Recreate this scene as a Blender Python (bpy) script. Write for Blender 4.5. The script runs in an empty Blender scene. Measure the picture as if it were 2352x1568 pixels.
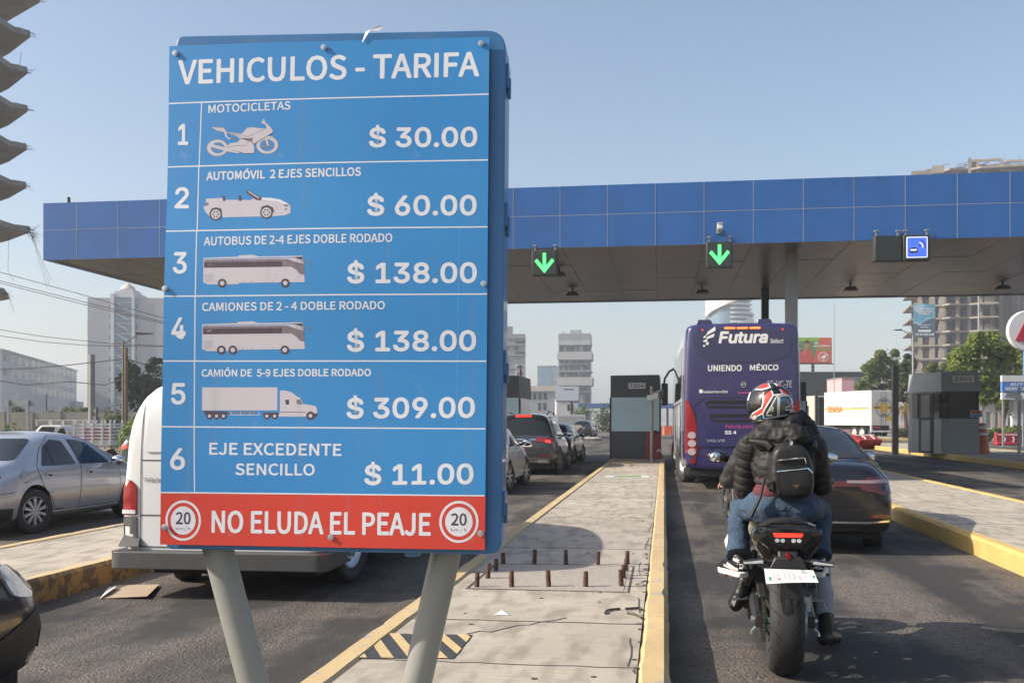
import bpy, bmesh, math, random
import numpy as np
from mathutils import Vector, Matrix, noise
from mathutils.bvhtree import BVHTree

C = bpy.context
S = C.scene
R = math.radians
random.seed(7)
rnd = random.uniform

# ---------------------------------------------------------------- camera
F, CAMZ, HOR = 2400.0, 1.5, 968.0
TH = math.atan(349 / F)
cs, sn = math.cos(TH), math.sin(TH)
cam = bpy.data.cameras.new('camera')
camo = bpy.data.objects.new('camera', cam)
S.collection.objects.link(camo)
camo.location = (0, 0, CAMZ)
camo.rotation_euler = (R(90), 0, TH)
cam.sensor_width = 36
cam.lens = F / 2352 * 36
cam.shift_y = (HOR - 784) / 2352
cam.clip_end = 6000
cam.dof.use_dof = True
cam.dof.focus_distance = 4.6
cam.dof.aperture_fstop = 16
S.camera = camo

# ---------------------------------------------------------------- light
SUN_EL, SUN_AZ = 33.0, 17.0          # the light travels 17 degrees off +X towards +Y
w = bpy.data.worlds.new('World')
S.world = w
w.use_nodes = True
nt = w.node_tree
nt.nodes.clear()
sky = nt.nodes.new('ShaderNodeTexSky')
sky.sky_type = 'NISHITA'
sky.sun_disc = False
sky.sun_elevation = R(SUN_EL)
sky.sun_rotation = R(-90 - SUN_AZ)
sky.altitude = 0
sky.air_density = 1.0
sky.dust_density = 2.9
sky.ozone_density = 1.0
bg = nt.nodes.new('ShaderNodeBackground')
bg.inputs[1].default_value = 0.135
wo = nt.nodes.new('ShaderNodeOutputWorld')
nt.links.new(sky.outputs[0], bg.inputs[0])
nt.links.new(bg.outputs[0], wo.inputs[0])
sl = bpy.data.lights.new('sun', 'SUN')
sl.energy = 5.0
sl.angle = R(0.55)
sl.color = (1.0, 0.91, 0.79)
so = bpy.data.objects.new('sun', sl)
S.collection.objects.link(so)
t = Vector((math.cos(R(SUN_EL)) * math.cos(R(SUN_AZ)), math.cos(R(SUN_EL)) * math.sin(R(SUN_AZ)), -math.sin(R(SUN_EL))))
so.rotation_euler = t.to_track_quat('-Z', 'Y').to_euler()
S.view_settings.view_transform = 'Standard'
S.view_settings.look = 'None'
S.view_settings.exposure = 0.5
S.view_settings.gamma = 1
S.view_settings.use_curve_mapping = False
S.cycles.use_denoising = True
S.cycles.max_bounces = 6
S.cycles.volume_bounces = 1
S.cycles.caustics_reflective = False
S.cycles.caustics_refractive = False


# ---------------------------------------------------------------- measured places: a point of the photo at a distance
def P(u, v, d):
    xc = (u - 1176) / F * d
    return Vector((xc * cs - d * sn, xc * sn + d * cs, CAMZ - (v - HOR) / F * d))


def G(u, v, z=0.0):
    return P(u, v, (CAMZ - z) * F / (v - HOR))


# ---------------------------------------------------------------- objects
def tag(o, label=None, cat=None, group=None, kind=None):
    if label: o['label'] = label
    if cat: o['category'] = cat
    if group: o['group'] = group
    if kind: o['kind'] = kind
    return o


def empty(name, loc=(0, 0, 0), rz=0.0, label=None, cat=None, group=None):
    o = bpy.data.objects.new(name, None)
    S.collection.objects.link(o)
    o.location = loc
    o.rotation_euler = (0, 0, rz)
    o.empty_display_size = 0.2
    return tag(o, label, cat, group)


def copy_tree(o, parent=None):
    c = o.copy()
    S.collection.objects.link(c)
    c.parent = parent
    for ch in list(o.children):
        copy_tree(ch, c)
    return c


def link(name, me, mats, parent=None, smooth=35, bevel=0.0, seg=2):
    o = bpy.data.objects.new(name, me)
    S.collection.objects.link(o)
    if not me.materials:
        for m in (mats if isinstance(mats, (list, tuple)) else [mats]):
            me.materials.append(m)
    if smooth:
        me.polygons.foreach_set('use_smooth', [True] * len(me.polygons))
        if smooth < 180:
            me.set_sharp_from_angle(angle=R(smooth))
    if bevel:
        b = o.modifiers.new('bevel', 'BEVEL')
        b.width = bevel
        b.segments = seg
        b.limit_method = 'ANGLE'
        b.angle_limit = R(40)
        b.harden_normals = False
    o.parent = parent
    return o


def evaluated(o):
    dg = C.evaluated_depsgraph_get()
    return bpy.data.meshes.new_from_object(o.evaluated_get(dg))


def rpoly(pts, r, n=4):
    out = []
    k = len(pts)
    for i in range(k):
        p = Vector(pts[i]); a = Vector(pts[i - 1]) - p; b = Vector(pts[(i + 1) % k]) - p
        rr = r[i] if isinstance(r, (list, tuple)) else r
        rr = min(rr, a.length * .48, b.length * .48)
        if rr < 1e-5:
            out.append(tuple(p)); continue
        a = p + a.normalized() * rr; b = p + b.normalized() * rr
        for j in range(n + 1):
            q = j / n
            out.append(tuple(a * (1 - q) ** 2 + p * 2 * q * (1 - q) + b * q * q))
    return out


def rrect(x0, x1, z0, z1, r=.02, n=4):
    return rpoly([(x0, z0), (x1, z0), (x1, z1), (x0, z1)], r, n)


def circ(x, z, r, n=24, rz=None):
    return [(x + r * math.cos(i * math.tau / n), z + (rz or r) * math.sin(i * math.tau / n)) for i in range(n)]


def strip(pts, wd):
    """a polyline as a closed band of width wd"""
    L, Rr = [], []
    pts = [Vector(p) for p in pts]
    for i, p in enumerate(pts):
        d = (pts[min(i + 1, len(pts) - 1)] - pts[max(i - 1, 0)]).normalized()
        nrm = Vector((-d.y, d.x)) * wd / 2
        L.append(tuple(p + nrm)); Rr.append(tuple(p - nrm))
    return L + Rr[::-1]


_tc = {}
FONTS = {}
try:
    import os
    for _k, _f in (('inter', 'Inter.woff2'), ('noto', 'Noto Sans CJK Regular.woff2')):
        FONTS[_k] = bpy.data.fonts.load(os.path.join(bpy.utils.system_resource('DATAFILES', path='fonts'), _f))
except Exception:
    pass


def text2d(s, alt=False, shear=0.0, sp=1.0):
    """outline of a text, scaled to a unit box"""
    k = (s, shear, sp, alt)
    if k not in _tc:
        cu = bpy.data.curves.new('t', 'FONT')
        cu.body = s
        f_ = FONTS.get('inter' if alt else 'noto')
        if f_: cu.font = f_
        cu.shear = shear; cu.space_character = sp; cu.resolution_u = 3
        o = bpy.data.objects.new('t', cu)
        S.collection.objects.link(o)
        me = evaluated(o)
        vs = [(v.co.x, v.co.y) for v in me.vertices]
        fs = [tuple(p.vertices) for p in me.polygons]
        bpy.data.objects.remove(o); bpy.data.curves.remove(cu); bpy.data.meshes.remove(me)
        xs = [v[0] for v in vs]; ys = [v[1] for v in vs]
        x0, x1, y0, y1 = min(xs), max(xs), min(ys), max(ys)
        _tc[k] = ([((x - x0) / (x1 - x0), (y - y0) / (y1 - y0)) for x, y in vs], fs)
    return _tc[k]


def fat(vs, asp, bold):
    """the letters thickened by overlaid shifted copies; asp = width / height"""
    if not bold: return [(vs, 0)]
    dx, dy = bold / asp, bold
    out = []
    for k, (ox, oy) in enumerate([(0, 0), (1, 0), (-1, 0), (0, 1), (0, -1), (.7, .7), (-.7, .7), (.7, -.7), (-.7, -.7)]):
        out.append(([(dx + a * (1 - 2 * dx) + ox * dx, dy + b * (1 - 2 * dy) + oy * dy) for a, b in vs], k))
    return out


class MB:
    """collects shapes, then links them as ONE mesh object"""
    def __init__(s): s.v = []; s.f = []; s.m = []

    def add(s, vs, fs, m=0):
        o = len(s.v)
        s.v += [tuple(v) for v in vs]
        s.f += [tuple(i + o for i in f) for f in fs]
        s.m += [m] * len(fs)
        return s

    def box(s, x0, x1, y0, y1, z0, z1, m=0):
        return s.hexa([(x0, y0, z0), (x1, y0, z0), (x1, y1, z0), (x0, y1, z0), (x0, y0, z1), (x1, y0, z1), (x1, y1, z1), (x0, y1, z1)], m)

    def hexa(s, p, m=0):
        return s.add(p, [(3, 2, 1, 0), (4, 5, 6, 7), (0, 1, 5, 4), (1, 2, 6, 5), (2, 3, 7, 6), (3, 0, 4, 7)], m)

    def prism(s, poly, a, b, ax='y', m=0, caps=True):
        n = len(poly)
        f3 = {'y': lambda p, c: (p[0], c, p[1]), 'x': lambda p, c: (c, p[0], p[1]), 'z': lambda p, c: (p[0], p[1], c)}[ax]
        vs = [f3(p, a) for p in poly] + [f3(p, b) for p in poly]
        fs = [(i, (i + 1) % n, n + (i + 1) % n, n + i) for i in range(n)]
        if caps: fs += [tuple(range(n))[::-1], tuple(range(n, 2 * n))]
        return s.add(vs, fs, m)

    def flat(s, poly, c, ax='y', m=0):
        f3 = {'y': lambda p: (p[0], c, p[1]), 'x': lambda p: (c, p[0], p[1]), 'z': lambda p: (p[0], p[1], c)}[ax]
        return s.add([f3(p) for p in poly], [tuple(range(len(poly)))], m)

    def tube(s, pts, r, n=10, m=0, caps=True):
        pts = [Vector(p) for p in pts]
        k = len(pts)
        rr = r if isinstance(r, (list, tuple)) else [r] * k
        up = None
        vs = []
        for i, p in enumerate(pts):
            d = (pts[min(i + 1, k - 1)] - pts[max(i - 1, 0)]).normalized()
            if up is None:
                up = d.orthogonal().normalized()
            else:
                up = (up - d * up.dot(d)).normalized()
            q = d.cross(up)
            for j in range(n):
                a = j * math.tau / n
                vs.append(p + (up * math.cos(a) + q * math.sin(a)) * rr[i])
        fs = [(i * n + j, i * n + (j + 1) % n, (i + 1) * n + (j + 1) % n, (i + 1) * n + j) for i in range(k - 1) for j in range(n)]
        if caps: fs += [tuple(range(n))[::-1], tuple(range((k - 1) * n, k * n))]
        return s.add(vs, fs, m)

    def lathe(s, prof, c=(0, 0, 0), ax='z', n=32, m=0):
        k = len(prof)
        vs = []
        for j in range(n):
            a = j * math.tau / n
            ca, sa = math.cos(a), math.sin(a)
            for r, h in prof:
                q = {'z': (r * ca, r * sa, h), 'x': (h, r * ca, r * sa), 'y': (r * sa, h, r * ca)}[ax]
                vs.append((q[0] + c[0], q[1] + c[1], q[2] + c[2]))
        fs = [(j * k + i, ((j + 1) % n) * k + i, ((j + 1) % n) * k + i + 1, j * k + i + 1) for j in range(n) for i in range(k - 1)]
        return s.add(vs, fs, m)

    def ell(s, c, r, n=16, m=0, M=None):
        vs, fs = [], []
        h = n // 2
        for i in range(h + 1):
            a = math.pi * i / h
            for j in range(n):
                b = math.tau * j / n
                q = Vector((r[0] * math.sin(a) * math.cos(b), r[1] * math.sin(a) * math.sin(b), r[2] * math.cos(a)))
                if M: q = M @ q
                vs.append(q + Vector(c))
        fs = [(i * n + j, (i + 1) * n + j, (i + 1) * n + (j + 1) % n, i * n + (j + 1) % n) for i in range(h) for j in range(n)]
        return s.add(vs, fs, m)

    def cap(s, p0, p1, r0, r1=None, n=12, m=0, flat=1.0):
        """a tapered limb with round ends"""
        p0, p1 = Vector(p0), Vector(p1)
        r1 = r0 if r1 is None else r1
        d = (p1 - p0)
        L = d.length
        d = d.normalized() if L > 1e-6 else Vector((0, 0, 1))
        pr = [(p0 - d * r0 * math.cos(a), r0 * math.sin(a)) for a in (0.15, .6, 1.1)] + [(p0, r0), (p1, r1)] + [(p1 + d * r1 * math.cos(a), r1 * math.sin(a)) for a in (1.1, .6, .15)]
        return s.tube([q[0] for q in pr], [q[1] for q in pr], n, m)

    def text(s, txt, x0, x1, z0, z1, fn, m=0, bold=0.0, asp=None, **kw):
        vs, fs = text2d(txt, **kw)
        for vv, k in fat(vs, asp or abs((x1 - x0) / (z1 - z0)), bold):
            s.add([fn(x0 + a * (x1 - x0), z0 + b * (z1 - z0), k) for a, b in vv], fs, m)
        return s

    def decal(s, bvh, poly, d, m=0, eps=.004, cell=.09, skirt=True, faces=None):
        """a flat outline laid onto a curved body along direction d (an axis), as a raised skin"""
        d = Vector(d)
        ax = max(range(3), key=lambda i: abs(d[i]))
        ia, ib = [(1, 2), (0, 2), (0, 1)][ax]
        bm = bmesh.new()
        vv = [bm.verts.new((p[0], p[1], 0)) for p in poly]
        for f in (faces or [tuple(range(len(poly)))]):
            try: bm.faces.new([vv[i] for i in f])
            except ValueError: pass
        if cell:
            for k in (0, 1):
                lo = min(p[k] for p in poly); hi = max(p[k] for p in poly)
                c = math.floor(lo / cell) * cell + cell
                while c < hi - 1e-4:
                    no = Vector((1, 0, 0)) if k == 0 else Vector((0, 1, 0))
                    bmesh.ops.bisect_plane(bm, geom=bm.verts[:] + bm.edges[:] + bm.faces[:], plane_co=no * c, plane_no=no, dist=1e-5)
                    c += cell
        bmesh.ops.triangulate(bm, faces=bm.faces[:])
        bm.verts.ensure_lookup_table(); bm.verts.index_update()
        vs, ns = [], []
        last = 0.0
        for v in bm.verts:
            o = Vector((0, 0, 0)); o[ia] = v.co.x; o[ib] = v.co.y
            q = o - d * 60
            hit = bvh.ray_cast(q, d)
            if hit[0] is None:
                o[ax] = last
                hit = bvh.find_nearest(o)
            last = hit[0][ax]
            nn = hit[1] if hit[1].dot(d) < 0 else -hit[1]
            vs.append(hit[0] + nn * eps); ns.append(nn)
        fs = []
        for f in bm.faces:
            ids = [v.index for v in f.verts]
            nf = (vs[ids[1]] - vs[ids[0]]).cross(vs[ids[2]] - vs[ids[0]])
            fs.append(tuple(ids) if nf.dot(d) < 0 else tuple(ids[::-1]))
        s.add(vs, fs, m)
        if skirt:
            es = [e for e in bm.edges if len(e.link_faces) == 1]
            for e in es:
                a, b = e.verts[0].index, e.verts[1].index
                s.add([vs[a], vs[b], vs[b] - ns[b] * (eps + .004), vs[a] - ns[a] * (eps + .004)], [(0, 1, 2, 3)], m)
        bm.free()
        return s

    def dtext(s, bvh, txt, x0, x1, z0, z1, d, m=0, eps=.006, mirror=False, bold=0.0, **kw):
        vs, fs = text2d(txt, **kw)
        for vv, k in fat(vs, abs((x1 - x0) / (z1 - z0)), bold):
            poly = [((x1 - a * (x1 - x0)) if mirror else (x0 + a * (x1 - x0)), z0 + b * (z1 - z0)) for a, b in vv]
            s.decal(bvh, poly, d, m, eps + k * .0002, cell=0, skirt=False, faces=fs)
        return s

    def mesh(s, name='mesh', fix=False):
        me = bpy.data.meshes.new(name)
        me.from_pydata(s.v, [], s.f)
        me.polygons.foreach_set('material_index', s.m)
        if fix:
            bm = bmesh.new(); bm.from_mesh(me)
            bmesh.ops.recalc_face_normals(bm, faces=bm.faces[:])
            bm.to_mesh(me); bm.free()
        me.update()
        return me

    def build(s, name, mats, parent=None, smooth=35, bevel=0.0, fix=True, seg=2):
        me = s.mesh(name, fix)
        return link(name, me, mats, parent, smooth, bevel, seg)

    def bvh(s):
        return BVHTree.FromPolygons([Vector(v) for v in s.v], s.f)


def blob(mb, voxel=.012, smooth=4):
    """melts the collected limbs into one continuous skin"""
    o = bpy.data.objects.new('blob', mb.mesh('blob', True))
    S.collection.objects.link(o)
    m = o.modifiers.new('r', 'REMESH'); m.mode = 'VOXEL'; m.voxel_size = voxel
    if smooth:
        q = o.modifiers.new('s', 'SMOOTH'); q.factor = .5; q.iterations = smooth
    me = evaluated(o)
    old = o.data
    bpy.data.objects.remove(o); bpy.data.meshes.remove(old)
    return me


def displace(me, fn):
    nr = [v.normal.copy() for v in me.vertices]
    for v, n_ in zip(me.vertices, nr):
        v.co = v.co + n_ * fn(v.co, n_)
    me.update()


def bvh_of(me):
    return BVHTree.FromPolygons([v.co for v in me.vertices], [tuple(p.vertices) for p in me.polygons])


# ---------------------------------------------------------------- materials
def nodes(name):
    m = bpy.data.materials.new(name)
    m.use_nodes = True
    n = m.node_tree
    b = n.nodes['Principled BSDF']
    return m, n, b


def tex(n, kind, scale=5, detail=3, rough=.5, vec=None, stretch=None):
    tc = n.nodes.new('ShaderNodeTexCoord')
    src = tc.outputs['Object']
    if stretch:
        mp = n.nodes.new('ShaderNodeMapping'); mp.inputs['Scale'].default_value = stretch
        n.links.new(src, mp.inputs[0]); src = mp.outputs[0]
    t_ = n.nodes.new(kind)
    t_.inputs['Scale'].default_value = scale
    if 'Detail' in t_.inputs: t_.inputs['Detail'].default_value = detail
    if 'Roughness' in t_.inputs and kind != 'ShaderNodeTexVoronoi': t_.inputs['Roughness'].default_value = rough
    n.links.new(src, t_.inputs['Vector'])
    return t_


def ramp(n, src, stops):
    r = n.nodes.new('ShaderNodeValToRGB')
    e = r.color_ramp.elements
    while len(e) < len(stops): e.new(.5)
    for q, (p, c) in zip(e, stops):
        q.position = p
        q.color = (c, c, c, 1) if not isinstance(c, (tuple, list)) else (*c[:3], 1)
    n.links.new(src, r.inputs[0])
    return r.outputs[0]


def mixc(n, fac, a, b, mode='MIX'):
    x = n.nodes.new('ShaderNodeMix'); x.data_type = 'RGBA'; x.blend_type = mode
    for sock, val in ((x.inputs[0], fac), (x.inputs[6], a), (x.inputs[7], b)):
        if hasattr(val, 'is_linked') or hasattr(val, 'links'): n.links.new(val, sock)
        elif isinstance(val, (int, float)): sock.default_value = val
        else: sock.default_value = (*val[:3], 1)
    return x.outputs[2]


def bump(n, b, h, strength=.3, dist=.01):
    u_ = n.nodes.new('ShaderNodeBump')
    u_.inputs['Strength'].default_value = strength
    u_.inputs['Distance'].default_value = dist
    n.links.new(h, u_.inputs['Height'])
    n.links.new(u_.outputs[0], b.inputs['Normal'])


def mat(name, col, rough=.5, metal=0.0, coat=0.0, var=.12, vs=4.0, bmp=0.0, bs=40.0, spec=.5, emit=None, es=1.0, stretch=None, dirt=None, dirt_amt=.5, ds=2.0):
    m, n, b = nodes(name)
    b.inputs['Roughness'].default_value = rough
    b.inputs['Metallic'].default_value = metal
    b.inputs['Coat Weight'].default_value = coat
    b.inputs['Coat Roughness'].default_value = .05
    b.inputs['Specular IOR Level'].default_value = spec
    c = (*col[:3],)
    if var:
        t_ = tex(n, 'ShaderNodeTexNoise', vs, 4, .6, stretch=stretch)
        out = mixc(n, ramp(n, t_.outputs[0], [(.3, 0.0), (.7, 1.0)]), [x * (1 - var) for x in c], [min(1, x * (1 + var)) for x in c])
        if dirt:
            t2 = tex(n, 'ShaderNodeTexNoise', ds, 6, .7)
            f = ramp(n, t2.outputs[0], [(.48, 0.0), (.75, dirt_amt)])
            out = mixc(n, f, out, dirt)
        n.links.new(out, b.inputs['Base Color'])
    else:
        b.inputs['Base Color'].default_value = (*c, 1)
    if bmp:
        t3 = tex(n, 'ShaderNodeTexNoise', bs, 4, .6, stretch=stretch)
        bump(n, b, t3.outputs[0], bmp)
    if emit:
        b.inputs['Emission Color'].default_value = (*emit, 1)
        b.inputs['Emission Strength'].default_value = es
    return m


def paint(name, col, metal=0.0, rough=.35, dirt=(.25, .22, .18), da=.18):
    return mat(name, col, rough, metal, 1.0 if rough < .5 else .2, .05, 2.0, dirt=dirt, dirt_amt=da, ds=1.5)


M = {}
M['black'] = mat('black_plastic', (.018, .018, .019), .5, var=.2, vs=10)
M['black_gloss'] = mat('black_gloss', (.01, .01, .011), .12, coat=.6, var=.1)
M['rubber'] = mat('tyre_rubber', (.022, .022, .023), .75, var=.25, vs=15, bmp=.1, bs=120)
M['glass'] = mat('dark_glass', (.012, .015, .017), .03, var=.0, spec=.6)
M['glass2'] = mat('tinted_glass', (.03, .038, .042), .04, var=.3, vs=1.5, spec=.6)
M['chrome'] = mat('chrome', (.72, .73, .75), .15, 1.0, var=.03)
M['steel'] = mat('grey_steel', (.33, .34, .35), .42, .6, var=.1, vs=8)
M['alu'] = mat('aluminium', (.55, .56, .58), .32, .9, var=.08)
M['dark_metal'] = mat('dark_metal', (.05, .05, .052), .4, .6, var=.2, vs=12)
M['red_lens'] = mat('red_lens', (.24, .008, .01), .12, coat=.8, var=.1)
M['red_lit'] = mat('red_lamp_lit', (.8, .05, .03), .2, emit=(1, .035, .02), es=1.0, var=0)
M['amber_lit'] = mat('amber_lamp_lit', (.9, .3, .05), .2, emit=(1, .1, .03), es=1.7, var=0)
M['amber'] = mat('amber_lens', (.7, .25, .02), .2, coat=.5, var=0)
M['clear'] = mat('clear_lens', (.6, .62, .64), .08, .2, coat=1.0, var=.2, vs=30)
M['white'] = mat('white_paint', (.66, .66, .655), .4, var=.04, dirt=(.45, .4, .34), dirt_amt=.25)
M['white_text'] = mat('white_letters', (.78, .78, .76), .45, var=.03)
M['plate'] = mat('number_plate', (.7, .7, .68), .4, var=.1, vs=20)
M['under'] = mat('underbody', (.012, .012, .012), .8, var=.2)
M['grey_plastic'] = mat('grey_bumper_plastic', (.055, .057, .059), .55, var=.15, vs=6, bmp=.06, bs=60)
M['concrete_grey'] = mat('raw_concrete', (.26, .25, .23), .85, var=.2, vs=.6, bmp=.1, bs=8)
M['galv'] = mat('galvanised_steel', (.3, .31, .32), .45, .4, var=.15, vs=6)
M['navy_text'] = mat('navy_letters', (.03, .05, .2), .5, var=0)
M['black_text'] = mat('black_letters', (.02, .02, .022), .5, var=0)

# ================================================================ ground, road, islands
def m_asphalt():
    m, n, b = nodes('asphalt')
    b.inputs['Roughness'].default_value = .82
    b.inputs['Specular IOR Level'].default_value = .35
    band = tex(n, 'ShaderNodeTexNoise', 1.1, 4, .6, stretch=(1.0, .16, 1))
    patch = tex(n, 'ShaderNodeTexNoise', .55, 5, .65)
    fine = tex(n, 'ShaderNodeTexNoise', 75, 3, .7)
    stone = tex(n, 'ShaderNodeTexVoronoi', 46)
    speck = tex(n, 'ShaderNodeTexVoronoi', 24)
    coarse = ramp(n, mixc(n, .45, band.outputs[0], patch.outputs[0]), [(.46, 0.0), (.55, 1.0)])
    base = mixc(n, ramp(n, fine.outputs[0], [(.3, 0.0), (.7, 1.0)]), (.026, .025, .025), (.062, .058, .055))
    st = mixc(n, ramp(n, stone.outputs['Color'], [(.35, 0.0), (.9, 1.0)]), (.028, .026, .024), (.2, .17, .14))
    col = mixc(n, coarse, base, mixc(n, .75, base, st))
    sp = ramp(n, speck.outputs['Distance'], [(.06, 1.0), (.11, 0.0)])
    spm = n.nodes.new('ShaderNodeMath'); spm.operation = 'MULTIPLY'
    n.links.new(sp, spm.inputs[0])
    n.links.new(ramp(n, speck.outputs['Color'], [(.8, 0.0), (.9, .5)]), spm.inputs[1])
    col = mixc(n, spm.outputs[0], col, (.3, .27, .23))
    # where wheels polish the lanes, where dust settles along the kerbs
    tc = n.nodes.new('ShaderNodeTexCoord'); sx = n.nodes.new('ShaderNodeSeparateXYZ'); n.links.new(tc.outputs['Object'], sx.inputs[0])
    wob = tex(n, 'ShaderNodeTexNoise', 1.6, 6, .7, stretch=(1.4, .5, 1))
    ad = n.nodes.new('ShaderNodeMath'); ad.operation = 'MULTIPLY_ADD'; n.links.new(wob.outputs[0], ad.inputs[0]); ad.inputs[1].default_value = .7; n.links.new(sx.outputs[0], ad.inputs[2])
    mr = n.nodes.new('ShaderNodeMapRange'); mr.inputs['From Min'].default_value = -12 + .35; mr.inputs['From Max'].default_value = 14 + .35; n.links.new(ad.outputs[0], mr.inputs[0])
    q = lambda x: (x + 12) / 26
    dust = ramp(n, mr.outputs[0], [(q(-5.1), .75), (q(-4.75), 0.0), (q(-2.15), 0.0), (q(-1.85), .8), (q(.03), .8), (q(.32), 0.0), (q(3.05), 0.0), (q(3.4), .9), (q(5.85), .7), (q(6.2), 0.0)])
    dn = n.nodes.new('ShaderNodeMath'); dn.operation = 'MULTIPLY'; n.links.new(dust, dn.inputs[0]); n.links.new(ramp(n, wob.outputs[0], [(.3, .2), (.65, 1.0)]), dn.inputs[1])
    trk = ramp(n, mr.outputs[0], [(q(-4.7), 0.0), (q(-4.3), .6), (q(-3.95), 0.0), (q(-3.3), 0.0), (q(-2.9), .6), (q(-2.55), 0.0), (q(.55), 0.0), (q(.95), .5), (q(1.3), 0.0), (q(2.0), 0.0), (q(2.4), .5), (q(2.8), 0.0)])
    tn = n.nodes.new('ShaderNodeMath'); tn.operation = 'MULTIPLY'; n.links.new(trk, tn.inputs[0]); n.links.new(ramp(n, patch.outputs[0], [(.35, .2), (.6, 1.0)]), tn.inputs[1])
    col = mixc(n, tn.outputs[0], col, (.022, .0215, .021))
    oil = tex(n, 'ShaderNodeTexNoise', 2.4, 5, .6)
    col = mixc(n, ramp(n, oil.outputs[0], [(.66, 0.0), (.72, .6)]), col, (.012, .012, .012))
    col = mixc(n, dn.outputs[0], col, mixc(n, ramp(n, stone.outputs['Color'], [(.3, 0.0), (.8, 1.0)]), (.075, .065, .053), (.15, .128, .1)))
    n.links.new(col, b.inputs['Base Color'])
    h = mixc(n, coarse, fine.outputs[0], stone.outputs['Distance'])
    bump(n, b, h, .8, .014)
    return m


def m_concrete():
    m, n, b = nodes('broomed_concrete')
    b.inputs['Roughness'].default_value = .88
    b.inputs['Specular IOR Level'].default_value = .3
    broom = tex(n, 'ShaderNodeTexNoise', 1.0, 4, .6, stretch=(3, 45, 1))
    blot = tex(n, 'ShaderNodeTexNoise', 1.3, 6, .65)
    rip = tex(n, 'ShaderNodeTexNoise', 1.0, 3, .5, stretch=(7, 2.2, 1))
    fine = tex(n, 'ShaderNodeTexNoise', 160, 3, .7)
    spot = tex(n, 'ShaderNodeTexVoronoi', 7)
    c = mixc(n, ramp(n, blot.outputs[0], [(.3, 0.0), (.72, 1.0)]), (.36, .32, .265), (.48, .43, .355))
    c = mixc(n, ramp(n, broom.outputs[0], [(.5, 0.0), (.75, .5)]), c, (.23, .205, .175))
    c = mixc(n, ramp(n, rip.outputs[0], [(.47, 0.0), (.66, .62)]), c, (.2, .175, .145))
    c = mixc(n, ramp(n, fine.outputs[0], [(.5, 0.0), (.75, .5)]), c, (.18, .16, .135))
    stain = tex(n, 'ShaderNodeTexNoise', .5, 6, .7)
    c = mixc(n, ramp(n, stain.outputs[0], [(.52, 0.0), (.68, .55)]), c, (.21, .19, .165))
    grit = tex(n, 'ShaderNodeTexVoronoi', 38)
    c = mixc(n, ramp(n, grit.outputs['Distance'], [(.1, .55), (.2, 0.0)]), c, (.16, .145, .125))
    c = mixc(n, ramp(n, spot.outputs['Distance'], [(.05, .8), (.085, 0.0)]), c, (.12, .11, .1))
    n.links.new(c, b.inputs['Base Color'])
    h = mixc(n, .5, broom.outputs[0], fine.outputs[0])
    bump(n, b, h, .35, .006)
    return m


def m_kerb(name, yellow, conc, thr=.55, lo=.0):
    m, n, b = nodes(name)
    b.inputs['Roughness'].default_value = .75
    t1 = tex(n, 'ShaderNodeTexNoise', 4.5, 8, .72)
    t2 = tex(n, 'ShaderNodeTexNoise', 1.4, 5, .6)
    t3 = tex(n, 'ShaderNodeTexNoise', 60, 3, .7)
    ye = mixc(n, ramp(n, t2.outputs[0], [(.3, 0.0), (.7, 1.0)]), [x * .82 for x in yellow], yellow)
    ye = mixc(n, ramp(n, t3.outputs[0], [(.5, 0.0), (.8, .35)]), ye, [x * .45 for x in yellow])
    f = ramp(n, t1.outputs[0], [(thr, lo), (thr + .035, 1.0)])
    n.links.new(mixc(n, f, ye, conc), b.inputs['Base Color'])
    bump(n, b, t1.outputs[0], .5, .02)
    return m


M['asphalt'] = m_asphalt()
M['concrete'] = m_concrete()
M['kerb_pale'] = m_kerb('worn_yellow_paint', (.58, .43, .22), (.36, .33, .29), .555)
M['kerb_bright'] = m_kerb('bright_yellow_paint', (.6, .42, .14), (.4, .34, .24), .58)
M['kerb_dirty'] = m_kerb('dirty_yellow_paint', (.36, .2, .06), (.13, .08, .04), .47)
M['earth'] = mat('dusty_ground', (.23, .19, .14), .95, var=.35, vs=.08, bmp=.2, bs=3)
M['joint'] = mat('dark_joint', (.07, .065, .06), .9, var=.3, vs=20)
M['rubble'] = mat('exposed_aggregate', (.34, .3, .26), .95, var=.4, vs=60, bmp=.8, bs=70)
M['hazard_y'] = mat('hazard_yellow', (.55, .41, .2), .6, var=.15, vs=12)
M['hazard_k'] = mat('hazard_black', (.045, .045, .048), .6, var=.25, vs=20)

# one sheet to the horizon; the carriageway falls gently to the left
xs = [-870, -600, -300, -120, -60, -26, -12, 14, 40, 120, 300, 600, 870]
zs = [-.5, -.5, -.5, -.5, -.5, -.5, 0, 0, 0, 0, 0, 0, 0]
g = MB()
ys = [-50, 20, 120, 400, 800, 1280]
for i in range(len(xs) - 1):
    for j in range(len(ys) - 1):
        g.add([(xs[i], ys[j], zs[i] - .012), (xs[i + 1], ys[j], zs[i + 1] - .012), (xs[i + 1], ys[j + 1], zs[i + 1] - .012), (xs[i], ys[j + 1], zs[i] - .012)], [(0, 1, 2, 3)])
tag(g.build('ground', M['earth'], smooth=0), kind='structure')
g = MB()
xs2 = [-34, -26, -12, 0, 14, 30, 60]
zs2 = [-.5, -.5, 0, 0, 0, 0, 0]
for i in range(len(xs2) - 1):
    for y0, y1 in ((-30, 10), (10, 60), (60, 420)):
        g.add([(xs2[i], y0, zs2[i]), (xs2[i + 1], y0, zs2[i + 1]), (xs2[i + 1], y1, zs2[i + 1]), (xs2[i], y1, zs2[i])], [(0, 1, 2, 3)])
tag(g.build('road', M['asphalt'], smooth=0), kind='structure')


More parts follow.
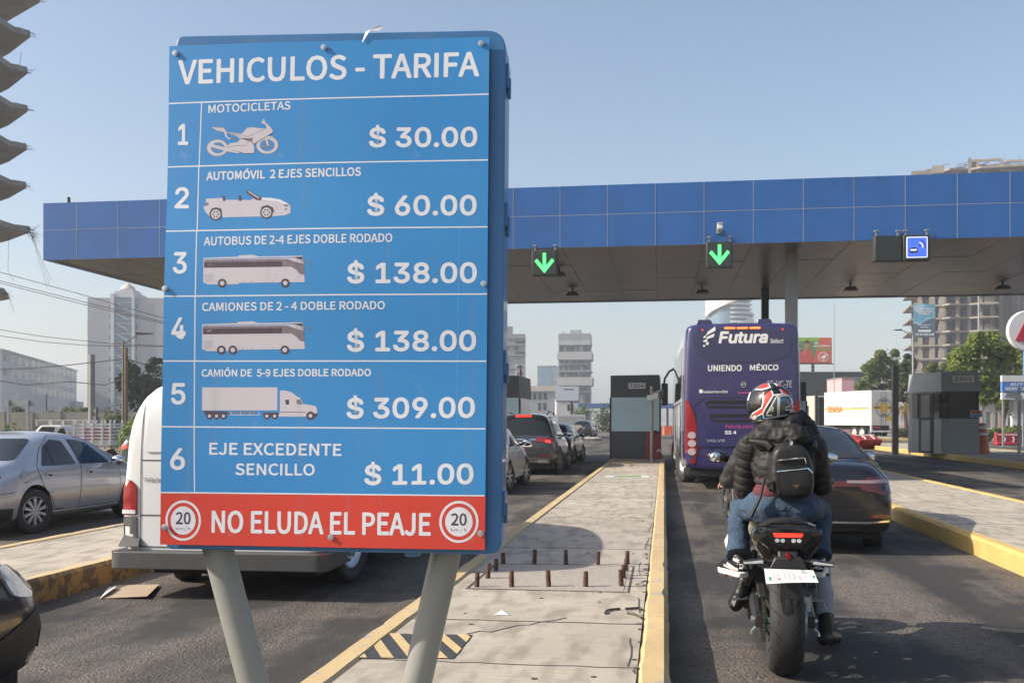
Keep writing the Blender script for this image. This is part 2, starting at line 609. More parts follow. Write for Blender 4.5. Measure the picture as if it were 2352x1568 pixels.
def island(x0, x1, y0, y1, km, joints=(), k=.17, h=.2, name='traffic_island', side=None):
    b = MB()
    b.box(x0 + k, x1 - k, y0 + k, y1 - k, 0, h, 0)
    for y in joints:
        pts = [(x0 + k + (x1 - x0 - 2 * k) * q / 14, y + rnd(-.012, .012)) for q in range(15)]
        b.prism(strip(pts, rnd(.008, .02)), h - .01, h + .0025, 'z', 1)
    tag(b.build(name, [M['concrete'], M['joint']], smooth=0), kind='structure')
    kb = MB()
    for xa, xb, sd in ((x0, x0 + k, 0), (x1 - k, x1, 1)):
        n = int((y1 - y0) / .22)
        rows = []
        for i in range(n + 1):
            y = y0 + (y1 - y0) * i / n
            j = lambda s=.006: rnd(-s, s)
            chip = rnd(.0, .018) if random.random() < .12 else 0
            a_, b_ = xa + (j() if sd else chip), xb + (j() if not sd else -chip)
            top = h + .012
            rows.append([(a_, y, 0), (a_ + j(), y, top - .03 - chip), (a_ + .03, y, top + j(.003)), (b_ - .03, y, top + j(.003)), (b_ + j(), y, top - .03 - chip), (b_, y, 0)])
        for i in range(n):
            for q in range(5):
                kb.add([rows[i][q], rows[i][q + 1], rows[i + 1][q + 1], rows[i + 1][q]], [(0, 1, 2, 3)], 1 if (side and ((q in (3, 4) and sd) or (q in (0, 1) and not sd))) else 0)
        kb.add(rows[0], [tuple(range(6))]); kb.add(rows[-1], [tuple(range(6))])
    for ya, yb in ((y0, y0 + k), (y1 - k, y1)):
        kb.box(x0 + k, x1 - k, ya, yb, 0, h + .01)
    tag(kb.build('kerb', [M[km], M[side or km]], smooth=30), kind='structure')


island(-1.81, .03, -5, 41.5, 'kerb_pale', [3.6, 5.55, 6.75, 8.9, 10.7, 14.2, 18, 22.5, 27, 32])
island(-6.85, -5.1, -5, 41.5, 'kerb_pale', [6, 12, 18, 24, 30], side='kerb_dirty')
island(3.45, 5.85, -5, 50, 'kerb_bright', [8, 14, 20, 26, 33])
island(11.2, 15.6, 12, 66, 'kerb_bright', [20, 28, 36, 44])
# cracks, the long seam beside the right-hand kerb and loose dirt
b = MB()
for k in range(9):
    y0 = 3.6 + k * 1.75 + rnd(0, .4); n_ = random.randint(5, 12); x = -.19 + rnd(-.02, .02)
    pts = [(x + rnd(-.005, .005) + .012 * math.sin(i * .4 + k), y0 + i * .12) for i in range(n_)]
    b.prism(strip(pts, rnd(.004, .009)), .19, .2028, 'z', 0)
pts = [(-1.55 + i * .07, 6.1 + .9 * (i / 14) ** 1.5 + rnd(-.05, .05)) for i in range(14)]
b.prism(strip(pts, .012), .19, .2029, 'z', 0)
for i in range(26):
    x, y, r_ = rnd(-1.5, -.2), rnd(4.8, 16), rnd(.008, .02)
    b.prism(circ(x, y, r_, 7), .19, .2035, 'z', 0)
for i in range(30):
    y = rnd(4.6, 12); x = -.155 + rnd(-.02, .012); r_ = rnd(.006, .022)
    b.prism([(x + r_ * rnd(.5, 1.3) * math.cos(a), y + r_ * rnd(.6, 2) * math.sin(a)) for a in (0, 1.1, 2.2, 3.1, 4.1, 5.2)], .19, .2038, 'z', 0)
tag(b.build('pavement_cracks', M['joint'], smooth=0), kind='structure')

# recessed footing with cut-off rods
b = MB()
b.box(-1.5, -.31, 8.03, 9.44, .16, .2035, 0)
b.prism(strip([(-1.52, 8.0), (-.27, 8.0), (-.27, 9.46), (-1.52, 9.46), (-1.52, 8.0)], .022), .16, .2032, 'z', 1)
fo = b.build('concrete_footing', [M['rubble'], M['joint']], smooth=0)
tag(fo, 'rough square footing of exposed aggregate between rusty rods', 'footing')
M['rust'] = mat('rusty_rod', (.085, .042, .028), .85, var=.4, vs=25, bmp=.5, bs=80)
rod = MB()
rod.lathe([(.0, .125), (.017, .125), (.019, .12), (.018, .09), (.0205, .088), (.019, .05), (.021, .045), (.02, 0)], n=10)
rods = [(1095, 1348), (1175, 1348), (1260, 1347), (1345, 1347), (1427, 1346), (1120, 1328), (1139, 1311), (1156, 1295), (1227, 1296), (1300, 1296), (1373, 1296), (1441, 1295), (1437, 1311), (1432, 1328)]
words_ = ['front row, outermost towards the sign posts', 'front row, second from the sign posts', 'middle of the front row', 'front row, second from the yellow kerb', 'front corner nearest the yellow kerb',
          'side row facing the van, nearest the front', 'side row facing the van, further back', 'back corner nearest the van', 'back row, second from the van', 'middle of the back row', 'back row, second from the yellow kerb', 'back corner nearest the yellow kerb',
          'kerb side row, further back', 'kerb side row, nearest the front']
r0 = None
for (u, v), wd in zip(rods, words_):
    p = G(u, v, .2)
    if r0 is None: o = r0 = rod.build('rusty_rod', M['rust'])
    else:
        o = r0.copy(); S.collection.objects.link(o)
    o.location = p; o.rotation_euler = (rnd(-.06, .06), rnd(-.06, .06), rnd(0, 6)); o.scale = (1, 1, rnd(.82, 1.12))
    tag(o, 'short rusty rod at ' + wd if wd[0] not in 'fbmsk' else 'short rusty rod, ' + wd, 'rod', 'rods round the footing')

M['scrap'] = mat('weathered_scrap', (.09, .085, .075), .7, .3, var=.4, vs=30)
# bent steel scraps, litter, cardboard, hazard-striped lid
for pts, lb in (([(1390, 1407), (1392, 1402), (1402, 1399), (1424, 1397)], 'hook-shaped bent steel bar lying on the concrete'),
                ([(1436, 1397), (1458, 1396), (1470, 1395), (1474, 1399)], 'straight steel bar with a short bent tip on the concrete'),
                ([(1441, 1406), (1456, 1409), (1468, 1414), (1474, 1418)], 'pale tipped crooked steel bar nearest the yellow kerb')):
    b = MB(); b.tube([G(u, v, .211) for u, v in pts], .0085, 8)
    tag(b.build('steel_scrap', M['scrap']), lb, 'scrap', 'bent steel scraps on the island')
b = MB()
c = G(1152, 1412, .2)
b.add([c + Vector(q) for q in ((-.05, -.02, .004), (.06, -.015, .004), (.04, .05, .004), (-.03, .04, .006), (0, .005, .035))], [(0, 1, 4), (1, 2, 4), (2, 3, 4), (3, 0, 4)])
tag(b.build('paper_scrap', M['white'], smooth=0), 'small crumpled white paper scrap on the concrete island', 'litter')
M['card'] = mat('cardboard', (.4, .31, .22), .85, var=.08, vs=5)
b = MB()
q = [G(228, 1373, .004), G(338, 1368, .03), G(366, 1341, .02), G(262, 1343, .006)]
b.add(q + [x - Vector((0, 0, .004)) for x in q], [(0, 1, 2, 3), (7, 6, 5, 4), (0, 4, 5, 1), (1, 5, 6, 2), (2, 6, 7, 3), (3, 7, 4, 0)])
co = b.build('cardboard_sheet', M['card'], smooth=0)
tag(co, 'flat brown cardboard sheet lying on the asphalt behind the van', 'cardboard')
b = MB()
q = [G(229, 1374, .012), G(250, 1347, .012), G(268, 1346, .035), G(245, 1362, .03)]
b.add(q + [x - Vector((0, 0, .003)) for x in q], [(0, 1, 2, 3), (7, 6, 5, 4), (0, 4, 5, 1), (1, 5, 6, 2), (2, 6, 7, 3), (3, 7, 4, 0)])
b.build('folded_flap', M['white'], co, smooth=0)['label'] = 'pale folded corner flap of cardboard'
A, B_, Cc, D = G(812, 1511, .2), G(1042, 1513, .2), G(1085, 1458, .2), G(893, 1455, .2)
b = MB()
lid = lambda s_, t_: A * (1 - s_) * (1 - t_) + B_ * s_ * (1 - t_) + Cc * s_ * t_ + D * (1 - s_) * t_
top = lambda s_, t_, z: tuple(lid(s_, t_) + Vector((0, 0, z)))
b.hexa([top(0, 0, -.01), top(1, 0, -.01), top(1, 1, -.01), top(0, 1, -.01), top(0, 0, .004), top(1, 0, .004), top(1, 1, .004), top(0, 1, .004)], 0)
sl_, kx = .55, .27
for i in range(-3, 5):
    a0 = i * kx
    pl = [(a0 + .0, 1.0), (a0 + .125, 1.0), (a0 + .125 + sl_, 0.0), (a0 + sl_, 0.0)]
    # clip to the lid
    out = []
    for s0 in range(9):
        pass
    def clip(poly, k_, lim, sg):
        o_ = []
        for j in range(len(poly)):
            p_, q_ = poly[j - 1], poly[j]
            fp, fq = sg * (lim - p_[k_]), sg * (lim - q_[k_])
            if (fp < 0) != (fq < 0):
                r_ = fp / (fp - fq); o_.append(tuple(p_[m_] + (q_[m_] - p_[m_]) * r_ for m_ in (0, 1)))
            if fq >= 0: o_.append(q_)
        return o_
    pl = clip(clip(pl, 0, 0.0, -1), 0, 1.0, 1)
    if len(pl) > 2: b.add([top(x, y, .0065) for x, y in pl], [tuple(range(len(pl)))], 1)
tag(b.build('manhole_cover', [M['hazard_k'], M['hazard_y']], smooth=0), 'square access cover with black and yellow hazard stripes', 'cover')

# road paint
b = MB()
b.prism([tuple(G(1394, 1092, .2)[:2]), tuple(G(1490, 1092, .2)[:2]), tuple(G(1492, 1096, .2)[:2]), tuple(G(1390, 1096, .2)[:2])], .2, .2045, 'z', 0)
b.prism([tuple(G(1412, 1092.6, .2)[:2]), tuple(G(1472, 1092.6, .2)[:2]), tuple(G(1473, 1095.4, .2)[:2]), tuple(G(1410, 1095.4, .2)[:2])], .2, .2075, 'z', 1)
M['green_paint'] = mat('green_paint', (.16, .3, .1), .7, var=.2, vs=10)
tag(b.build('painted_pavement', [M['white'], M['green_paint']], smooth=0), kind='structure')
b = MB()
b.box(-1.6, -.9, 33.0, 33.3, .2, .24)
tag(b.build('kerb_block', M['kerb_bright'], bevel=.02), 'short yellow painted kerb block lying across the island by the booth', 'kerb block')
# low strip of dry verge and far side pavement
b = MB()
b.box(17, 60, 88, 120, -.01, .16)
tag(b.build('pavement', M['concrete'], smooth=0), kind='structure')
b = MB()
b.box(17, 60, 87.8, 88, -.01, .18); b.box(16.8, 17, 88, 120, -.01, .18)
tag(b.build('kerb', M['kerb_bright'], smooth=0), kind='structure')

# ================================================================ toll canopy
M['fascia'] = mat('blue_fascia_panel', (.02, .097, .31), .32, coat=.3, var=.1, vs=1.3, stretch=(1, 1, .2), dirt=(.03, .06, .17), dirt_amt=.5, ds=.9)
M['fascia_gap'] = mat('pale_joint', (.3, .34, .42), .6, var=.1)
M['soffit'] = mat('bronze_soffit', (.13, .1, .077), .3, .35, var=.2, vs=.35)
M['seam'] = mat('soffit_seam', (.02, .018, .016), .7, var=0)
CX0, CX1, CY0, CY1, CZ0, CZ1 = -19.07, 26.0, 30.0, 44.0, 6.5, 8.28
can = empty('toll_canopy', (3.8, 32.4, 0), 0, 'long blue panelled toll plaza canopy spanning all the lanes', 'canopy')
can_inv = Matrix.Translation((-3.8, -32.4, 0))


def sub(b, name, mats, parent, **k):
    o = b.build(name, mats, parent, **k)
    o.matrix_parent_inverse = Matrix.Translation(-Vector(parent.location))
    return o


b = MB()
b.box(CX0 + .02, CX1 - .02, CY0 + .02, CY0 + .2, CZ0 + .02, CZ1 - .01, 0)
b.box(CX0 + .02, CX0 + .2, CY0 + .2, CY1 - .02, CZ0 + .02, CZ1 - .01, 0)
b.box(CX0 + .2, CX1 - .02, CY1 - .2, CY1 - .02, CZ0 + .02, CZ1 - .01, 0)
pw = 1.362
x = -.24 - 15 * pw
zm = CZ0 + .93
gp = .009
while x < CX1:
    xa, xb = max(x, CX0), min(x + pw, CX1)
    if xb - xa > .1:
        for za, zb in ((CZ0, zm), (zm, CZ1)):
            b.box(xa + gp, xb - gp, CY0 - rnd(0, .006), CY0 + .02, za + gp, zb - gp, 1)
            b.box(xa + gp, xb - gp, CY1 - .02, CY1, za + gp, zb - gp, 1)
    x += pw
for i in range(10):
    for za, zb in ((CZ0, zm), (zm, CZ1)):
        b.box(CX0, CX0 + .02, CY0 + .02 + i * 1.396 + gp, CY0 + .02 + (i + 1) * 1.396 - gp, za + gp, zb - gp, 1)
x = -.24 - 15 * pw
while x < CX1:
    if x > CX0: b.box(x - .006, x + .006, CY0 - .009, CY0, CZ0, CZ1, 0)
    x += pw
b.box(CX0, CX1, CY0 - .0085, CY0, zm - .006, zm + .006, 0)
for i in range(11): b.box(CX0 - .003, CX0, CY0 + .02 + i * 1.396 - .009, CY0 + .02 + i * 1.396 + .009, CZ0, CZ1, 0)
sub(b, 'fascia', [M['fascia_gap'], M['fascia']], can, smooth=0)
b = MB()
b.box(CX0 + .2, CX1 - .2, CY0 + .2, CY1 - .2, CZ0 + .06, CZ0 + .3, 1)
x = -.24 - 15 * pw
while x < CX1:
    xa, xb = max(x, CX0 + .2), min(x + pw, CX1 - .2)
    if xb - xa > .1:
        for i in range(4):
            y0 = CY0 + .2 + i * 3.4
            b.box(xa + .007, xb - .007, y0 + .006, y0 + 3.394, CZ0 + .04 + rnd(0, .012), CZ0 + .07, 0)
    x += pw
sub(b, 'soffit', [M['soffit'], M['seam']], can, smooth=0)
b = MB(); b.box(CX0 + .2, CX1 - .2, CY0 + .2, CY1 - .2, CZ1 - .25, CZ1 - .1)
sub(b, 'roof_deck', M['galv'], can, smooth=0)
M['col'] = mat('grey_column_paint', (.27, .28, .28), .45, var=.08, vs=1)
for x, y, r_, mm in ((3.8, 32.4, .17, 'col'), (3.83, 41, .135, 'dark_metal'), (-9, 32.4, .17, 'col'), (-9, 41, .135, 'dark_metal'), (13.4, 32.4, .17, 'col'), (13.4, 41.0, .135, 'dark_metal'), (-15, 36, .17, 'col')):
    b = MB()
    b.box(x - r_, x + r_, y - r_, y + r_, 0, CZ0 + .05)
    b.box(x - r_ * .35, x + r_ * .35, y - r_ - .012, y - r_, .3, CZ0 + .04)
    sub(b, 'column', M[mm], can, bevel=.02)
for u, v in ((1315, 666), (1613, 661), (1953, 654), (2303, 651), (1284, 620)):
    d = (CZ0 - 1.5) * F / (HOR - v); p = P(u, v, d)
    b = MB()
    b.box(p.x - .035, p.x + .035, p.y - .035, p.y + .035, CZ0 - .08, CZ0 + .05)
    b.prism([(p.x - .24, CZ0 - .2), (p.x + .24, CZ0 - .2), (p.x + .16, CZ0 - .08), (p.x - .16, CZ0 - .08)], p.y - .17, p.y + .17)
    b.box(p.x - .25, p.x + .25, p.y - .18, p.y + .18, CZ0 - .215, CZ0 - .2)
    sub(b, 'floodlight', M['dark_metal'], can, smooth=0)
p = P(158, 462, 33)
b = MB()
b.tube([(p.x, p.y, 8.1), (p.x, p.y, 8.58)], .05, 8)
for s_ in (-1, 1): b.tube([(p.x + s_ * .2, p.y, 8.15), (p.x, p.y, 8.5)], .02, 6)
b.tube([(p.x, p.y - .2, 8.15), (p.x, p.y, 8.5)], .02, 6)
tag(b.build('antenna_mast', M['dark_metal']), 'stubby braced mast standing on the canopy roof', 'mast')


# lane signals hung from the canopy edge
M['housing'] = mat('signal_housing', (.035, .04, .04), .5, var=.1)
M['sig_face'] = mat('signal_face', (.03, .036, .034), .35, var=.15, vs=60)
M['green_led'] = mat('green_leds', (.05, .6, .12), .4, emit=(.09, .95, .2), es=1.25, var=0)
M['blue_led'] = mat('blue_leds', (.02, .06, .45), .4, emit=(.07, .14, .8), es=.75, var=.6, vs=9)
M['white_led'] = mat('white_leds', (.6, .62, .7), .4, emit=(.75, .8, 1), es=.75, var=0)
M['bezel'] = mat('grey_display_case', (.06, .07, .07), .4, var=.1)


def signal(u0, u1, v0, v1, name, label, face, depth=.3, ang=0):
    d = 29.6
    a, c_ = P(u0, v1, d), P(u1, v0, d)
    wd = (u1 - u0) / F * d; ht = (v1 - v0) / F * d
    r = empty(name, ((a.x + c_.x) / 2, 29.75, a.z), ang, label, 'lane signal')
    b = MB(); b.box(-wd / 2, wd / 2, 0, depth, 0, ht)
    b.build('housing', M['housing'], r, bevel=.015)
    for s_ in (-1, 1):
        b = MB(); b.box(s_ * wd * .4 - .02, s_ * wd * .4 + .02, depth * .3, depth * .5, ht, ht + .16)
        b.box(s_ * wd * .4 - .05, s_ * wd * .4 + .05, depth * .1, depth * .6, ht + .12, ht + .16)
        b.build('hanger', M['galv'], r)
    b = MB(); face(b, wd, ht)
    b.build('display', [M['sig_face'], M['green_led'], M['blue_led'], M['white_led']], r, smooth=0)
    return r


def arrow(b, w_, h_):
    b.box(-w_ * .45, w_ * .45, -.012, 0, h_ * .04, h_ * .96, 0)
    t_ = .045
    b.prism([(-t_, h_ * .3), (t_, h_ * .3), (t_, h_ * .88), (-t_, h_ * .88)], -.02, -.012, 'y', 1)
    tip = h_ * .08
    b.prism([(0, tip), (.28, tip + .34), (.215, tip + .41), (t_, tip + .2), (-t_, tip + .2), (-.215, tip + .41), (-.28, tip + .34)], -.021, -.013, 'y', 1)


def tagsign(b, w_, h_):
    b.box(-w_ * .46, w_ * .46, -.012, 0, h_ * .04, h_ * .96, 0)
    q = rrect(-w_ * .39, w_ * .39, h_ * .1, h_ * .92, .03)
    b.prism(q, -.018, -.012, 'y', 3)
    q = rrect(-w_ * .36, w_ * .36, h_ * .13, h_ * .89, .02)
    b.prism(q, -.021, -.013, 'y', 2)
    bx, bz = -.09, .2
    b.prism(rrect(bx - .11, bx + .11, bz, bz + .12, .03), -.025, -.02, 'y', 0)
    b.prism(rrect(bx - .08, bx + .08, bz + .06, bz + .1, .01), -.027, -.022, 'y', 3)
    b.prism(rrect(bx - .07, bx + .07, bz + .115, bz + .15, .01), -.025, -.02, 'y', 0)
    for k in range(3):
        r_ = .06 + k * .07
        pts = [(.02 + r_ * math.cos(a), .36 + r_ * math.sin(a)) for a in [R(x_) for x_ in range(-10, 85, 12)]]
        b.prism(strip(pts, .022), -.025, -.02, 'y', 0 if k != 1 else 3)


signal(1218, 1277, 570, 628, 'lane_signal', 'green down arrow signal hung closest to the fare board', arrow)
signal(1622, 1680, 560, 618, 'lane_signal', 'green down arrow signal hanging above the purple bus', arrow)
signal(2055, 2112, 556, 612, 'lane_signal', 'blue lit display with a car and radio waves', tagsign)
signal(1993, 2052, 556, 612, 'lane_signal', 'blank unlit grey signal box beside the blue display', lambda b, w_, h_: b.box(-w_ * .47, w_ * .47, -.01, 0, h_ * .03, h_ * .97, 0), ang=R(6))
p = P(1652, 527, 29.2)
r = empty('security_camera', (p.x, 29.99, p.z), 0, 'small white camera sticking out from the blue canopy fascia', 'camera')
b = MB(); b.tube([(0, 0, 0), (0, -.5, 0)], .03, 8); b.box(-.07, .07, -.03, .0, -.07, .07); b.build('bracket', M['galv'], r)
b = MB(); b.box(-.07, .07, -.78, -.48, -.06, .07); b.box(-.08, .08, -.83, -.47, .07, .085); b.build('camera_body', M['white'], r, bevel=.01)

# ================================================================ booths
M['booth_dark'] = mat('booth_charcoal', (.08, .086, .09), .5, var=.08, vs=1.5)
M['booth_grey'] = mat('booth_grey', (.29, .315, .335), .5, var=.08, vs=1.5)
M['booth_blue'] = mat('pale_blue_film', (.58, .78, .87), .35, coat=.3, var=.07, vs=.8)
M['booth_black'] = mat('booth_frame', (.02, .02, .022), .5, var=0)


def numplate(par, txt, x, y, z, w_, h_):
    b = MB()
    b.box(x - w_ / 2, x + w_ / 2, y - .012, y, z, z + h_, 0)
    b.text(txt, x - w_ * .4, x + w_ * .4, z + h_ * .22, z + h_ * .78, lambda a, c_, k: (a, y - .0135 - k * .0002, c_), 1, bold=.025, alt=True)
    b.build('number_sign', [M['white'], M['navy_text']], par, smooth=0)


def booth(x0, x1, y0, ln, num, label):
    wd = x1 - x0
    r = empty('toll_booth', ((x0 + x1) / 2, y0, .2), 0, label, 'toll booth', 'toll booths under the canopy')
    h = wd / 2
    b = MB(); b.box(-h, h, 0, ln, 0, .96); b.build('base', M['booth_dark'], r, bevel=.01)
    b = MB(); b.box(-h + .03, h - .03, -.003, .06, .962, 2.158); b.build('front_panel', M['booth_blue'], r, smooth=0)
    for s_ in (-1, 1):
        b = MB(); b.box(s_ * h - .03, s_ * h + .03, -.012, .1, .0, 2.16); b.build('corner_post', M['booth_black'], r, smooth=0)
        b = MB()
        xx = s_ * (h - .02)
        b.box(xx - .015, xx + .015, .1, ln, .962, 2.158); b.build('side_window', M['glass2'], r, smooth=0)
    b = MB(); b.box(-h + .03, h - .03, ln - .05, ln, .962, 2.158); b.build('rear_panel', M['glass2'], r, smooth=0)
    b = MB()
    b.hexa([(-h, -.02, 2.16), (h, -.02, 2.16), (h + .04, ln + .06, 2.16), (-h - .04, ln + .06, 2.16), (-h, -.02, 2.93), (h - .03, -.02, 2.95), (h, ln + .06, 2.95), (-h, ln + .06, 2.93)])
    hd = b.build('roof_band', M['booth_dark'], r, smooth=0)
    if num: numplate(r, num, .0 + .06, -.022, 2.46, .6, .21)
    return r


booth(-1.87, -.13, 37.1, 3, '1304', 'grey and pale blue toll booth numbered 1304 at the end of the central island')
booth(-6.83, -5.12, 37.1, 3, None, 'toll booth partly hidden behind the fare board, past the dark car')
booth(4.15, 5.9, 45, 3, None, 'toll booth half hidden behind the purple bus')

# booth 2302 with its slanted corner and door
o = P(2165, 1040, 42); o.z = .2
r = empty('toll_booth', o, 0, 'angular grey toll booth numbered 2302 with dark glass front and open door', 'toll booth', 'toll booths under the canopy')


def ring(z, e):
    # plan: front wall, chamfered entrance side, back
    return [(-.05 - e * .1, 0 - e, z), (1.42 + e, 0 - e, z), (1.5 + e, 2.5, z), (-.78 - e, 2.5, z), (-.74 - e, 2.0 - e, z)]


def tier(b, za, zb, ea, eb, m=0, open_=()):
    A_, B2 = ring(za, ea), ring(zb, eb)
    k = len(A_)
    b.add(A_ + B2, [(i, (i + 1) % k, k + (i + 1) % k, k + i) for i in range(k)] + [tuple(range(k))[::-1], tuple(range(k, 2 * k))], m)


b = MB(); tier(b, 0, 1.42, .0, -.02); b.build('base', M['booth_grey'], r, smooth=0)
b = MB(); tier(b, 1.421, 2.52, -.03, -.02); b.build('window', M['glass'], r, smooth=0)
b = MB(); tier(b, 2.521, 3.3, .02, -.05); b.build('roof_band', M['booth_grey'], r, smooth=0)
A_, B2 = Vector((-.05, 0, 0)), Vector((-.74, 2.0, 0))
ed = (B2 - A_).normalized(); no = Vector((ed.y, -ed.x, 0))
if no.y > 0: no = -no


def onside(t0, t1, z0, z1, off, th=.03):
    p0, p1 = A_ + ed * t0, A_ + ed * t1
    q = [p0 + no * off, p1 + no * off, p1 + no * (off - th), p0 + no * (off - th)]
    return [(x_.x, x_.y, z0) for x_ in q] + [(x_.x, x_.y, z1) for x_ in q]


b = MB(); b.hexa(onside(.55, 1.55, .02, 2.45, .03)); dr = b.build('door', M['booth_black'], r, smooth=0)
b = MB(); b.hexa(onside(.72, 1.35, .1, 1.36, .045)); b.build('lower_panel', M['booth_grey'], dr, smooth=0)
b = MB(); b.hexa(onside(.72, 1.35, 1.46, 2.4, .045)); b.build('pane', M['glass2'], dr, smooth=0)
b = MB(); b.hexa(onside(.08, .45, 1.45, 2.45, .04)); b.build('side_window', M['glass2'], r, smooth=0)
b = MB(); b.hexa(onside(1.62, 1.98, 1.45, 2.45, .04)); b.build('side_window', M['glass2'], r, smooth=0)
numplate(r, '2302', .78, -.045, 2.87, .82, .28)
b = MB(); b.box(1.05, 1.5, -.04, -.025, 1.48, 1.75, 0); b.box(1.08, 1.47, -.043, -.04, 1.5, 1.6, 1); b.box(1.08, 1.47, -.043, -.04, 1.62, 1.73, 2)
M['blue_print'] = mat('blue_print', (.08, .2, .5), .5, var=0); M['red_print'] = mat('red_print', (.6, .06, .05), .5, var=0)
b.build('notice', [M['white'], M['blue_print'], M['red_print']], r, smooth=0)


# camera poles
def campole(u, v0, v1, z, label, side=1):
    b0 = G(u, v1, z); d = (CAMZ - z) * F / (v1 - HOR); top_ = CAMZ - (v0 - HOR) / F * d - z
    r = empty('camera_pole', b0, 0, label, 'camera pole')
    b = MB(); b.tube([(0, 0, 0), (0, 0, top_)], .055, 14); b.lathe([(.0, .02), (.16, .02), (.16, 0)], n=14); b.build('pole', M['galv'], r)
    for a in range(4):
        pass
    b = MB(); b.box(-.15, .05, -.16, -.06, top_ - .47, top_ - .3); b.build('junction_box', M['white'], r, bevel=.01)
    b = MB()
    b.hexa([(side * .12 - .09, -.3, top_ - .42), (side * .12 + .09, -.3, top_ - .42), (side * .3 + .09, .12, top_ - .3), (side * .3 - .09, .12, top_ - .3),
            (side * .12 - .09, -.3, top_ - .24), (side * .12 + .09, -.3, top_ - .24), (side * .3 + .09, .12, top_ - .12), (side * .3 - .09, .12, top_ - .12)])
    b.tube([(0, 0, top_ - .36), (side * .2, -.05, top_ - .34)], .025, 8)
    b.build('camera_head', M['white'], r, bevel=.01)


campole(1497, 886, 1060, .2, 'slim grey pole with a white camera in front of booth 1304')
campole(2341, 890, 1052, .2, 'grey pole with a white camera beside the orange barrel', -1)


# plastic traffic barrels and barriers
M['orange'] = mat('orange_plastic', (.62, .11, .025), .45, var=.15, vs=3, dirt=(.3, .12, .06), dirt_amt=.4)
M['red_pl'] = mat('red_plastic', (.26, .015, .018), .45, var=.15, vs=3)
M['refl'] = mat('white_reflective', (.7, .68, .64), .5, var=.2, vs=14)
p = G(2252, 1041, .2)
r = empty('traffic_barrel', p, 0, 'faded orange traffic barrel with two white bands by booth 2302', 'traffic barrel')
b = MB(); prof = [(0, 1.24), (.2, 1.24), (.22, 1.21), (.235, 1.0), (.26, .98), (.275, .72), (.29, .7), (.31, .45), (.325, .43), (.35, .1), (.4, .08), (.41, 0), (0, 0)]
b.lathe(prof, n=24); b.build('drum', M['orange'], r)
for z0, z1, ra, rb in ((.74, .95, .279, .265), (.47, .6, .312, .3)):
    pass
for z0, ra, z1, rb in ((.74, .277, .86, .2685), (1.01, .239, 1.13, .231)):
    b = MB(); b.lathe([(ra + .004, z0), (rb + .004, z1)], n=24); b.build('reflective_band', M['refl'], r)
p = P(1503, 1050, 36.7); p.z = .2
r = empty('water_barrier', p, 0, 'tall red plastic water-filled barrier against booth 1304', 'barrier')
b = MB(); b.hexa([(-.33, -.2, 0), (.27, -.2, 0), (.27, .2, 0), (-.33, .2, 0), (-.26, -.13, .92), (.2, -.13, .92), (.2, .13, .92), (-.26, .13, .92)])
b.box(-.1, .1, -.06, .06, .92, 1.0); b.build('shell', M['red_pl'], r, bevel=.04)
b = MB(); b.prism([(.08, .22), (.16, .3), (.24, .22), (.24, .28), (.16, .36), (.08, .28)], -.205, -.18); b.build('emblem', M['refl'], r, smooth=0)


def redbarrier(loc, rz, label, tilt=0):
    r = empty('road_barrier', loc, rz, label, 'barrier', 'red plastic road barriers')
    r.rotation_euler.x = tilt
    b = MB()
    b.prism([(-.3, 0), (.3, 0), (.3, .12), (.2, .2), (.14, .8), (-.14, .8), (-.2, .2), (-.3, .12)], -.72, .72, 'x'); b.build('shell', M['red_pl'], r, bevel=.03)
    for xx in (-.25, .3):
        b = MB(); b.prism([(xx, .2), (xx + .08, .2), (xx + .16, .38), (xx + .08, .56), (xx, .56), (xx + .08, .38)], -.215, -.15)
        b.build('chevron', M['refl'], r, smooth=0)
    b = MB(); b.box(-.6, .65, -.165, -.1, .64, .71); b.build('reflective_band', M['refl'], r, smooth=0)
    return r


p = G(2311, 1022, 0)
redbarrier((p.x, p.y, 0), R(8), 'upright red barrier with white chevrons behind the orange barrel')
p = G(1997, 1032, 0)
redbarrier((p.x, p.y, .25), R(25), 'toppled red barrier lying tilted beside the black car', R(-55))
p = P(2056, 1022, 48); p.z = .0
b = MB(); b.box(-.13, .13, -.13, .13, 0, 4.05)
ob = b.build('gate_post', M['booth_black'], bevel=.01); ob.location = (p.x, p.y, 0)
tag(ob, 'square black post standing in front of the white trailer', 'post')

# ================================================================ fare board
def m_sheet(name, c1, c2, rough=.38):
    m, n, b = nodes(name)
    t1 = tex(n, 'ShaderNodeTexNoise', 1.0, 4, .55)
    vor = tex(n, 'ShaderNodeTexVoronoi', 95)
    t2 = tex(n, 'ShaderNodeTexNoise', 6, 6, .7)
    c = mixc(n, ramp(n, t1.outputs[0], [(.35, 0.0), (.65, 1.0)]), c1, c2)  # broad lighter and deeper areas: the sheeting's sheen put into the colour
    c = mixc(n, ramp(n, vor.outputs['Distance'], [(.2, 0.0), (.55, .55)]), c, [min(1, x * 1.8 + .012) for x in c1])
    c = mixc(n, ramp(n, t2.outputs[0], [(.62, 0.0), (.72, .12)]), c, (.5, .48, .45))
    st = tex(n, 'ShaderNodeTexNoise', 1.0, 5, .65, stretch=(16, 1, 1.1))
    c = mixc(n, ramp(n, st.outputs[0], [(.55, 0.0), (.75, .22)]), c, (.2, .2, .2))
    n.links.new(c, b.inputs['Base Color'])
    b.inputs['Roughness'].default_value = rough
    b.inputs['Coat Weight'].default_value = .5
    b.inputs['Coat Roughness'].default_value = .22
    bump(n, b, vor.outputs['Distance'], .12, .002)
    return m


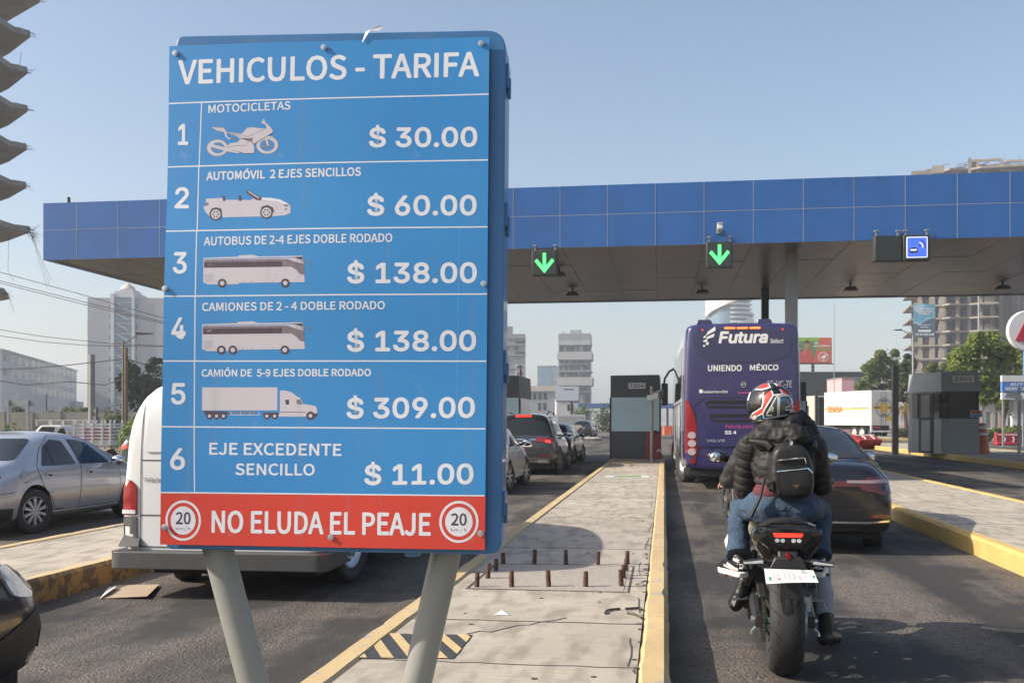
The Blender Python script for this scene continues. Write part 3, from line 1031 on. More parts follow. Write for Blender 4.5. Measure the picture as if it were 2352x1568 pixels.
M['sheet_blue'] = m_sheet('blue_sheeting', (.012, .14, .35), (.03, .215, .43))
M['sheet_red'] = m_sheet('red_sheeting', (.38, .024, .012), (.46, .034, .017))
M['sheet_white'] = m_sheet('white_sheeting', (.46, .47, .5), (.54, .55, .58))
M['pic_grey'] = m_sheet('print_grey', (.36, .335, .36), (.43, .405, .43))
M['pic_dark'] = mat('print_dark', (.07, .05, .07), .5, var=.2, vs=30)
M['pic_mid'] = mat('print_mid', (.2, .16, .19), .5, var=.2, vs=30)
M['tape'] = mat('sheet_seam', (.12, .34, .62), .3, var=.1)
M['casing'] = mat('blue_casing_paint', (.035, .15, .34), .42, coat=.3, var=.12, vs=3, bmp=.05, bs=14, dirt=(.1, .16, .22), dirt_amt=.5, ds=6)

cTL, cTR, cBR, cBL = P(384, 105, 3.94), P(1120, 84, 3.83), P(1118, 1262, 3.77), P(370, 1250, 3.88)
vx = ((cTR - cTL) + (cBR - cBL)) / 2
vz = ((cTL - cBL) + (cTR - cBR)) / 2
SW = vx.length; ex = vx.normalized()
ez = (vz - ex * vz.dot(ex)); SH = ez.length; ez.normalize()
ey = ez.cross(ex)
mid = (cTL + cTR + cBR + cBL) / 4
org = mid - ex * SW / 2 - ez * SH / 2
MS = Matrix((ex, ey, ez)).transposed().to_4x4(); MS.translation = org


def homog(src, dst):
    A = []; B = []
    for (x, y), (X, Y) in zip(src, dst):
        A.append([x, y, 1, 0, 0, 0, -X * x, -X * y]); B.append(X)
        A.append([0, 0, 0, x, y, 1, -Y * x, -Y * y]); B.append(Y)
    return np.append(np.linalg.solve(np.array(A, float), np.array(B, float)), 1).reshape(3, 3)


HS = homog([(384, 105), (1120, 84), (1118, 1262), (370, 1250)], [(0, SH), (SW, SH), (SW, 0), (0, 0)])


def sg(u, v):
    q = HS @ np.array([u, v, 1.0])
    return (q[0] / q[2], q[1] / q[2])


root = empty('toll_fare_board', (0, 0, 0), 0, 'large blue toll fare board on two slanted grey posts', 'fare board')
root.matrix_world = Matrix.Translation(Vector((org.x, org.y, .2)))
INV = Matrix.Translation(-Vector((org.x, org.y, .2)))


def onsign(o):
    o.matrix_parent_inverse = INV
    o.matrix_basis = MS
    return o


b = MB()
nx, nz = 24, 34
bandz = lambda x: None
L6a, L6b = sg(367, 1130.4), sg(1116, 1137.7)
gridv = []
for j in range(nz + 1):
    for i in range(nx + 1):
        gridv.append((SW * i / nx, 0, SH * j / nz))
zr = (L6a[1] + L6b[1]) / 2
# blue field and red band
for (z0, z1, mi, k) in ((0, zr, 1, 8), (zr, SH, 0, 26)):
    vs = [(SW * i / nx, 0, z0 + (z1 - z0) * j / k) for j in range(k + 1) for i in range(nx + 1)]
    fs = [(j * (nx + 1) + i, j * (nx + 1) + i + 1, (j + 1) * (nx + 1) + i + 1, (j + 1) * (nx + 1) + i) for j in range(k) for i in range(nx)]
    b.add(vs, fs, mi)
b.box(0, SW, .0004, .003, 0, SH, 0)


def ST(txt, u0, v0, u1, v1, h, m=2, y=-.0014, **kw):
    p0, p1 = sg(u0, v0), sg(u1, v1)
    hh = sg(u0, v0 - h)[1] - p0[1]
    b.text(txt, 0, 1, 0, 1, lambda a, c_, k: (p0[0] + (p1[0] - p0[0]) * a, y * .25 - k * .000025, p0[1] + (p1[1] - p0[1]) * a + hh * c_), m, asp=(p1[0] - p0[0]) / hh, **kw)


def SP(poly, m=2, y=-.0014):
    q = [(min(max(a_, .001), SW - .001), b_) for a_, b_ in (sg(*p_) for p_ in poly)]
    b.add([(p_[0], y * .25, p_[1]) for p_ in q], [tuple(range(len(q)))], m)


def SLn(p0, p1, wd=2.6, m=2, y=-.0012):
    SP(strip([p0, p1], wd), m, y)


ST('VEHICULOS - TARIFA', 404, 194.5, 1097.5, 176.5, 57.5, bold=.032)
ST('MOTOCICLETAS', 475.3, 260, 665.5, 252.8, 19.5, bold=.03)
ST('AUTOMÓVIL  2 EJES SENCILLOS', 471, 414.3, 828.2, 405, 26, bold=.03)
ST('AUTOBUS DE 2-4 EJES DOBLE RODADO', 467.4, 564.3, 901.3, 556.5, 20.5, bold=.03)
ST('CAMIONES DE 2 - 4 DOBLE RODADO', 464.5, 714.3, 885, 710.7, 19.5, bold=.03)
ST('CAMIÓN DE  5-9 EJES DOBLE RODADO', 463, 864.8, 853.4, 863.8, 22.5, bold=.03)
ST('EJE EXCEDENTE', 481.8, 1044, 787.2, 1047, 28.5, bold=.03)
ST('SENCILLO', 542, 1090.8, 725.6, 1092, 27.5, bold=.03)
for t_, u0, u1, v0, v1 in (('1', 404.4, 428.5, 332, 283.4), ('2', 398.3, 431.4, 477.9, 428.5), ('3', 396.5, 429, 628.8, 578.5), ('4', 394.3, 427, 778.2, 728.5), ('5', 394, 427, 928.7, 879), ('6', 392.5, 427, 1079, 1028.5)):
    ST(t_, u0, v0, u1, v0, v0 - v1, alt=True, bold=.034)
for t_, u0, u1, v0, v1 in (('$ 30.00', 845.5, 1094, 345.4, 287.8), ('$ 60.00', 842.6, 1093.5, 502.4, 443.7), ('$ 138.00', 798, 1095, 657.6, 598.2), ('$ 138.00', 797.6, 1094, 813.5, 753.7), ('$ 309.00', 797.6, 1092.5, 967.3, 907), ('$ 11.00', 840, 1091, 1119.6, 1059.8)):
    ST(t_, u0, v0, u1, v0 - (2 if u0 > 0 else 0), v0 - v1, alt=True, bold=.034)
ST('NO ELUDA EL PEAJE', 487.4, 1224, 994, 1230.5, 53, bold=.032)
for p0, p1 in (((378, 236.6), (1120, 216.5)), ((374, 382), (1119, 367)), ((371.5, 530.4), (1119, 520.4)), ((370.3, 680.3), (1118.5, 674.5)), ((366.7, 828.6), (1117.5, 828.6)), ((365, 979.2), (1117, 984.2)), ((367, 1130.4), (1116, 1137.7))):
    SLn(p0, p1, 3.0)
for p0, p1 in (((459.6, 235), (454, 381)), ((453.5, 381), (451.5, 529)), ((450.5, 529), (449, 680)), ((448.5, 680), (447.5, 828)), ((447, 828), (447, 981)), ((446.8, 981), (448.5, 1131))):
    SLn(p0, p1, 2.4)
SLn((1054, 524), (1050, 984), 1.0, 6, -.0009)
SLn((1054, 524), (1116, 521), 1.0, 6, -.0009)
for cu, cv, rx, ry, tx0, tx1 in ((422.7, 1195, 40.6, 46.5, 405.7, 439.7), (1058, 1197.5, 45, 48, 1040, 1076)):
    SP(circ(cu, cv, rx, 48, ry), 2, -.0012)
    SP(circ(cu, cv, rx * .875, 48, ry * .885), 1, -.0018)
    SP(circ(cu, cv, rx * .70, 48, ry * .70), 2, -.0024)
    ST('20', tx0, cv + 9, tx1, cv + 9.3, 29, 4, -.0030, bold=.03)
    ST('km / h', tx0, cv + 23, tx1, cv + 23.4, 8.5, 4, -.0030)
# pictures: (crop coords -> photo)
K7 = lambda pts: [(454.7 + x * .25997, 266.6 + y * .25997) for x, y in pts]
K8 = lambda pts: [(454.7 + x * .18, 705.6 + y * .18) for x, y in pts]


def wheelpic(K, x, y, r_, rim, ry=None):
    SP(K(circ(x, y, r_, 28, ry)), 4, -.0020)
    SP(K(circ(x, y, rim, 24, rim * (ry or r_) / r_)), 3, -.0026)


# motorcycle
def mring(x, y, ro, ri, m=3, yy=-.0014):
    SP(K7(circ(x, y, ro, 32)), m, yy); SP(K7(circ(x, y, ri, 32)), 0, yy - .0005)


SP(K7(circ(160, 279, 97, 32, 76)), 5, -.0012); SP(K7(circ(160, 279, 92, 32, 72)), 3, -.0014); SP(K7(circ(165, 279, 62, 28, 48)), 0, -.0018)
SP(K7(circ(605, 258, 101, 32, 80)), 5, -.0012); SP(K7(circ(605, 258, 96, 32, 76)), 3, -.0014); SP(K7(circ(605, 260, 66, 28, 52)), 0, -.0018)
for a in range(5):
    for cx_, cy_, rx_, ry_ in ((165, 279, 60, 46), (605, 260, 64, 50)):
        an = a * math.tau / 5 + .3
        SP(K7(strip([(cx_, cy_), (cx_ + rx_ * math.cos(an), cy_ + ry_ * math.sin(an))], 11)), 5, -.0021)
for poly in ([(100, 262), (118, 248), (290, 292), (362, 318), (350, 330), (270, 316), (108, 272)],
             [(240, 270), (275, 240), (340, 232), (372, 196), (440, 205), (480, 200), (462, 232), (490, 262), (490, 328), (400, 328), (300, 296), (245, 280)],
             [(108, 94), (150, 96), (218, 100), (246, 140), (372, 156), (384, 150), (425, 106), (470, 100), (540, 110), (600, 112), (588, 76), (545, 64), (566, 48), (566, 28), (582, 36), (586, 58), (630, 96), (656, 132), (648, 152), (490, 246), (462, 230), (478, 196), (360, 200), (340, 182), (248, 150), (200, 136), (150, 124)],
             [(218, 136), (240, 148), (252, 184), (290, 200), (262, 208), (232, 180)],
             [(540, 196), (620, 180), (660, 186), (648, 196), (600, 200), (560, 212)],
             [(584, 198), (602, 194), (620, 262), (606, 268)]):
    SP(K7(poly), 3, -.0030)
for pts, wd in (([(375, 158), (384, 178), (440, 180), (545, 134), (600, 112)], 4), ([(365, 200), (480, 196), (466, 230), (488, 250)], 5), ([(490, 246), (560, 206), (650, 150)], 6), ([(248, 150), (370, 160)], 4), ([(240, 275), (330, 262), (420, 262), (440, 220)], 4), ([(120, 96), (218, 104), (250, 146)], 4), ([(246, 140), (372, 182)], 4), ([(290, 296), (400, 330), (490, 328)], 4), ([(252, 186), (345, 216)], 5)):
    SP(K7(strip(pts, wd)), 5, -.0034)
# convertible
SP(K7([(62, 728), (210, 722), (236, 738), (470, 742), (476, 728), (545, 745), (556, 720), (640, 724), (720, 738), (790, 772), (816, 796), (816, 860), (770, 878), (670, 886), (216, 894), (205, 880), (96, 880), (56, 842), (40, 792), (60, 796)]), 3, -.0014)
SP(K7([(560, 722), (650, 726), (720, 740), (790, 772), (770, 782), (700, 756), (560, 736)]), 2, -.0018)
SP(K7([(420, 662), (440, 660), (560, 722), (552, 746), (510, 742), (426, 682)]), 4, -.0022)
SP(K7([(434, 668), (446, 666), (540, 722), (530, 728)]), 3, -.0026)
for x in (222, 366): SP(K7([(x - 12, 704), (x + 8, 700), (x + 14, 750), (x - 8, 750)]), 4, -.0022)
SP(K7([(54, 762), (88, 764), (84, 788), (58, 790)]), 5, -.0022); SP(K7([(752, 778), (800, 790), (796, 802), (764, 800)]), 5, -.0022); SP(K7([(766, 820), (786, 818), (776, 838)]), 4, -.0022)
SP(K7([(548, 850), (560, 800), (610, 786), (660, 808), (676, 850)]), 4, -.0018); SP(K7([(100, 860), (110, 818), (150, 804), (196, 814), (210, 840)]), 4, -.0018)
wheelpic(K7, 152, 866, 57, 42); wheelpic(K7, 604, 852, 57, 43)
for cx_, cy_ in ((152, 866), (604, 852)):
    for a in range(6):
        SP(K7(circ(cx_ + 24 * math.cos(a * 1.047), cy_ + 24 * math.sin(a * 1.047), 8, 8)), 4, -.003)


def buspic(K, x0, y0, sc, wheels, yo):
    q = lambda pts: K([(x0 + x * sc, y0 + y * sc) for x, y in pts])
    SP(q([(0, 20), (310, 10), (312, 0), (440, -6), (492, 10), (880, 4), (888, 60), (900, 232), (895, 236), (318, 242), (315, 254), (40, 254), (0, 236)]), 3, -.0014)
    SP(q([(6, 30), (870, 16), (870, 22), (6, 36)]), 0, -.0018)
    SP(q([(6, 40), (700, 32), (750, 34), (830, 62), (888, 72), (898, 172), (858, 166), (826, 130), (780, 100), (6, 108)]), 5, -.0020)
    SP(q([(6, 60), (700, 52), (700, 100), (6, 108)]), 4, -.0021)
    for i in range(10): SP(q(strip([(95 + i * 82, 36), (95 + i * 82, 104)], 3)), 4, -.0024)
    SP(q([(800, 16), (876, 12), (882, 40), (850, 36)]), 4, -.0024)
    SP(q(strip([(860, 52), (940, 56), (948, 92)], 9)), 5, -.0024)
    SP(q([(12, 160), (90, 160), (90, 236), (12, 236)]), 7, -.0018)
    for x in (60, 110, 350, 420, 615): SP(q([(x, 226), (x + 12, 226), (x + 12, 231), (x, 231)]), 5, -.0018)
    for x in wheels:
        SP(q(circ(x, 244, 39, 24)), 4, -.0022); SP(q(circ(x, 244, 20, 20)), 3, -.0026)


M['pic_pale'] = m_sheet('print_pale', (.3, .285, .32), (.35, .33, .37))
buspic(K7, 48, 1232, 1.0, (168, 728), 0)
buspic(K8, 55, 185, 1.46, (168, 268, 724), 0)
# articulated lorry
SP(K8([(55, 1018), (1018, 1018), (1018, 1312), (55, 1312)]), 3, -.0014)
SP(K8([(75, 1315), (390, 1330), (390, 1360), (95, 1370)]), 4, -.0014); SP(K8([(400, 1330), (740, 1330), (740, 1350), (400, 1350)]), 5, -.0014)
SP(K8(strip([(410, 1370), (800, 1370)], 9)), 3, -.0014)
for x in (425, 545, 665, 782): SP(K8(strip([(x, 1330), (x, 1370)], 7)), 3, -.0016)
SP(K8([(838, 1340), (1030, 1340), (1030, 1390), (838, 1390)]), 4, -.0014)
SP(K8([(1050, 1058), (1110, 1056), (1200, 1082), (1275, 1138), (1310, 1148), (1345, 1228), (1505, 1256), (1530, 1300), (1530, 1390), (1380, 1392), (1032, 1392), (1050, 1330)]), 3, -.0018)
SP(K8([(1118, 1176), (1168, 1176), (1168, 1238), (1126, 1238)]), 4, -.0022); SP(K8([(1258, 1180), (1312, 1168), (1340, 1240), (1268, 1230)]), 5, -.0022)
SP(K8(strip([(1050, 1332), (1380, 1336)], 8)), 4, -.0022); SP(K8([(1480, 1350), (1532, 1350), (1528, 1392), (1480, 1392)]), 4, -.0021)
for x in (150, 240, 328, 884, 984): SP(K8(circ(x, 1384, 42, 22)), 4, -.0020); SP(K8(circ(x, 1384, 20, 18)), 3, -.0026)
SP(K8(circ(1444, 1380, 55, 24)), 4, -.0024); SP(K8(circ(1444, 1382, 24, 18)), 3, -.0028)

bend = lambda x, z: .004 * math.sin(x * 5.0 + z * 1.3) + .0035 * math.sin(z * 4.2 - x * 2 + 1) + .0016 * math.sin(z * 9 + 2) - .004 * max(0, 1 - x / .25) ** 2 * math.sin(z * 3.1)
me = b.mesh('sign_panel')
bm = bmesh.new(); bm.from_mesh(me)
bmesh.ops.triangulate(bm, faces=bm.faces[:])
for k, n_, L_ in ((0, 24, SW), (2, 37, SH)):
    no_ = Vector((1, 0, 0)) if k == 0 else Vector((0, 0, 1))
    for i in range(1, n_):
        bmesh.ops.bisect_plane(bm, geom=bm.verts[:] + bm.edges[:] + bm.faces[:], plane_co=no_ * (L_ * i / n_), plane_no=no_, dist=1e-6)
for v in bm.verts:
    v.co.y += bend(v.co.x, v.co.z)
bm.to_mesh(me); bm.free()
pnl = link('sign_panel', me, [M['sheet_blue'], M['sheet_red'], M['sheet_white'], M['pic_grey'], M['pic_dark'], M['pic_mid'], M['tape'], M['pic_pale']], root, smooth=0)
onsign(pnl)
# casing: rounded box behind the sheet with a seam and hinges on its side
b = MB()
q = rpoly([(.012, -.018), (SW + .058, -.018), (SW + .058, SH + .032), (.02, SH + .045)], [.03, .05, .075, .03], 6)
b.prism(q, .024, .085)
q2 = rpoly([(.022, -.010), (SW + .052, -.010), (SW + .052, SH + .026), (.03, SH + .038)], [.03, .05, .07, .03], 6)
b.prism(q2, .084, .092)
b.prism(q, .091, .18)
onsign(b.build('casing', M['casing'], root, bevel=.014, seg=3))
for v in (165, 487, 830, 1156):
    z = sg(1120, v)[1]
    b = MB(); b.box(SW + .05, SW + .068, .04, .12, z - .045, z + .045); b.box(SW + .06, SW + .074, .065, .09, z - .075, z + .0)
    onsign(b.build('hinge', M['casing'], root, bevel=.004))
for u, v in ((399, 122), (741, 110), (1101, 100), (380, 663), (1111, 651), (381, 1210), (764, 1233), (1108, 1224)):
    x, z = sg(u, v)
    b = MB()
    b.lathe([(0, .001), (.0105, .0005), (.0115, -.001), (.0115, -.002), (.0075, -.0025), (.0072, -.0065), (.0, -.007)], (x, bend(x, z) - .004, z), 'y', 12)
    onsign(b.build('bolt', M['alu'], root))
# clear tape loose on the top edge, drip
b = MB()
x0 = sg(828, 86)[0]
b.add([(x0, -.002, SH - .012), (x0 + .03, -.004, SH + .035), (x0 + .06, .0, SH + .052), (x0 + .012, .002, SH + .03)], [(0, 1, 2, 3)])
b.add([(x0 + .03, -.004, SH + .035), (x0 + .062, -.002, SH + .03), (x0 + .08, .004, SH + .05), (x0 + .06, .0, SH + .052)], [(0, 1, 2, 3)])
onsign(b.build('torn_tape', M['white'], root, smooth=0))
# slanted tubular posts
M['post_paint'] = mat('grey_green_post_paint', (.27, .275, .25), .42, var=.1, vs=2, bmp=.12, bs=18, dirt=(.2, .18, .15), dirt_amt=.35)
for u0, u1, nm in ((497, 631, 0), (1030, 915, 1)):
    tp = P(u0, 1245, 3.99); bt = P(u1, 1758, 3.99); bt.z = .19
    b = MB(); b.tube([tp + (tp - bt) * .05, bt], .0575, 28, caps=True)
    o = b.build('post', M['post_paint'], root); o.matrix_parent_inverse = INV
    b = MB(); b.box(bt.x - .12, bt.x + .12, bt.y - .12, bt.y + .12, .195, .215)
    o2 = b.build('base_plate', M['post_paint'], o, smooth=0); o2.matrix_parent_inverse = INV
b = MB(); b.box(SW * .75, SW * .79, .05, .12, -.035, -.015)
onsign(b.build('cable_entry', M['casing'], root, bevel=.005))

# ================================================================ vehicles
def interp(st, y):
    for a, b_ in zip(st, st[1:]):
        if a[0] <= y <= b_[0]:
            f = (y - a[0]) / (b_[0] - a[0] + 1e-9)
            return [p + (q - p) * f for p, q in zip(a, b_)]
    return list(st[0] if y < st[0][0] else st[-1])


def shell(st, sub=2, crown=.03):
    """car skin from stations (y, z_bottom, z_shoulder, z_top, half width, half width at shoulder, half width at roof)"""
    b = MB()
    rows = []
    for (y, zb, zs, zt, wm, ws, wr) in st:
        h = zs - zb
        g_ = zt - zs
        half = [(wm * .80, zb), (wm * .955, zb + .035), (wm * .99, zb + .32 * h), (wm, zb + .62 * h), (ws + (wm - ws) * .35, zs - .05 * h), (ws, zs),
                (ws + (wr - ws) * .5, zs + g_ * .5), (wr, zs + g_ * .9), (wr * .62, zt), (0, zt + crown * min(1, g_ * 3) * .6)]
        row = [(x, y, z) for x, z in half] + [(-x, y, z) for x, z in half[-2::-1]]
        rows.append(row)
    k = len(rows[0])
    for row in rows: b.v += row
    n = len(rows)
    for i in range(n - 1):
        for j in range(k):
            j2 = (j + 1) % k
            b.f.append((i * k + j, i * k + j2, (i + 1) * k + j2, (i + 1) * k + j)); b.m.append(0)
    for i, rv in ((0, True), (n - 1, False)):
        o_ = i * k
        m_ = k // 2
        for j in range(m_):
            q = (o_ + j, o_ + j + 1, o_ + k - 2 - j, o_ + k - 1 - j)
            q = tuple(dict.fromkeys(q))
            if len(q) < 3: continue
            b.f.append(q if rv else q[::-1]); b.m.append(0)
    o = bpy.data.objects.new('shell', b.mesh('shell', True)); S.collection.objects.link(o)
    m_ = o.modifiers.new('s', 'SUBSURF'); m_.levels = sub; m_.render_levels = sub
    me = evaluated(o)
    old = o.data; bpy.data.objects.remove(o); bpy.data.meshes.remove(old)
    return me


def cut_arches(me, spots, paintm, linerm):
    """spots: (x_side, y, z, r)"""
    o = bpy.data.objects.new('cut', me); S.collection.objects.link(o)
    me.materials.clear(); me.materials.append(paintm)
    cb = MB()
    for (x0, x1, y, z, r_) in spots:
        cb.lathe([(0, x0), (r_, x0), (r_, x1), (0, x1)], (0, y, z), 'x', 28)
    cm = cb.mesh('cutter', True)
    cm.materials.append(linerm)
    c = bpy.data.objects.new('cutter', cm); S.collection.objects.link(c)
    bm = bmesh.new(); bm.from_mesh(cm); bmesh.ops.remove_doubles(bm, verts=bm.verts, dist=1e-5); bmesh.ops.recalc_face_normals(bm, faces=bm.faces[:]); bm.to_mesh(cm); bm.free()
    m_ = o.modifiers.new('b', 'BOOLEAN'); m_.operation = 'DIFFERENCE'; m_.object = c; m_.solver = 'EXACT'; m_.material_mode = 'TRANSFER'
    out = evaluated(o)
    bpy.data.objects.remove(o); bpy.data.objects.remove(c)
    return out


RIMS = {}


def rim_mesh(style, tyre_m=None):
    if style in RIMS: return RIMS[style]
    b = MB()
    if style in ('ten', 'five', 'copper', 'seven'):
        n = {'ten': 10, 'five': 5, 'copper': 5, 'seven': 7}[style]
        b.lathe([(.66, -.3), (.66, .46), (.63, .5), (.6, .47), (.6, .1), (0, .1)], n=36, m=1)
        b.lathe([(.595, .38), (.625, .49), (.665, .47), (.67, .40)], n=36, m=0)
        b.lathe([(0, .5), (.1, .49), (.13, .44), (.13, .2)], n=16, m=0)
        for i in range(n):
            a = i * math.tau / n
            w0, w1 = (.05, .075) if n > 6 else (.07, .12)
            for rr, hw, z in ():
                pass
            pts = []
            for rr, hw, z0, z1 in ((.08, w0, .3, .47), (.35, w0 * 1.1, .33, .48), (.62, w1, .36, .46)):
                ca, sa = math.cos(a), math.sin(a)
                for sg_ in (-1, 1):
                    for z in (z0, z1):
                        x, y = rr * ca - sg_ * hw * sa, rr * sa + sg_ * hw * ca
                        pts.append((x, y, z))
            fs = []
            for k in (0, 4):
                fs += [(k, k + 1, k + 5, k + 4), (k + 2, k + 6, k + 7, k + 3), (k + 1, k + 3, k + 7, k + 5), (k, k + 4, k + 6, k + 2)]
            fs += [(0, 2, 3, 1), (8, 9, 11, 10)]
            b.add(pts, fs, 0)
    else:   # steel truck style
        b.lathe([(.62, -.3), (.62, .4), (.57, .42), (.54, .3), (.44, .2), (.3, .26), (.24, .44), (.1, .46), (0, .46)], n=32, m=0)
        for i in range(8):
            a = i * math.tau / 8
            b.lathe([(0, .30), (.03, .30), (.03, .24)], (.36 * math.cos(a), .36 * math.sin(a), 0), n=6, m=1)
    RIMS[style] = b.mesh('rim_' + style, True)
    return RIMS[style]


def tyre_mesh(wr):
    k = ('tyre', round(wr, 3))
    if k not in RIMS:
        b = MB()
        h = wr
        b.lathe([(.64, -h * .8), (.7, -h), (.86, -h * 1.06), (.96, -h * .92), (.995, -h * .7), (1, -h * .3), (1, h * .3), (.995, h * .7), (.96, h * .92), (.86, h * 1.06), (.7, h), (.64, h * .8), (.64, -h * .8)], n=40)
        RIMS[k] = b.mesh('tyre_mesh', True)
    return RIMS[k]


def wheel(par, x, y, r_, wd, style, rim_m, side, name='wheel'):
    """side +1: outer face towards +x"""
    me = tyre_mesh(wd / 2 / r_)
    if not me.materials: me.materials.append(M['rubber'])
    o = link(name, me, M['rubber'], par, 40)
    o.location = (x, y, r_)
    o.rotation_euler = (rnd(0, 3) if False else .2, R(90) * side, 0)
    o.scale = (r_, r_, r_)
    rm = rim_mesh(style)
    rk = (style, rim_m.name)
    if rk not in RIMS:
        c = rm.copy(); c.materials.append(rim_m); c.materials.append(M['under']); RIMS[rk] = c
    q = link('rim', RIMS[rk], rim_m, o, 35)
    q.scale = (1, 1, wd / 2 / r_ / .5)
    return o


def mirror_poly(p): return [(-a, b_) for a, b_ in p][::-1]


def make_car(name, loc, rz, label, cat, c, group=None):
    """c: dict of stations and outlines; local +y is forward, origin under the rear bumper centre"""
    root = empty(name, loc, rz, label, cat, group)
    me = shell(c['st'], 2, c.get('crown', .03))
    bv = bvh_of(me)
    pm = c['paint']
    Rr = c['R']; wx = c['track']
    arches = [(s_ * (wx - .17) if s_ > 0 else -wx - .4, s_ * (wx + .4) if s_ > 0 else -wx + .17, y, Rr + .01, Rr * 1.17) for y in (c['yr'], c['yf']) for s_ in (-1, 1)]
    arches = [(min(a, b_), max(a, b_), y, z, r_) for a, b_, y, z, r_ in arches]
    try:
        me = cut_arches(me, arches, pm, M['under'])
    except Exception:
        me.materials.append(pm)
    body = link('body', me, pm, root, 50)
    for s_ in (-1, 1):
        for y in (c['yr'], c['yf']):
            wheel(root, s_ * (wx - .1), y, Rr, c.get('tw', .21), c.get('rim', 'five'), c.get('rim_m', M['alu']), s_)
    RX, RY, FX = (-1, 0, 0), (0, 1, 0), (0, -1, 0)
    sides = c.get('sides', (1, -1))

    def add(nm, poly, d, mt, par=root, eps=.005, cell=.09, lab=None):
        b = MB(); b.decal(bv, poly, d, 0, eps, cell)
        o = b.build(nm, mt, par, smooth=60, fix=False)
        if lab: o['label'] = lab
        return o

    def lines(nm, polys, mt, par=root, eps=.004):
        b = MB()
        for p_, d in polys: b.decal(bv, p_, d, 0, eps, .09, skirt=False)
        return b.build(nm, mt, par, smooth=60, fix=False)

    gm = c.get('glass', M['glass'])
    for s_ in sides:
        d = (-s_, 0, 0)
        for p_ in c.get('doors', ()):
            if s_ in c.get('door_sides', (1, -1)):
                b = MB(); b.decal(bv, [(x, z) for x, z in p_[0]], d, 0, .002, .09, skirt=False)
                b2 = MB(); b2.decal(bv, p_[1], d, 0, .0055, .09)
                dr = b2.build('door', pm, root, smooth=60, fix=False)
                b.build('door_seal', M['under'], dr, smooth=60, fix=False)
                hy, hz = p_[2]
                b3 = MB(); b3.decal(bv, rrect(hy - .1, hy + .1, hz - .018, hz + .018, .015), d, 0, .035, .05)
                b3.decal(bv, circ(hy + .02, hz - .01, .05, 14, .035), d, 1, .009, .05)
                b3.build('handle', [c.get('handle', pm), M['under']], dr, smooth=60, fix=False)
        if 'beading' in c: add('window_frame', c['beading'], d, M['black'], eps=.0065)
        for p_ in c.get('side_glass', ()): add('window', p_, d, gm, eps=.009)
        for p_, mt in c.get('side_trim', ()): add('side_trim', p_, d, mt, eps=.012)
        for p_, mt in c.get('side_seams', ()): lines('panel_gap', [(p_, d)], mt)
        if 'mirror' in c:
            my, mz = c['mirror']
            x = s_ * c.get('mirror_x', c['track'] + .12)
            b = MB(); b.ell((x + s_ * .07, my, mz), (.115, .075, .085), 14)
            b.cap((x - s_ * .12, my + .02, mz - .05), (x, my, mz - .03), .03, .03, 8)
            mo = b.build('mirror', c.get('mirror_m', pm), root, smooth=80)
            b = MB(); b.ell((x + s_ * .07, my - .035, mz), (.098, .045, .07), 14); b.build('mirror_glass', M['chrome'], mo, smooth=80)
    if 'windscreen' in c: add('windscreen', c['windscreen'], FX, gm, eps=.008)
    if 'rear_glass' in c:
        if 'rear_frame' in c: add('rear_window_seal', c['rear_frame'], RY, M['black'], eps=.006)
        add('rear_window', c['rear_glass'], RY, gm, eps=.01)
    for nm, p_, d, mt, e in c.get('extra', ()):
        dd = {'r': RY, 'f': FX, 's': RX, 'S': (1, 0, 0), 't': (0, 0, -1)}[d]
        add(nm, p_, dd, mt, eps=e)
    for pl, d, mt in c.get('seams', ()):
        lines('panel_gap', [(strip(q, .009), {'r': RY, 'f': FX, 's': RX, 'S': (1, 0, 0), 't': (0, 0, -1)}[d]) for q in pl], mt)
    b = MB(); w_ = wx - .12; L = c['L']
    b.box(-w_, w_, .25, L - .25, .17, .34); b.build('underbody', M['under'], root)
    return root, bv, add


M['rim_silver'] = mat('rim_silver', (.42, .43, .45), .35, .25, var=.06)
silver = paint('silver_paint', (.46, .475, .51), .45, .28)
blackp = paint('black_paint', (.006, .008, .0125), .0, .18, (.08, .07, .06), .12)
greyp = paint('graphite_paint', (.075, .078, .08), .7, .25)
whitep = paint('white_car_paint', (.7, .7, .69), .0, .28, (.4, .35, .28), .2)
tealp = paint('teal_paint', (.045, .085, .09), .5, .25)
bluegp = paint('blue_grey_paint', (.03, .045, .06), .4, .25)


def saloon(L=4.4, H=1.45, W=.87, boot=.95):
    """stations of a three-box saloon"""
    k = L / 4.4
    return [(0.0, .36, .72, .78, W * .80, W * .76, .5), (.03, .27, .80, boot - .02, W * .95, W * .86, .62), (.22 * k, .2, boot - .09, boot + .05, W * .99, W * .89, .66), (.62 * k, .18, boot - .04, boot + .07, W, W * .92, .66),
            (.86 * k, .18, boot - .02, boot + .16, W, W * .935, .64), (1.28 * k, .18, boot, H - .1, W, W * .94, .56), (1.6 * k, .18, boot + .0, H - .015, W, W * .94, .565), (2.1 * k, .18, boot - .01, H, W, W * .94, .575), (2.55 * k, .18, boot - .02, H - .05, W, W * .94, .57),
            (2.95 * k, .18, boot - .04, H - .22, W, W * .935, .60), (3.3 * k, .18, boot - .055, boot + .07, W, W * .92, .66), (3.75 * k, .18, boot - .13, boot - .035, W, W * .9, .62), (4.15 * k, .2, boot - .24, boot - .15, W * .97, W * .86, .56),
            (4.36 * k, .26, boot - .36, boot - .29, W * .86, W * .74, .46), (4.4 * k, .34, boot - .46, boot - .41, W * .74, W * .66, .4)]


# silver saloon ----------------------------------------------------------------
D1s = [(.98, .30), (1.95, .235), (2.015, .94), (1.99, 1.0), (1.9, 1.36), (1.55, 1.385), (1.25, 1.18), (1.06, .9), (1.14, .62)]


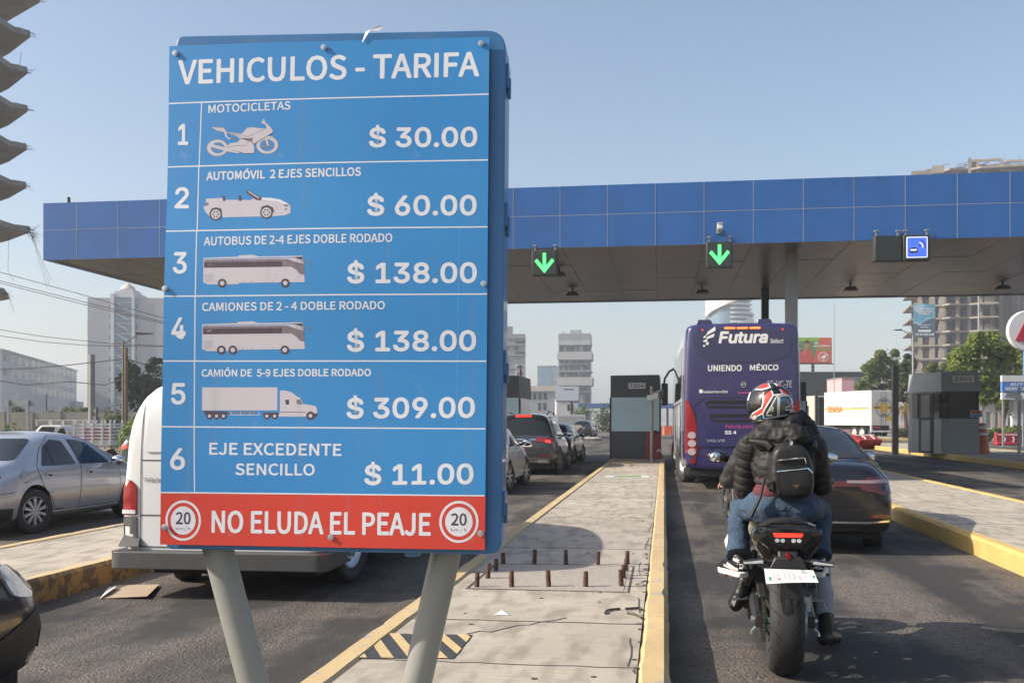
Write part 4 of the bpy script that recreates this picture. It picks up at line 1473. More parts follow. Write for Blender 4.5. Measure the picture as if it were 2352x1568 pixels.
def inset(poly, k):
    cx = sum(p[0] for p in poly) / len(poly); cy = sum(p[1] for p in poly) / len(poly)
    return [(cx + (x - cx) * (1 - k / max(.2, abs(x - cx) + .3)), cy + (y - cy) * (1 - k / max(.2, abs(y - cy) + .3))) for x, y in poly]


dr_rear = rpoly([(1.42, .33), (1.98, .27), (2.06, .9), (2.04, 1.36), (1.72, 1.385), (1.35, 1.20), (1.06, .93), (1.16, .66), (1.33, .52)], .05)
dr_front = rpoly([(2.0, .27), (3.02, .27), (3.07, .62), (3.1, .93), (2.62, 1.27), (2.36, 1.36), (2.07, 1.38), (2.09, .9)], .05)
jetta = dict(st=saloon(4.4, 1.45, .868), L=4.4, R=.318, yr=.98, yf=3.49, track=.868, paint=silver, rim='ten', rim_m=M['rim_silver'],
             doors=[(inset(dr_rear, -.012), dr_rear, (1.3, .845)), (inset(dr_front, -.012), dr_front, (2.3, .84))],
             side_glass=[rpoly([(1.17, .95), (1.98, .945), (1.9, 1.30), (1.66, 1.325), (1.42, 1.22)], .04), rpoly([(2.1, .945), (2.92, .935), (2.52, 1.25), (2.3, 1.31), (2.06, 1.325)], .04)],
             side_trim=[([(1.36, .555), (1.99, .545), (1.995, .58), (1.36, .588)], silver), ([(2.03, .545), (3.0, .54), (3.0, .575), (2.035, .58)], silver), (strip([(1.45, .955), (1.5, 1.25)], .03), M['black']), ([(.05, .5), (.58, .53), (.58, .565), (.05, .54)], silver)],
             side_seams=[(strip(circ(.78, .82, .085, 20), .008), M['under']), (strip([(.05, .6), (.55, .62)], .008), M['under']), (strip([(1.33, .3), (3.1, .285)], .012), M['under']), (strip([(3.14, .95), (3.12, .6), (3.06, .3)], .009), M['under'])],
             mirror=(2.86, .975), mirror_x=.9, windscreen=[(-.62, .99), (.62, .99), (.52, 1.36), (-.52, 1.36)], rear_glass=rpoly([(-.66, 1.05), (.66, 1.05), (.5, 1.34), (-.5, 1.34)], .06),
             extra=[('tail_light', rpoly([(.5, .62), (.82, .62), (.8, .86), (.52, .86)], .04), 'r', M['red_lens'], .01), ('tail_light', rpoly([(-.82, .62), (-.5, .62), (-.52, .86), (-.8, .86)], .04), 'r', M['red_lens'], .01),
                    ('headlight', rpoly([(.42, .56), (.72, .56), (.7, .7), (.45, .7)], .04), 'f', M['clear'], .008), ('headlight', rpoly([(-.72, .56), (-.42, .56), (-.45, .7), (-.7, .7)], .04), 'f', M['clear'], .008),
                    ('grille', rpoly([(-.38, .57), (.38, .57), (.36, .67), (-.36, .67)], .03), 'f', M['black'], .008), ('fuel_flap', rrect(.70, .87, .75, .90, .04), 's', silver, .006),
                    ('sill', [(1.36, .2), (3.06, .2), (3.06, .27), (1.36, .28)], 's', silver, .02), ('rear_bumper', [(.04, .24), (.52, .24), (.5, .4), (.02, .42)], 's', M['black'], .01)])
r, bv, add = make_car('parked_car', (-9.2, 11.95, 0), 0, 'silver four-door saloon car with ten-spoke wheels beyond the left island', 'car', jetta)
r.scale = (1, 1.03, .94)

blackp.node_tree.nodes['Principled BSDF'].inputs['Coat Weight'].default_value = .45
M['dark_lens'] = mat('smoked_red_lens', (.085, .006, .008), .12, coat=.8, var=.1)
M['dim_strip'] = mat('dim_lamp_strip', (.3, .22, .23), .2, coat=.5, var=.1)
# black saloon in front of the motorcycle -----------------------------------------
st = saloon(4.6, 1.46, .90, 1.0)
dr2 = rpoly([(1.3, .33), (2.05, .27), (2.12, .95), (2.1, 1.38), (1.72, 1.39), (1.3, 1.2), (1.06, .97), (1.14, .66)], .05)
dr1 = rpoly([(2.08, .27), (3.1, .27), (3.2, .95), (2.7, 1.29), (2.4, 1.38), (2.13, 1.39), (2.15, .95)], .05)
blk = dict(st=st, L=4.6, R=.32, yr=.98, yf=3.65, track=.885, paint=blackp, rim='five', rim_m=M['alu'], tw=.22,
           doors=[(inset(dr2, -.012), dr2, (1.36, .86)), (inset(dr1, -.012), dr1, (2.38, .86))], handle=M['chrome'],
           beading=rpoly([(1.05, .985), (3.13, .97), (2.62, 1.30), (2.3, 1.375), (1.7, 1.375), (1.36, 1.24)], .05),
           side_glass=[rpoly([(1.15, 1.0), (2.05, .99), (2.02, 1.345), (1.72, 1.345), (1.42, 1.23)], .04), rpoly([(2.13, .99), (3.02, .985), (2.58, 1.27), (2.3, 1.34), (2.1, 1.345)], .04)],
           side_trim=[(strip([(1.0, .985), (3.1, .965)], .022), M['chrome'])], mirror=(2.9, 1.02), mirror_x=.93, mirror_m=blackp,
           windscreen=[(-.64, 1.05), (.64, 1.05), (.53, 1.38), (-.53, 1.38)],
           rear_frame=rpoly([(-.69, 1.075), (.69, 1.075), (.54, 1.40), (-.54, 1.40)], .06), rear_glass=rpoly([(-.645, 1.10), (.645, 1.10), (.51, 1.375), (-.51, 1.375)], .06),
           extra=[('tail_light_bar', rpoly([(-.62, .775), (.62, .775), (.62, .835), (-.62, .835)], .01), 'r', M['dark_lens'], .008),
                  ('tail_light', rpoly([(.50, .745), (.84, .67), (.86, .86), (.62, .885), (.50, .845)], .03), 'r', M['dark_lens'], .014), ('tail_light', rpoly([(-.86, .67), (-.50, .745), (-.50, .845), (-.62, .885), (-.84, .86)], .03), 'r', M['dark_lens'], .014),
                  ('lamp_strip', rpoly([(.36, .815), (.82, .81), (.82, .85), (.36, .842)], .01), 'r', M['dim_strip'], .018), ('lamp_strip', rpoly([(-.82, .81), (-.36, .815), (-.36, .842), (-.82, .85)], .01), 'r', M['dim_strip'], .018),
                  ('reflector', rpoly([(.6, .425), (.83, .435), (.83, .475), (.62, .46)], .01), 'r', M['dark_lens'], .012), ('reflector', rpoly([(-.83, .435), (-.6, .425), (-.62, .46), (-.83, .475)], .01), 'r', M['dark_lens'], .012),
                  ('number_plate', rrect(-.2, .2, .42, .50, .01), 'r', M['grey_plastic'], .008), ('bumper_trim', strip([(-.86, .40), (-.6, .375), (.6, .375), (.86, .40)], .02), 'r', M['chrome'], .012),
                  ('bumper_insert', rpoly([(-.72, .28), (.72, .28), (.76, .36), (-.76, .36)], .03), 'r', M['black'], .008),
                  ('headlight', rpoly([(.42, .6), (.76, .6), (.72, .72), (.45, .72)], .04), 'f', M['clear'], .008), ('headlight', rpoly([(-.76, .6), (-.42, .6), (-.45, .72), (-.72, .72)], .04), 'f', M['clear'], .008)],
           seams=[([[(-.56, 1.0), (-.60, .86)], [(.56, 1.0), (.60, .86)], [(-.6, .72), (-.56, .52), (.56, .52), (.6, .72)], [(-.82, .5), (-.56, .52)], [(.56, .52), (.82, .5)]], 'r', M['under'])])
make_car('black_car', (1.66, 12.1, 0), R(-2.2), 'glossy black saloon with a full-width red tail lamp ahead of the motorcycle', 'car', blk)


# dark grey estate with lit brake lamp ------------------------------------------------
def suvst(L=4.9, H=1.72, W=.97):
    k = L / 4.9
    return [(0, .42, .88, .95, W * .86, W * .82, .66), (.04, .33, .98, 1.08, W * .96, W * .90, .72), (.18 * k, .27, 1.03, 1.35, W * .985, W * .92, .70), (.42 * k, .26, 1.05, H - .10, W, W * .935, .665), (.75 * k, .25, 1.05, H - .01, W, W * .935, .655), (1.6 * k, .25, 1.04, H, W, W * .93, .66), (2.4 * k, .25, 1.03, H - .02, W, W * .93, .66),
            (2.9 * k, .25, 1.02, H - .16, W, W * .93, .66), (3.4 * k, .25, 1.0, 1.15, W, W * .92, .72), (3.9 * k, .26, .93, 1.05, W, W * .9, .72), (4.5 * k, .28, .84, .95, W * .97, W * .86, .68), (4.8 * k, .34, .72, .8, W * .88, W * .76, .56), (4.9 * k, .42, .62, .68, W * .76, W * .68, .5)]


def suv(L, H, W, pm, lit=False, **kw):
    k = L / 4.9
    a = H - .3
    c = dict(st=suvst(L, H, W), L=L, R=.375, yr=1.02 * k, yf=3.98 * k, track=W - .01, paint=pm, rim='five', rim_m=M['alu'], tw=.25,
             beading=rpoly([(.5 * k, 1.1), (3.2 * k, 1.04), (2.75 * k, H - .19), (2.3 * k, H - .1), (.95 * k, H - .1)], .06),
             side_glass=[rpoly([(.66 * k, 1.13), (1.08 * k, 1.12), (1.1 * k, H - .14), (.98 * k, H - .14)], .04), rpoly([(1.16 * k, 1.12), (2.05 * k, 1.1), (2.03 * k, H - .13), (1.17 * k, H - .135)], .04), rpoly([(2.13 * k, 1.1), (3.05 * k, 1.07), (2.7 * k, H - .21), (2.3 * k, H - .135), (2.11 * k, H - .135)], .04)],
             side_trim=[(strip([(.5 * k, 1.095), (3.2 * k, 1.035)], .02), M['chrome'])],
             side_seams=[(strip([(1.12 * k, 1.05), (1.35 * k, .7), (1.5 * k, .36), (2.1 * k, .34), (2.1 * k, 1.05)], .01), M['under']), (strip([(2.12 * k, .34), (3.2 * k, .34), (3.25 * k, 1.0)], .01), M['under'])],
             mirror=(2.98 * k, 1.13), mirror_x=W - .0, mirror_m=M['black_gloss'],
             windscreen=[(-.68, 1.15), (.68, 1.15), (.58, H - .1), (-.58, H - .1)],
             rear_glass=rpoly([(-.76, 1.13), (.76, 1.13), (.62, H - .13), (-.62, H - .13)], .07),
             extra=[('tail_light', rpoly([(.36, .97), (.9, .88), (.9, 1.03), (.42, 1.06)], .03), 'r', M['red_lens'], .014), ('tail_light', rpoly([(-.9, .88), (-.36, .97), (-.42, 1.06), (-.9, 1.03)], .03), 'r', M['red_lens'], .014),
                    ('chrome_strip', rpoly([(-.38, .985), (.38, .985), (.38, 1.015), (-.38, 1.015)], .01), 'r', M['chrome'], .014), ('number_plate', rrect(-.27, .27, .80, .93, .01), 'r', M['plate'], .008),
                    ('bumper_insert', rpoly([(-.8, .33), (.8, .33), (.78, .5), (-.78, .5)], .05), 'r', M['grey_plastic'], .01), ('exhaust_trim', rrect(.42, .74, .36, .44, .03), 'r', M['chrome'], .02), ('exhaust_trim', rrect(-.74, -.42, .36, .44, .03), 'r', M['chrome'], .02), ('bumper_trim', rpoly([(-.42, .38), (.42, .38), (.42, .41), (-.42, .41)], .005), 'r', M['chrome'], .016),
                    ('reflector', rrect(.5, .78, .53, .56, .01), 'r', M['red_lens'], .014), ('reflector', rrect(-.78, -.5, .53, .56, .01), 'r', M['red_lens'], .014), ('headlight', rpoly([(.46, .7), (.8, .7), (.78, .85), (.5, .85)], .04), 'f', M['clear'], .008), ('headlight', rpoly([(-.8, .7), (-.46, .7), (-.5, .85), (-.78, .85)], .04), 'f', M['clear'], .008)],
             seams=[([[(-.8, 1.1), (-.78, .62), (-.5, .58), (.5, .58), (.78, .62), (.8, 1.1)]], 'r', M['under'])])
    if lit:
        c['extra'] += [('brake_lamp', rpoly([(.64, .93), (.8, .905), (.8, .97), (.66, .985)], .02), 'r', M['red_lit'], .022), ('brake_lamp', rpoly([(-.8, .905), (-.64, .93), (-.66, .985), (-.8, .97)], .02), 'r', M['red_lit'], .022), ('high_brake_lamp', rrect(-.25, .2, H - .105, H - .075, .01), 'r', M['red_lit'], .03)]
    c.update(kw)
    return c


r, bv, add = make_car('estate_car', (-3.93, 29, 0), 0, 'dark grey off-roader with its brake lamps lit right of the fare board', 'car', suv(4.9, 1.74, .97, greyp, True))
for s_ in (-1, 1):
    b = MB(); b.tube([(s_ * .62, .75, 1.70), (s_ * .64, .95, 1.79), (s_ * .645, 2.2, 1.79), (s_ * .62, 2.6, 1.69)], .02, 8); b.build('roof_rail', M['black_gloss'], r)
make_car('teal_car', (-13.2, 25.5, -.12), 0, 'teal off-roader with red tail lamp, half hidden by the white van', 'car', suv(4.6, 1.55, .92, tealp, True))
make_car('distant_car', (-7.75, 99.5, 0), R(-3), 'small distant dark off-roader driving away beyond booth 1304', 'car', suv(4.7, 1.62, .95, bluegp))

# white hatchback beside the fare board, black saloon at the queue's head, black car in the corner
wh = dict(jetta); wh.update(st=saloon(4.7, 1.47, .88, .98), L=4.7, yr=1.03, yf=3.76, paint=whitep, rim='seven', side_trim=[(strip([(1.45, .38), (3.3, .36)], .05), M['chrome'])], mirror_m=M['black_gloss'], mirror=(3.08, 1.02), track=.88,
          doors=[([(x * 1.068, z) for x, z in a], [(x * 1.068, z) for x, z in b_], (h_[0] * 1.068, h_[1])) for a, b_, h_ in jetta['doors']], side_glass=[[(x * 1.068, z + .015) for x, z in p_] for p_ in jetta['side_glass']],
          side_seams=[(strip([(3.35, .95), (3.33, .6), (3.27, .3)], .009), M['under'])])
wh['extra'] = [(nm, [(x * 1.068, z) for x, z in p_] if d == 's' else p_, d, (whitep if mt is silver else mt), e) for nm, p_, d, mt, e in jetta['extra'] if nm not in ('fuel_flap', 'rear_bumper')]
wh['extra'] += [('indicator', rrect(3.42, 3.52, .93, .95, .005), 's', M['red_lens'], .01)]
make_car('white_car', (-4.12, 21.0, 0), 0, 'white saloon with a chrome sill strip whose nose shows beside the fare board', 'car', wh)
bk = dict(wh); bk.update(paint=blackp, side_trim=[])
bk['extra'] = [(nm, p_, d, (blackp if mt is whitep else mt), e) for nm, p_, d, mt, e in wh['extra']]
make_car('dark_car', (-4.05, 36.0, 0), R(-2), 'black saloon at the head of the queue, in front of the dark grey off-roader', 'car', bk)
ck = dict(blk); ck.update(rim_m=mat('copper_rim', (.3, .2, .14), .4, .6, var=.1), rim='copper')
ck['extra'] = blk['extra'] + [('headlight', rpoly([(.5, .56), (.86, .62), (.82, .80), (.52, .72)], .05), 'f', M['clear'], .014), ('fog_lamp', rpoly([(.52, .3), (.8, .34), (.8, .45), (.56, .42)], .03), 'f', M['black'], .01),
                              ('bumper_insert', [(3.9, .2), (4.5, .24), (4.52, .56), (4.2, .50), (3.98, .44)], 's', M['black'], .008)]
make_car('corner_car', (-4.08, .54, 0), R(-1), 'black car whose front corner and headlamp reach past the kerb behind the van', 'car', ck)

# white panel van ------------------------------------------------------------------
VW = .93
vst = [(0, .36, .98, 1.06, VW * .94, VW * .92, .84), (.03, .32, 1.0, 1.5, VW * .985, VW * .96, .86), (.08, .3, 1.05, 1.78, VW * .99, VW * .97, .82), (.22, .28, 1.08, 1.9, VW, VW * .975, .77), (.7, .26, 1.08, 1.94, VW, VW * .975, .76), (2.2, .26, 1.08, 1.95, VW, VW * .975, .75), (3.3, .26, 1.08, 1.85, VW, VW * .97, .685), (3.9, .26, 1.06, 1.7, VW, VW * .96, .68), (4.45, .28, 1.0, 1.2, VW * .985, VW * .93, .7), (4.75, .3, .88, 1.02, VW * .94, VW * .86, .66), (4.88, .36, .7, .8, VW * .84, VW * .76, .56)]
vw = dict(st=vst, L=4.88, R=.33, yr=1.0, yf=3.98, track=.86, paint=M['white'], rim='steel', rim_m=M['alu'], crown=.1,
          side_glass=[rpoly([(3.05, 1.1), (4.15, 1.07), (3.8, 1.55), (3.1, 1.6)], .06)], mirror=(3.95, 1.2), mirror_m=M['black'],
          windscreen=[(-.7, 1.2), (.7, 1.2), (.6, 1.68), (-.6, 1.68)],
          extra=[('tail_light', rpoly([(-.92, .70), (-.775, .70), (-.775, .94), (-.83, 1.0), (-.92, 1.0)], .02), 'r', M['red_lens'], .012), ('tail_light', rpoly([(.775, .70), (.92, .70), (.92, 1.0), (.83, 1.0), (.775, .94)], .02), 'r', M['red_lens'], .012),
                 ('light_band', rrect(-.91, -.785, .71, .745, .01), 'r', M['clear'], .018), ('light_band', rrect(.785, .91, .71, .745, .01), 'r', M['clear'], .018),
                 ('corner_trim', rrect(-.92, -.775, .44, .685, .01), 'r', M['grey_plastic'], .01), ('corner_trim', rrect(.775, .92, .44, .685, .01), 'r', M['grey_plastic'], .01),
                 ('door_panel', rpoly([(-.72, 1.24), (-.05, 1.24), (-.05, 1.78), (-.64, 1.78), (-.69, 1.5)], .05), 'r', M['white'], .012), ('door_panel', rpoly([(.05, 1.24), (.72, 1.24), (.69, 1.5), (.64, 1.78), (.05, 1.78)], .05), 'r', M['white'], .012),
                 ('number_plate', rrect(-.27, .27, .56, .68, .01), 'r', M['plate'], .01), ('headlight', rpoly([(.46, .68), (.8, .68), (.78, .9), (.5, .88)], .04), 'f', M['clear'], .008), ('headlight', rpoly([(-.8, .68), (-.46, .68), (-.5, .88), (-.78, .9)], .04), 'f', M['clear'], .008)],
          seams=[([[(-.735, 1.7), (-.745, .42)], [(.735, 1.7), (.745, .42)], [(0, 1.75), (0, .42)], [(-.745, .43), (.745, .43)], [(-.745, .70), (.745, .70)], [(-.745, 1.17), (-.05, 1.17)], [(.05, 1.17), (.745, 1.17)]], 'r', M['grey_plastic'])])
r, bv, add = make_car('panel_van', (-3.7, 8.42, 0), R(1), 'white panel van standing behind the fare board', 'van', vw)
b = MB(); b.prism(rpoly([(-.93, .0), (-.93, .32), (-.75, .42), (-.70, .0)], .05), .26, .5, 'z') if False else None
b.prism(rpoly([(-.96, -.16), (.96, -.16), (.95, .45), (-.95, .45)], [.12, .12, .01, .01], 5), .26, .405, 'z')
bp = b.build('bumper', M['grey_plastic'], r, bevel=.025)
for s_ in (-1, 1):
    b = MB(); b.hexa([(s_ * .92 - .0, -.06, .43), (s_ * .72, -.06, .43), (s_ * .76, .12, .5), (s_ * .91, .12, .5), (s_ * .92, -.04, .46), (s_ * .73, -.04, .46), (s_ * .77, .12, .62), (s_ * .9, .12, .62)])
    b.build('step_corner', M['grey_plastic'], bp, bevel=.01)
    b = MB(); b.box(s_ * .9 - .03, s_ * .9 + .03, -.135, -.1, .38, .41); b.build('reflector', M['red_lens'], bp)
b = MB(); b.dtext(bv, 'TRANSPORTER', -.72, -.12, .985, 1.02, (0, 1, 0), 0, .006, bold=.03, alt=True)
b.build('badge', M['steel'], r, smooth=0, fix=False)
b = MB(); b.box(.74, .8, -.02, .05, .8, 1.0); b.build('door_handle', M['black'], r, bevel=.01) if False else None

# far white minibus facing the camera
r = empty('minibus', P(1388, 981, 250).to_2d().to_3d(), R(180 + 8), 'white minibus with a dark windscreen coming from far beyond booth 1304', 'van')
b = MB(); b.prism(rpoly([(0, .35), (5.6, .35), (5.6, 1.1), (5.3, 1.3), (4.6, 2.35), (0, 2.4)], .15), -1, 1, 'x'); b.build('body', M['white'], r, bevel=.08)
b = MB(); b.hexa([(-.85, 5.33, 1.32), (.85, 5.33, 1.32), (.85, 5.3, 1.3), (-.85, 5.3, 1.3), (-.75, 4.72, 2.25), (.75, 4.72, 2.25), (.75, 4.6, 2.25), (-.75, 4.6, 2.25)]); b.build('windscreen', M['glass'], r, smooth=0)
for s_ in (-1, 1):
    for y in (1, 4.6): wheel(r, s_ * .88, y, .36, .22, 'steel', M['alu'], s_)

# ================================================================ purple coach
M['bus_purple'] = mat('purple_coach_paint', (.03, .024, .105), .22, coat=1.0, var=.05, vs=1, dirt=(.1, .09, .16), dirt_amt=.25)
M['bus_purple_dk'] = mat('dark_purple_glass', (.024, .02, .08), .12, coat=1.0, var=.05, vs=1)
M['bus_silver'] = mat('silver_coach_side', (.5, .5, .52), .35, .3, coat=.5, var=.06, vs=.5)
M['pink_text'] = mat('magenta_letters', (.4, .05, .16), .5, var=0)
M['grille'] = mat('black_grille', (.006, .006, .007), .6, var=0)
M['lamp_round'] = mat('round_lamp', (.55, .45, .45), .1, .3, coat=1, var=.3, vs=30)
BW, BH, BL = 1.275, 3.66, 12.6
bus = empty('coach', (1.70, 23.4, 0), R(.8), 'purple intercity coach waiting under the canopy', 'bus')


def busrow(y, wl, zb, zt, r_, wt):
    half = [(wl * .93, zb), (wl, zb + .12), (wl, zb + 1.0), (wl, 2.2), (wt, zt - r_), (wt - r_ * .3, zt - r_ * .3), (wt - r_, zt), (wt * .4, zt + .015), (0, zt + .02)]
    return [(x, y, z) for x, z in half] + [(-x, y, z) for x, z in half[-2::-1]]


def busskin(rows, cap0=True):
    b = MB()
    k = len(rows[0]); n = len(rows)
    for r_ in rows: b.v += r_
    for i in range(n - 1):
        for j in range(k - 1):
            b.f.append((i * k + j, i * k + j + 1, (i + 1) * k + j + 1, (i + 1) * k + j)); b.m.append(0)
        b.f.append((i * k + k - 1, i * k, (i + 1) * k, (i + 1) * k + k - 1)); b.m.append(0)
    m_ = k // 2
    for i in (0, n - 1):
        for j in range(m_):
            q = tuple(dict.fromkeys((i * k + j, i * k + j + 1, i * k + k - 2 - j, i * k + k - 1 - j)))
            if len(q) > 2: b.f.append(q); b.m.append(0)
    o = bpy.data.objects.new('shell', b.mesh('shell', True)); S.collection.objects.link(o)
    m2 = o.modifiers.new('s', 'SUBSURF'); m2.levels = 2
    me = evaluated(o)
    bpy.data.objects.remove(o)
    return me


rear = busskin([busrow(-.0, BW * .93, .5, BH - .1, .16, BW * .87), busrow(.03, BW * .965, .44, BH - .03, .17, BW * .93), busrow(.12, BW * .99, .40, BH, .18, BW * .965), busrow(.3, BW, .38, BH, .18, BW * .98), busrow(1.1, BW, .36, BH, .18, BW * .98), busrow(1.2, BW, .36, BH, .18, BW * .98)])
bv = bvh_of(rear)
rb = link('rear_body', rear, M['bus_purple'], bus, 60)
side = busskin([busrow(1.19, BW - .004, .36, BH - .005, .18, BW * .98 - .004), busrow(1.3, BW - .004, .36, BH, .18, BW * .98 - .004), busrow(6, BW, .36, BH, .18, BW * .98), busrow(11.6, BW, .36, BH, .2, BW * .97), busrow(12.3, BW * .97, .38, BH - .15, .25, BW * .9), busrow(12.6, BW * .88, .45, BH - .7, .3, BW * .78)])
bs = bvh_of(side)
side = cut_arches(side, [(s_ * .9 if s_ > 0 else -1.5, 1.5 if s_ > 0 else -.9, y, .5, .6) for s_ in (-1, 1) for y in (3.0, 4.35, 9.6)], M['bus_silver'], M['under'])
link('side_body', side, M['bus_silver'], bus, 60)
RY = (0, 1, 0)


def busd(nm, polys, mt, eps=.008, par=bus, d=RY, bvv=None, cell=.09):
    b = MB()
    for p_ in polys: b.decal(bvv or bv, p_, d, 0, eps, cell)
    return b.build(nm, mt, par, smooth=60, fix=False)


# photo pixels on the rear face, 23.4 m away
X_ = lambda u: (u - 1704) / 103.0
Z_ = lambda v: 1.5 + (HOR - v) / 103.0
KB = lambda pts: [(X_(1552.3 + x * .23514), Z_(729.1 + y * .23514)) for x, y in pts]     # crop coordinates
glass_pl = rpoly([(-.98, 3.52), (.98, 3.52), (1.05, 3.3), (1.0, 2.98), (.78, 2.86), (.5, 2.80), (-.5, 2.80), (-.78, 2.86), (-1.0, 2.98), (-1.05, 3.3)], .08)
busd('rear_window', [glass_pl], M['bus_purple_dk'], .012)
busd('engine_cover', [rpoly([(-.98, .95), (-1.0, 1.86), (-.78, 2.01), (.78, 2.01), (1.0, 1.86), (.98, .95)], .05)], M['bus_purple'], .016)
busd('panel_gap', [strip([(-.98, .45), (-1.015, 1.87), (-.79, 2.025), (.79, 2.025), (1.015, 1.87), (.98, .45)], .014), strip([(-.94, .93), (.94, .93)], .014)], M['grille'], .006)
gr = []
for z0, z1, xl in ((1.89, 1.965, -.78), (1.79, 1.845, -.74), (1.60, 1.67, -.70), (1.49, 1.545, -.62)):
    gr.append(rpoly([(xl, (z0 + z1) / 2), (xl + .08, z0), (-xl - .08, z0), (-xl, (z0 + z1) / 2), (-xl - .06, z1), (xl + .06, z1)], .02))
for g_ in gr: busd('air_intake', [g_], M['grille'], .022)
for z0, z1, xl in ((1.82, 1.93, -.80), (1.53, 1.64, -.71)):
    b = MB(); b.decal(bv, [(xl, z0 + .05), (xl + .07, z0 - .03), (xl + .12, z0 - .03), (xl + .06, z0 + .05), (xl + .06, z1), (xl, z1)], RY, 0, .022)
    b.build('air_intake', M['grille'], bus, smooth=60, fix=False)
for s_ in (-1, 1):
    sd = lambda p_: p_ if s_ < 0 else mirror_poly(p_)
    tl = rpoly(sd([(-1.225, .82), (-.98, .70), (-.955, .98), (-.965, 1.25), (-1.03, 1.62), (-1.16, 1.95), (-1.225, 1.98)]), .04)
    o = busd('tail_light', [tl], M['red_lens'], .015)
    for z in (.84, 1.02, 1.2):
        busd('lamp', [circ(s_ * 1.09, z, .088, 20, .078)], M['lamp_round'], .028, o)
    busd('reflector', [circ(s_ * 1.07, .63, .06, 16)], M['red_lens'], .015)
    busd('marker_lamp', [circ(s_ * .86, 3.515, .018, 10)], M['red_lit'], .03)
for x in (-.27, -.0, .27):
    busd('brake_lamp', [rrect(x - .115, x + .115, 3.53, 3.57, .01)], M['amber_lit'], .035)
for u0, u1 in ((1602, 1638), (1737, 1772)):
    b = MB(); x0, x1 = X_(u0), X_(u1)
    b.prism(rpoly([(x0 - .03, 3.6), (x1 + .03, 3.6), (x1 - .03, 3.76), (x0 + .03, 3.76)], .04), .15, 1.6); b.build('roof_pod', M['bus_purple'], bus, bevel=.03)
LM = [M['white_text'], None, M['pink_text'], M['bus_purple']]
M['grey_text'] = mat('silver_letters', (.5, .5, .52), .3, .6, var=0); LM[1] = M['grey_text']
b = MB()
# house mark: slanted flag of bars
for p_ in ([(300, 188), (392, 140), (390, 100), (318, 150)], [(300, 224), (376, 200), (384, 165), (310, 200)], [(276, 212), (296, 208), (306, 184), (280, 192)], [(276, 250), (312, 246), (316, 224), (278, 232)], [(300, 276), (326, 276), (328, 250), (304, 252)], [(274, 294), (292, 294), (294, 276), (276, 276)]):
    b.decal(bv, KB(p_), RY, 0, .02, .2, False)
b.build('emblem', LM, bus, smooth=0, fix=False)


def BT(t_, x0, y0, x1, y1, m=0, **kw):
    (a, z1), (c_, z0) = KB([(x0, y0), (x1, y1)])
    b = MB(); b.dtext(bv, t_, a, c_, z0, z1, RY, m, .015 if m != 3 else .017, **kw)
    b.build('lettering', LM, bus, smooth=0, fix=False)


BT('Futura', 420, 148, 888, 266, shear=.16, bold=.06, alt=True)
BT('Select', 906, 222, 1030, 266, shear=.12, bold=.02)
BT('UNIENDO', 320, 470, 640, 532, bold=.035)
BT('MÉXICO', 716, 454, 984, 526, bold=.03)
BT('55-HC-7E', 876, 622, 1112, 690, 1, bold=.03)
BT('Autobuses Futura Oficial', 274, 714, 508, 740, bold=.02)
b = MB(); b.decal(bv, KB([(238, 706), (270, 706), (270, 740), (238, 740)]), RY, 0, .02, .2, False); b.build('emblem', LM, bus, smooth=0, fix=False)
BT('f', 246, 710, 262, 738, 3, bold=.05)
BT('Futura.com', 486, 1042, 745, 1080, 2, bold=.05)
BT('55 4', 478, 1102, 590, 1138, bold=.06)
b = MB(); b.decal(bv, KB(strip([(655 + 22 * math.cos(a), 660 + 24 * math.sin(a)) for a in [i * math.tau / 20 for i in range(21)]], 7)), RY, 1, .02, .2, False)
b.decal(bv, KB(strip([(636, 664), (676, 652)], 10)), RY, 1, .023, .2, False)
b.build('emblem', LM, bus, smooth=0, fix=False)
b = MB(); b.decal(bv, KB(rrect(598, 708, 732, 744, 2)), RY, 2, .02, .2, False); b.build('reflector', LM, bus, smooth=0, fix=False)
BT('VOLVO', 308, 1184, 482, 1212, 1, bold=.06, alt=True)
b = MB(); b.prism([(-1.16, .42), (1.16, .42), (1.18, .30), (-1.18, .30)], .1, .6); b.box(-1.1, 1.1, .5, 12, .25, .42); b.build('underbody', M['under'], bus, smooth=0)
for s_ in (-1, 1):
    d = (-s_, 0, 0)
    for i in range(6):
        y0 = 1.7 + i * 1.68
        busd('side_window', [rrect(y0, y0 + 1.6, 2.05, 3.25, .06)], M['glass'], .008, bus, d, bs, .3)
    for q in ([(1.25, .5), (3.2, .5), (2.2, 1.9), (1.25, 1.9)], [(5.2, .5), (6.6, .5), (8.4, 1.9), (7.2, 1.9)]): busd('side_stripe', [q], M['bus_purple'], .007, bus, d, bs, .3)
    busd('panel_gap', [strip([(1.3, 1.95), (12, 1.95)], .015), strip([(5.1, .4), (5.1, 1.95)], .015), strip([(7, .4), (7, 1.95)], .015), strip([(8.9, .4), (8.9, 1.95)], .015)], M['under'], .012, bus, d, bs, .5)
    for y in (3.0, 4.35, 9.6):
        wheel(bus, s_ * 1.08, y, .5, .32, 'steel', M['alu'], s_)
    b = MB()
    b.tube([(s_ * 1.15, 12.2, 3.3), (s_ * 1.35, 12.45, 3.2), (s_ * 1.5, 12.6, 2.95), (s_ * 1.52, 12.6, 2.75)], .04, 8, 0)
    b.box(s_ * 1.5 - .11, s_ * 1.5 + .11, 12.5, 12.68, 2.05, 2.8, 0); b.build('mirror', M['black'], bus, bevel=.05)
busd('windscreen', [rrect(-1.0, 1.0, 1.3, 2.9, .1)], M['glass'], .01, bus, (0, -1, 0), bs, .2)

# ================================================================ motorcycle, rider, passenger
BK = (.71, 6.4, 0.0)
BKR = R(-2.4)
MBK = Matrix.Translation(Vector(BK)) @ Matrix.Rotation(BKR, 4, 'Z')
MBI = MBK.inverted()


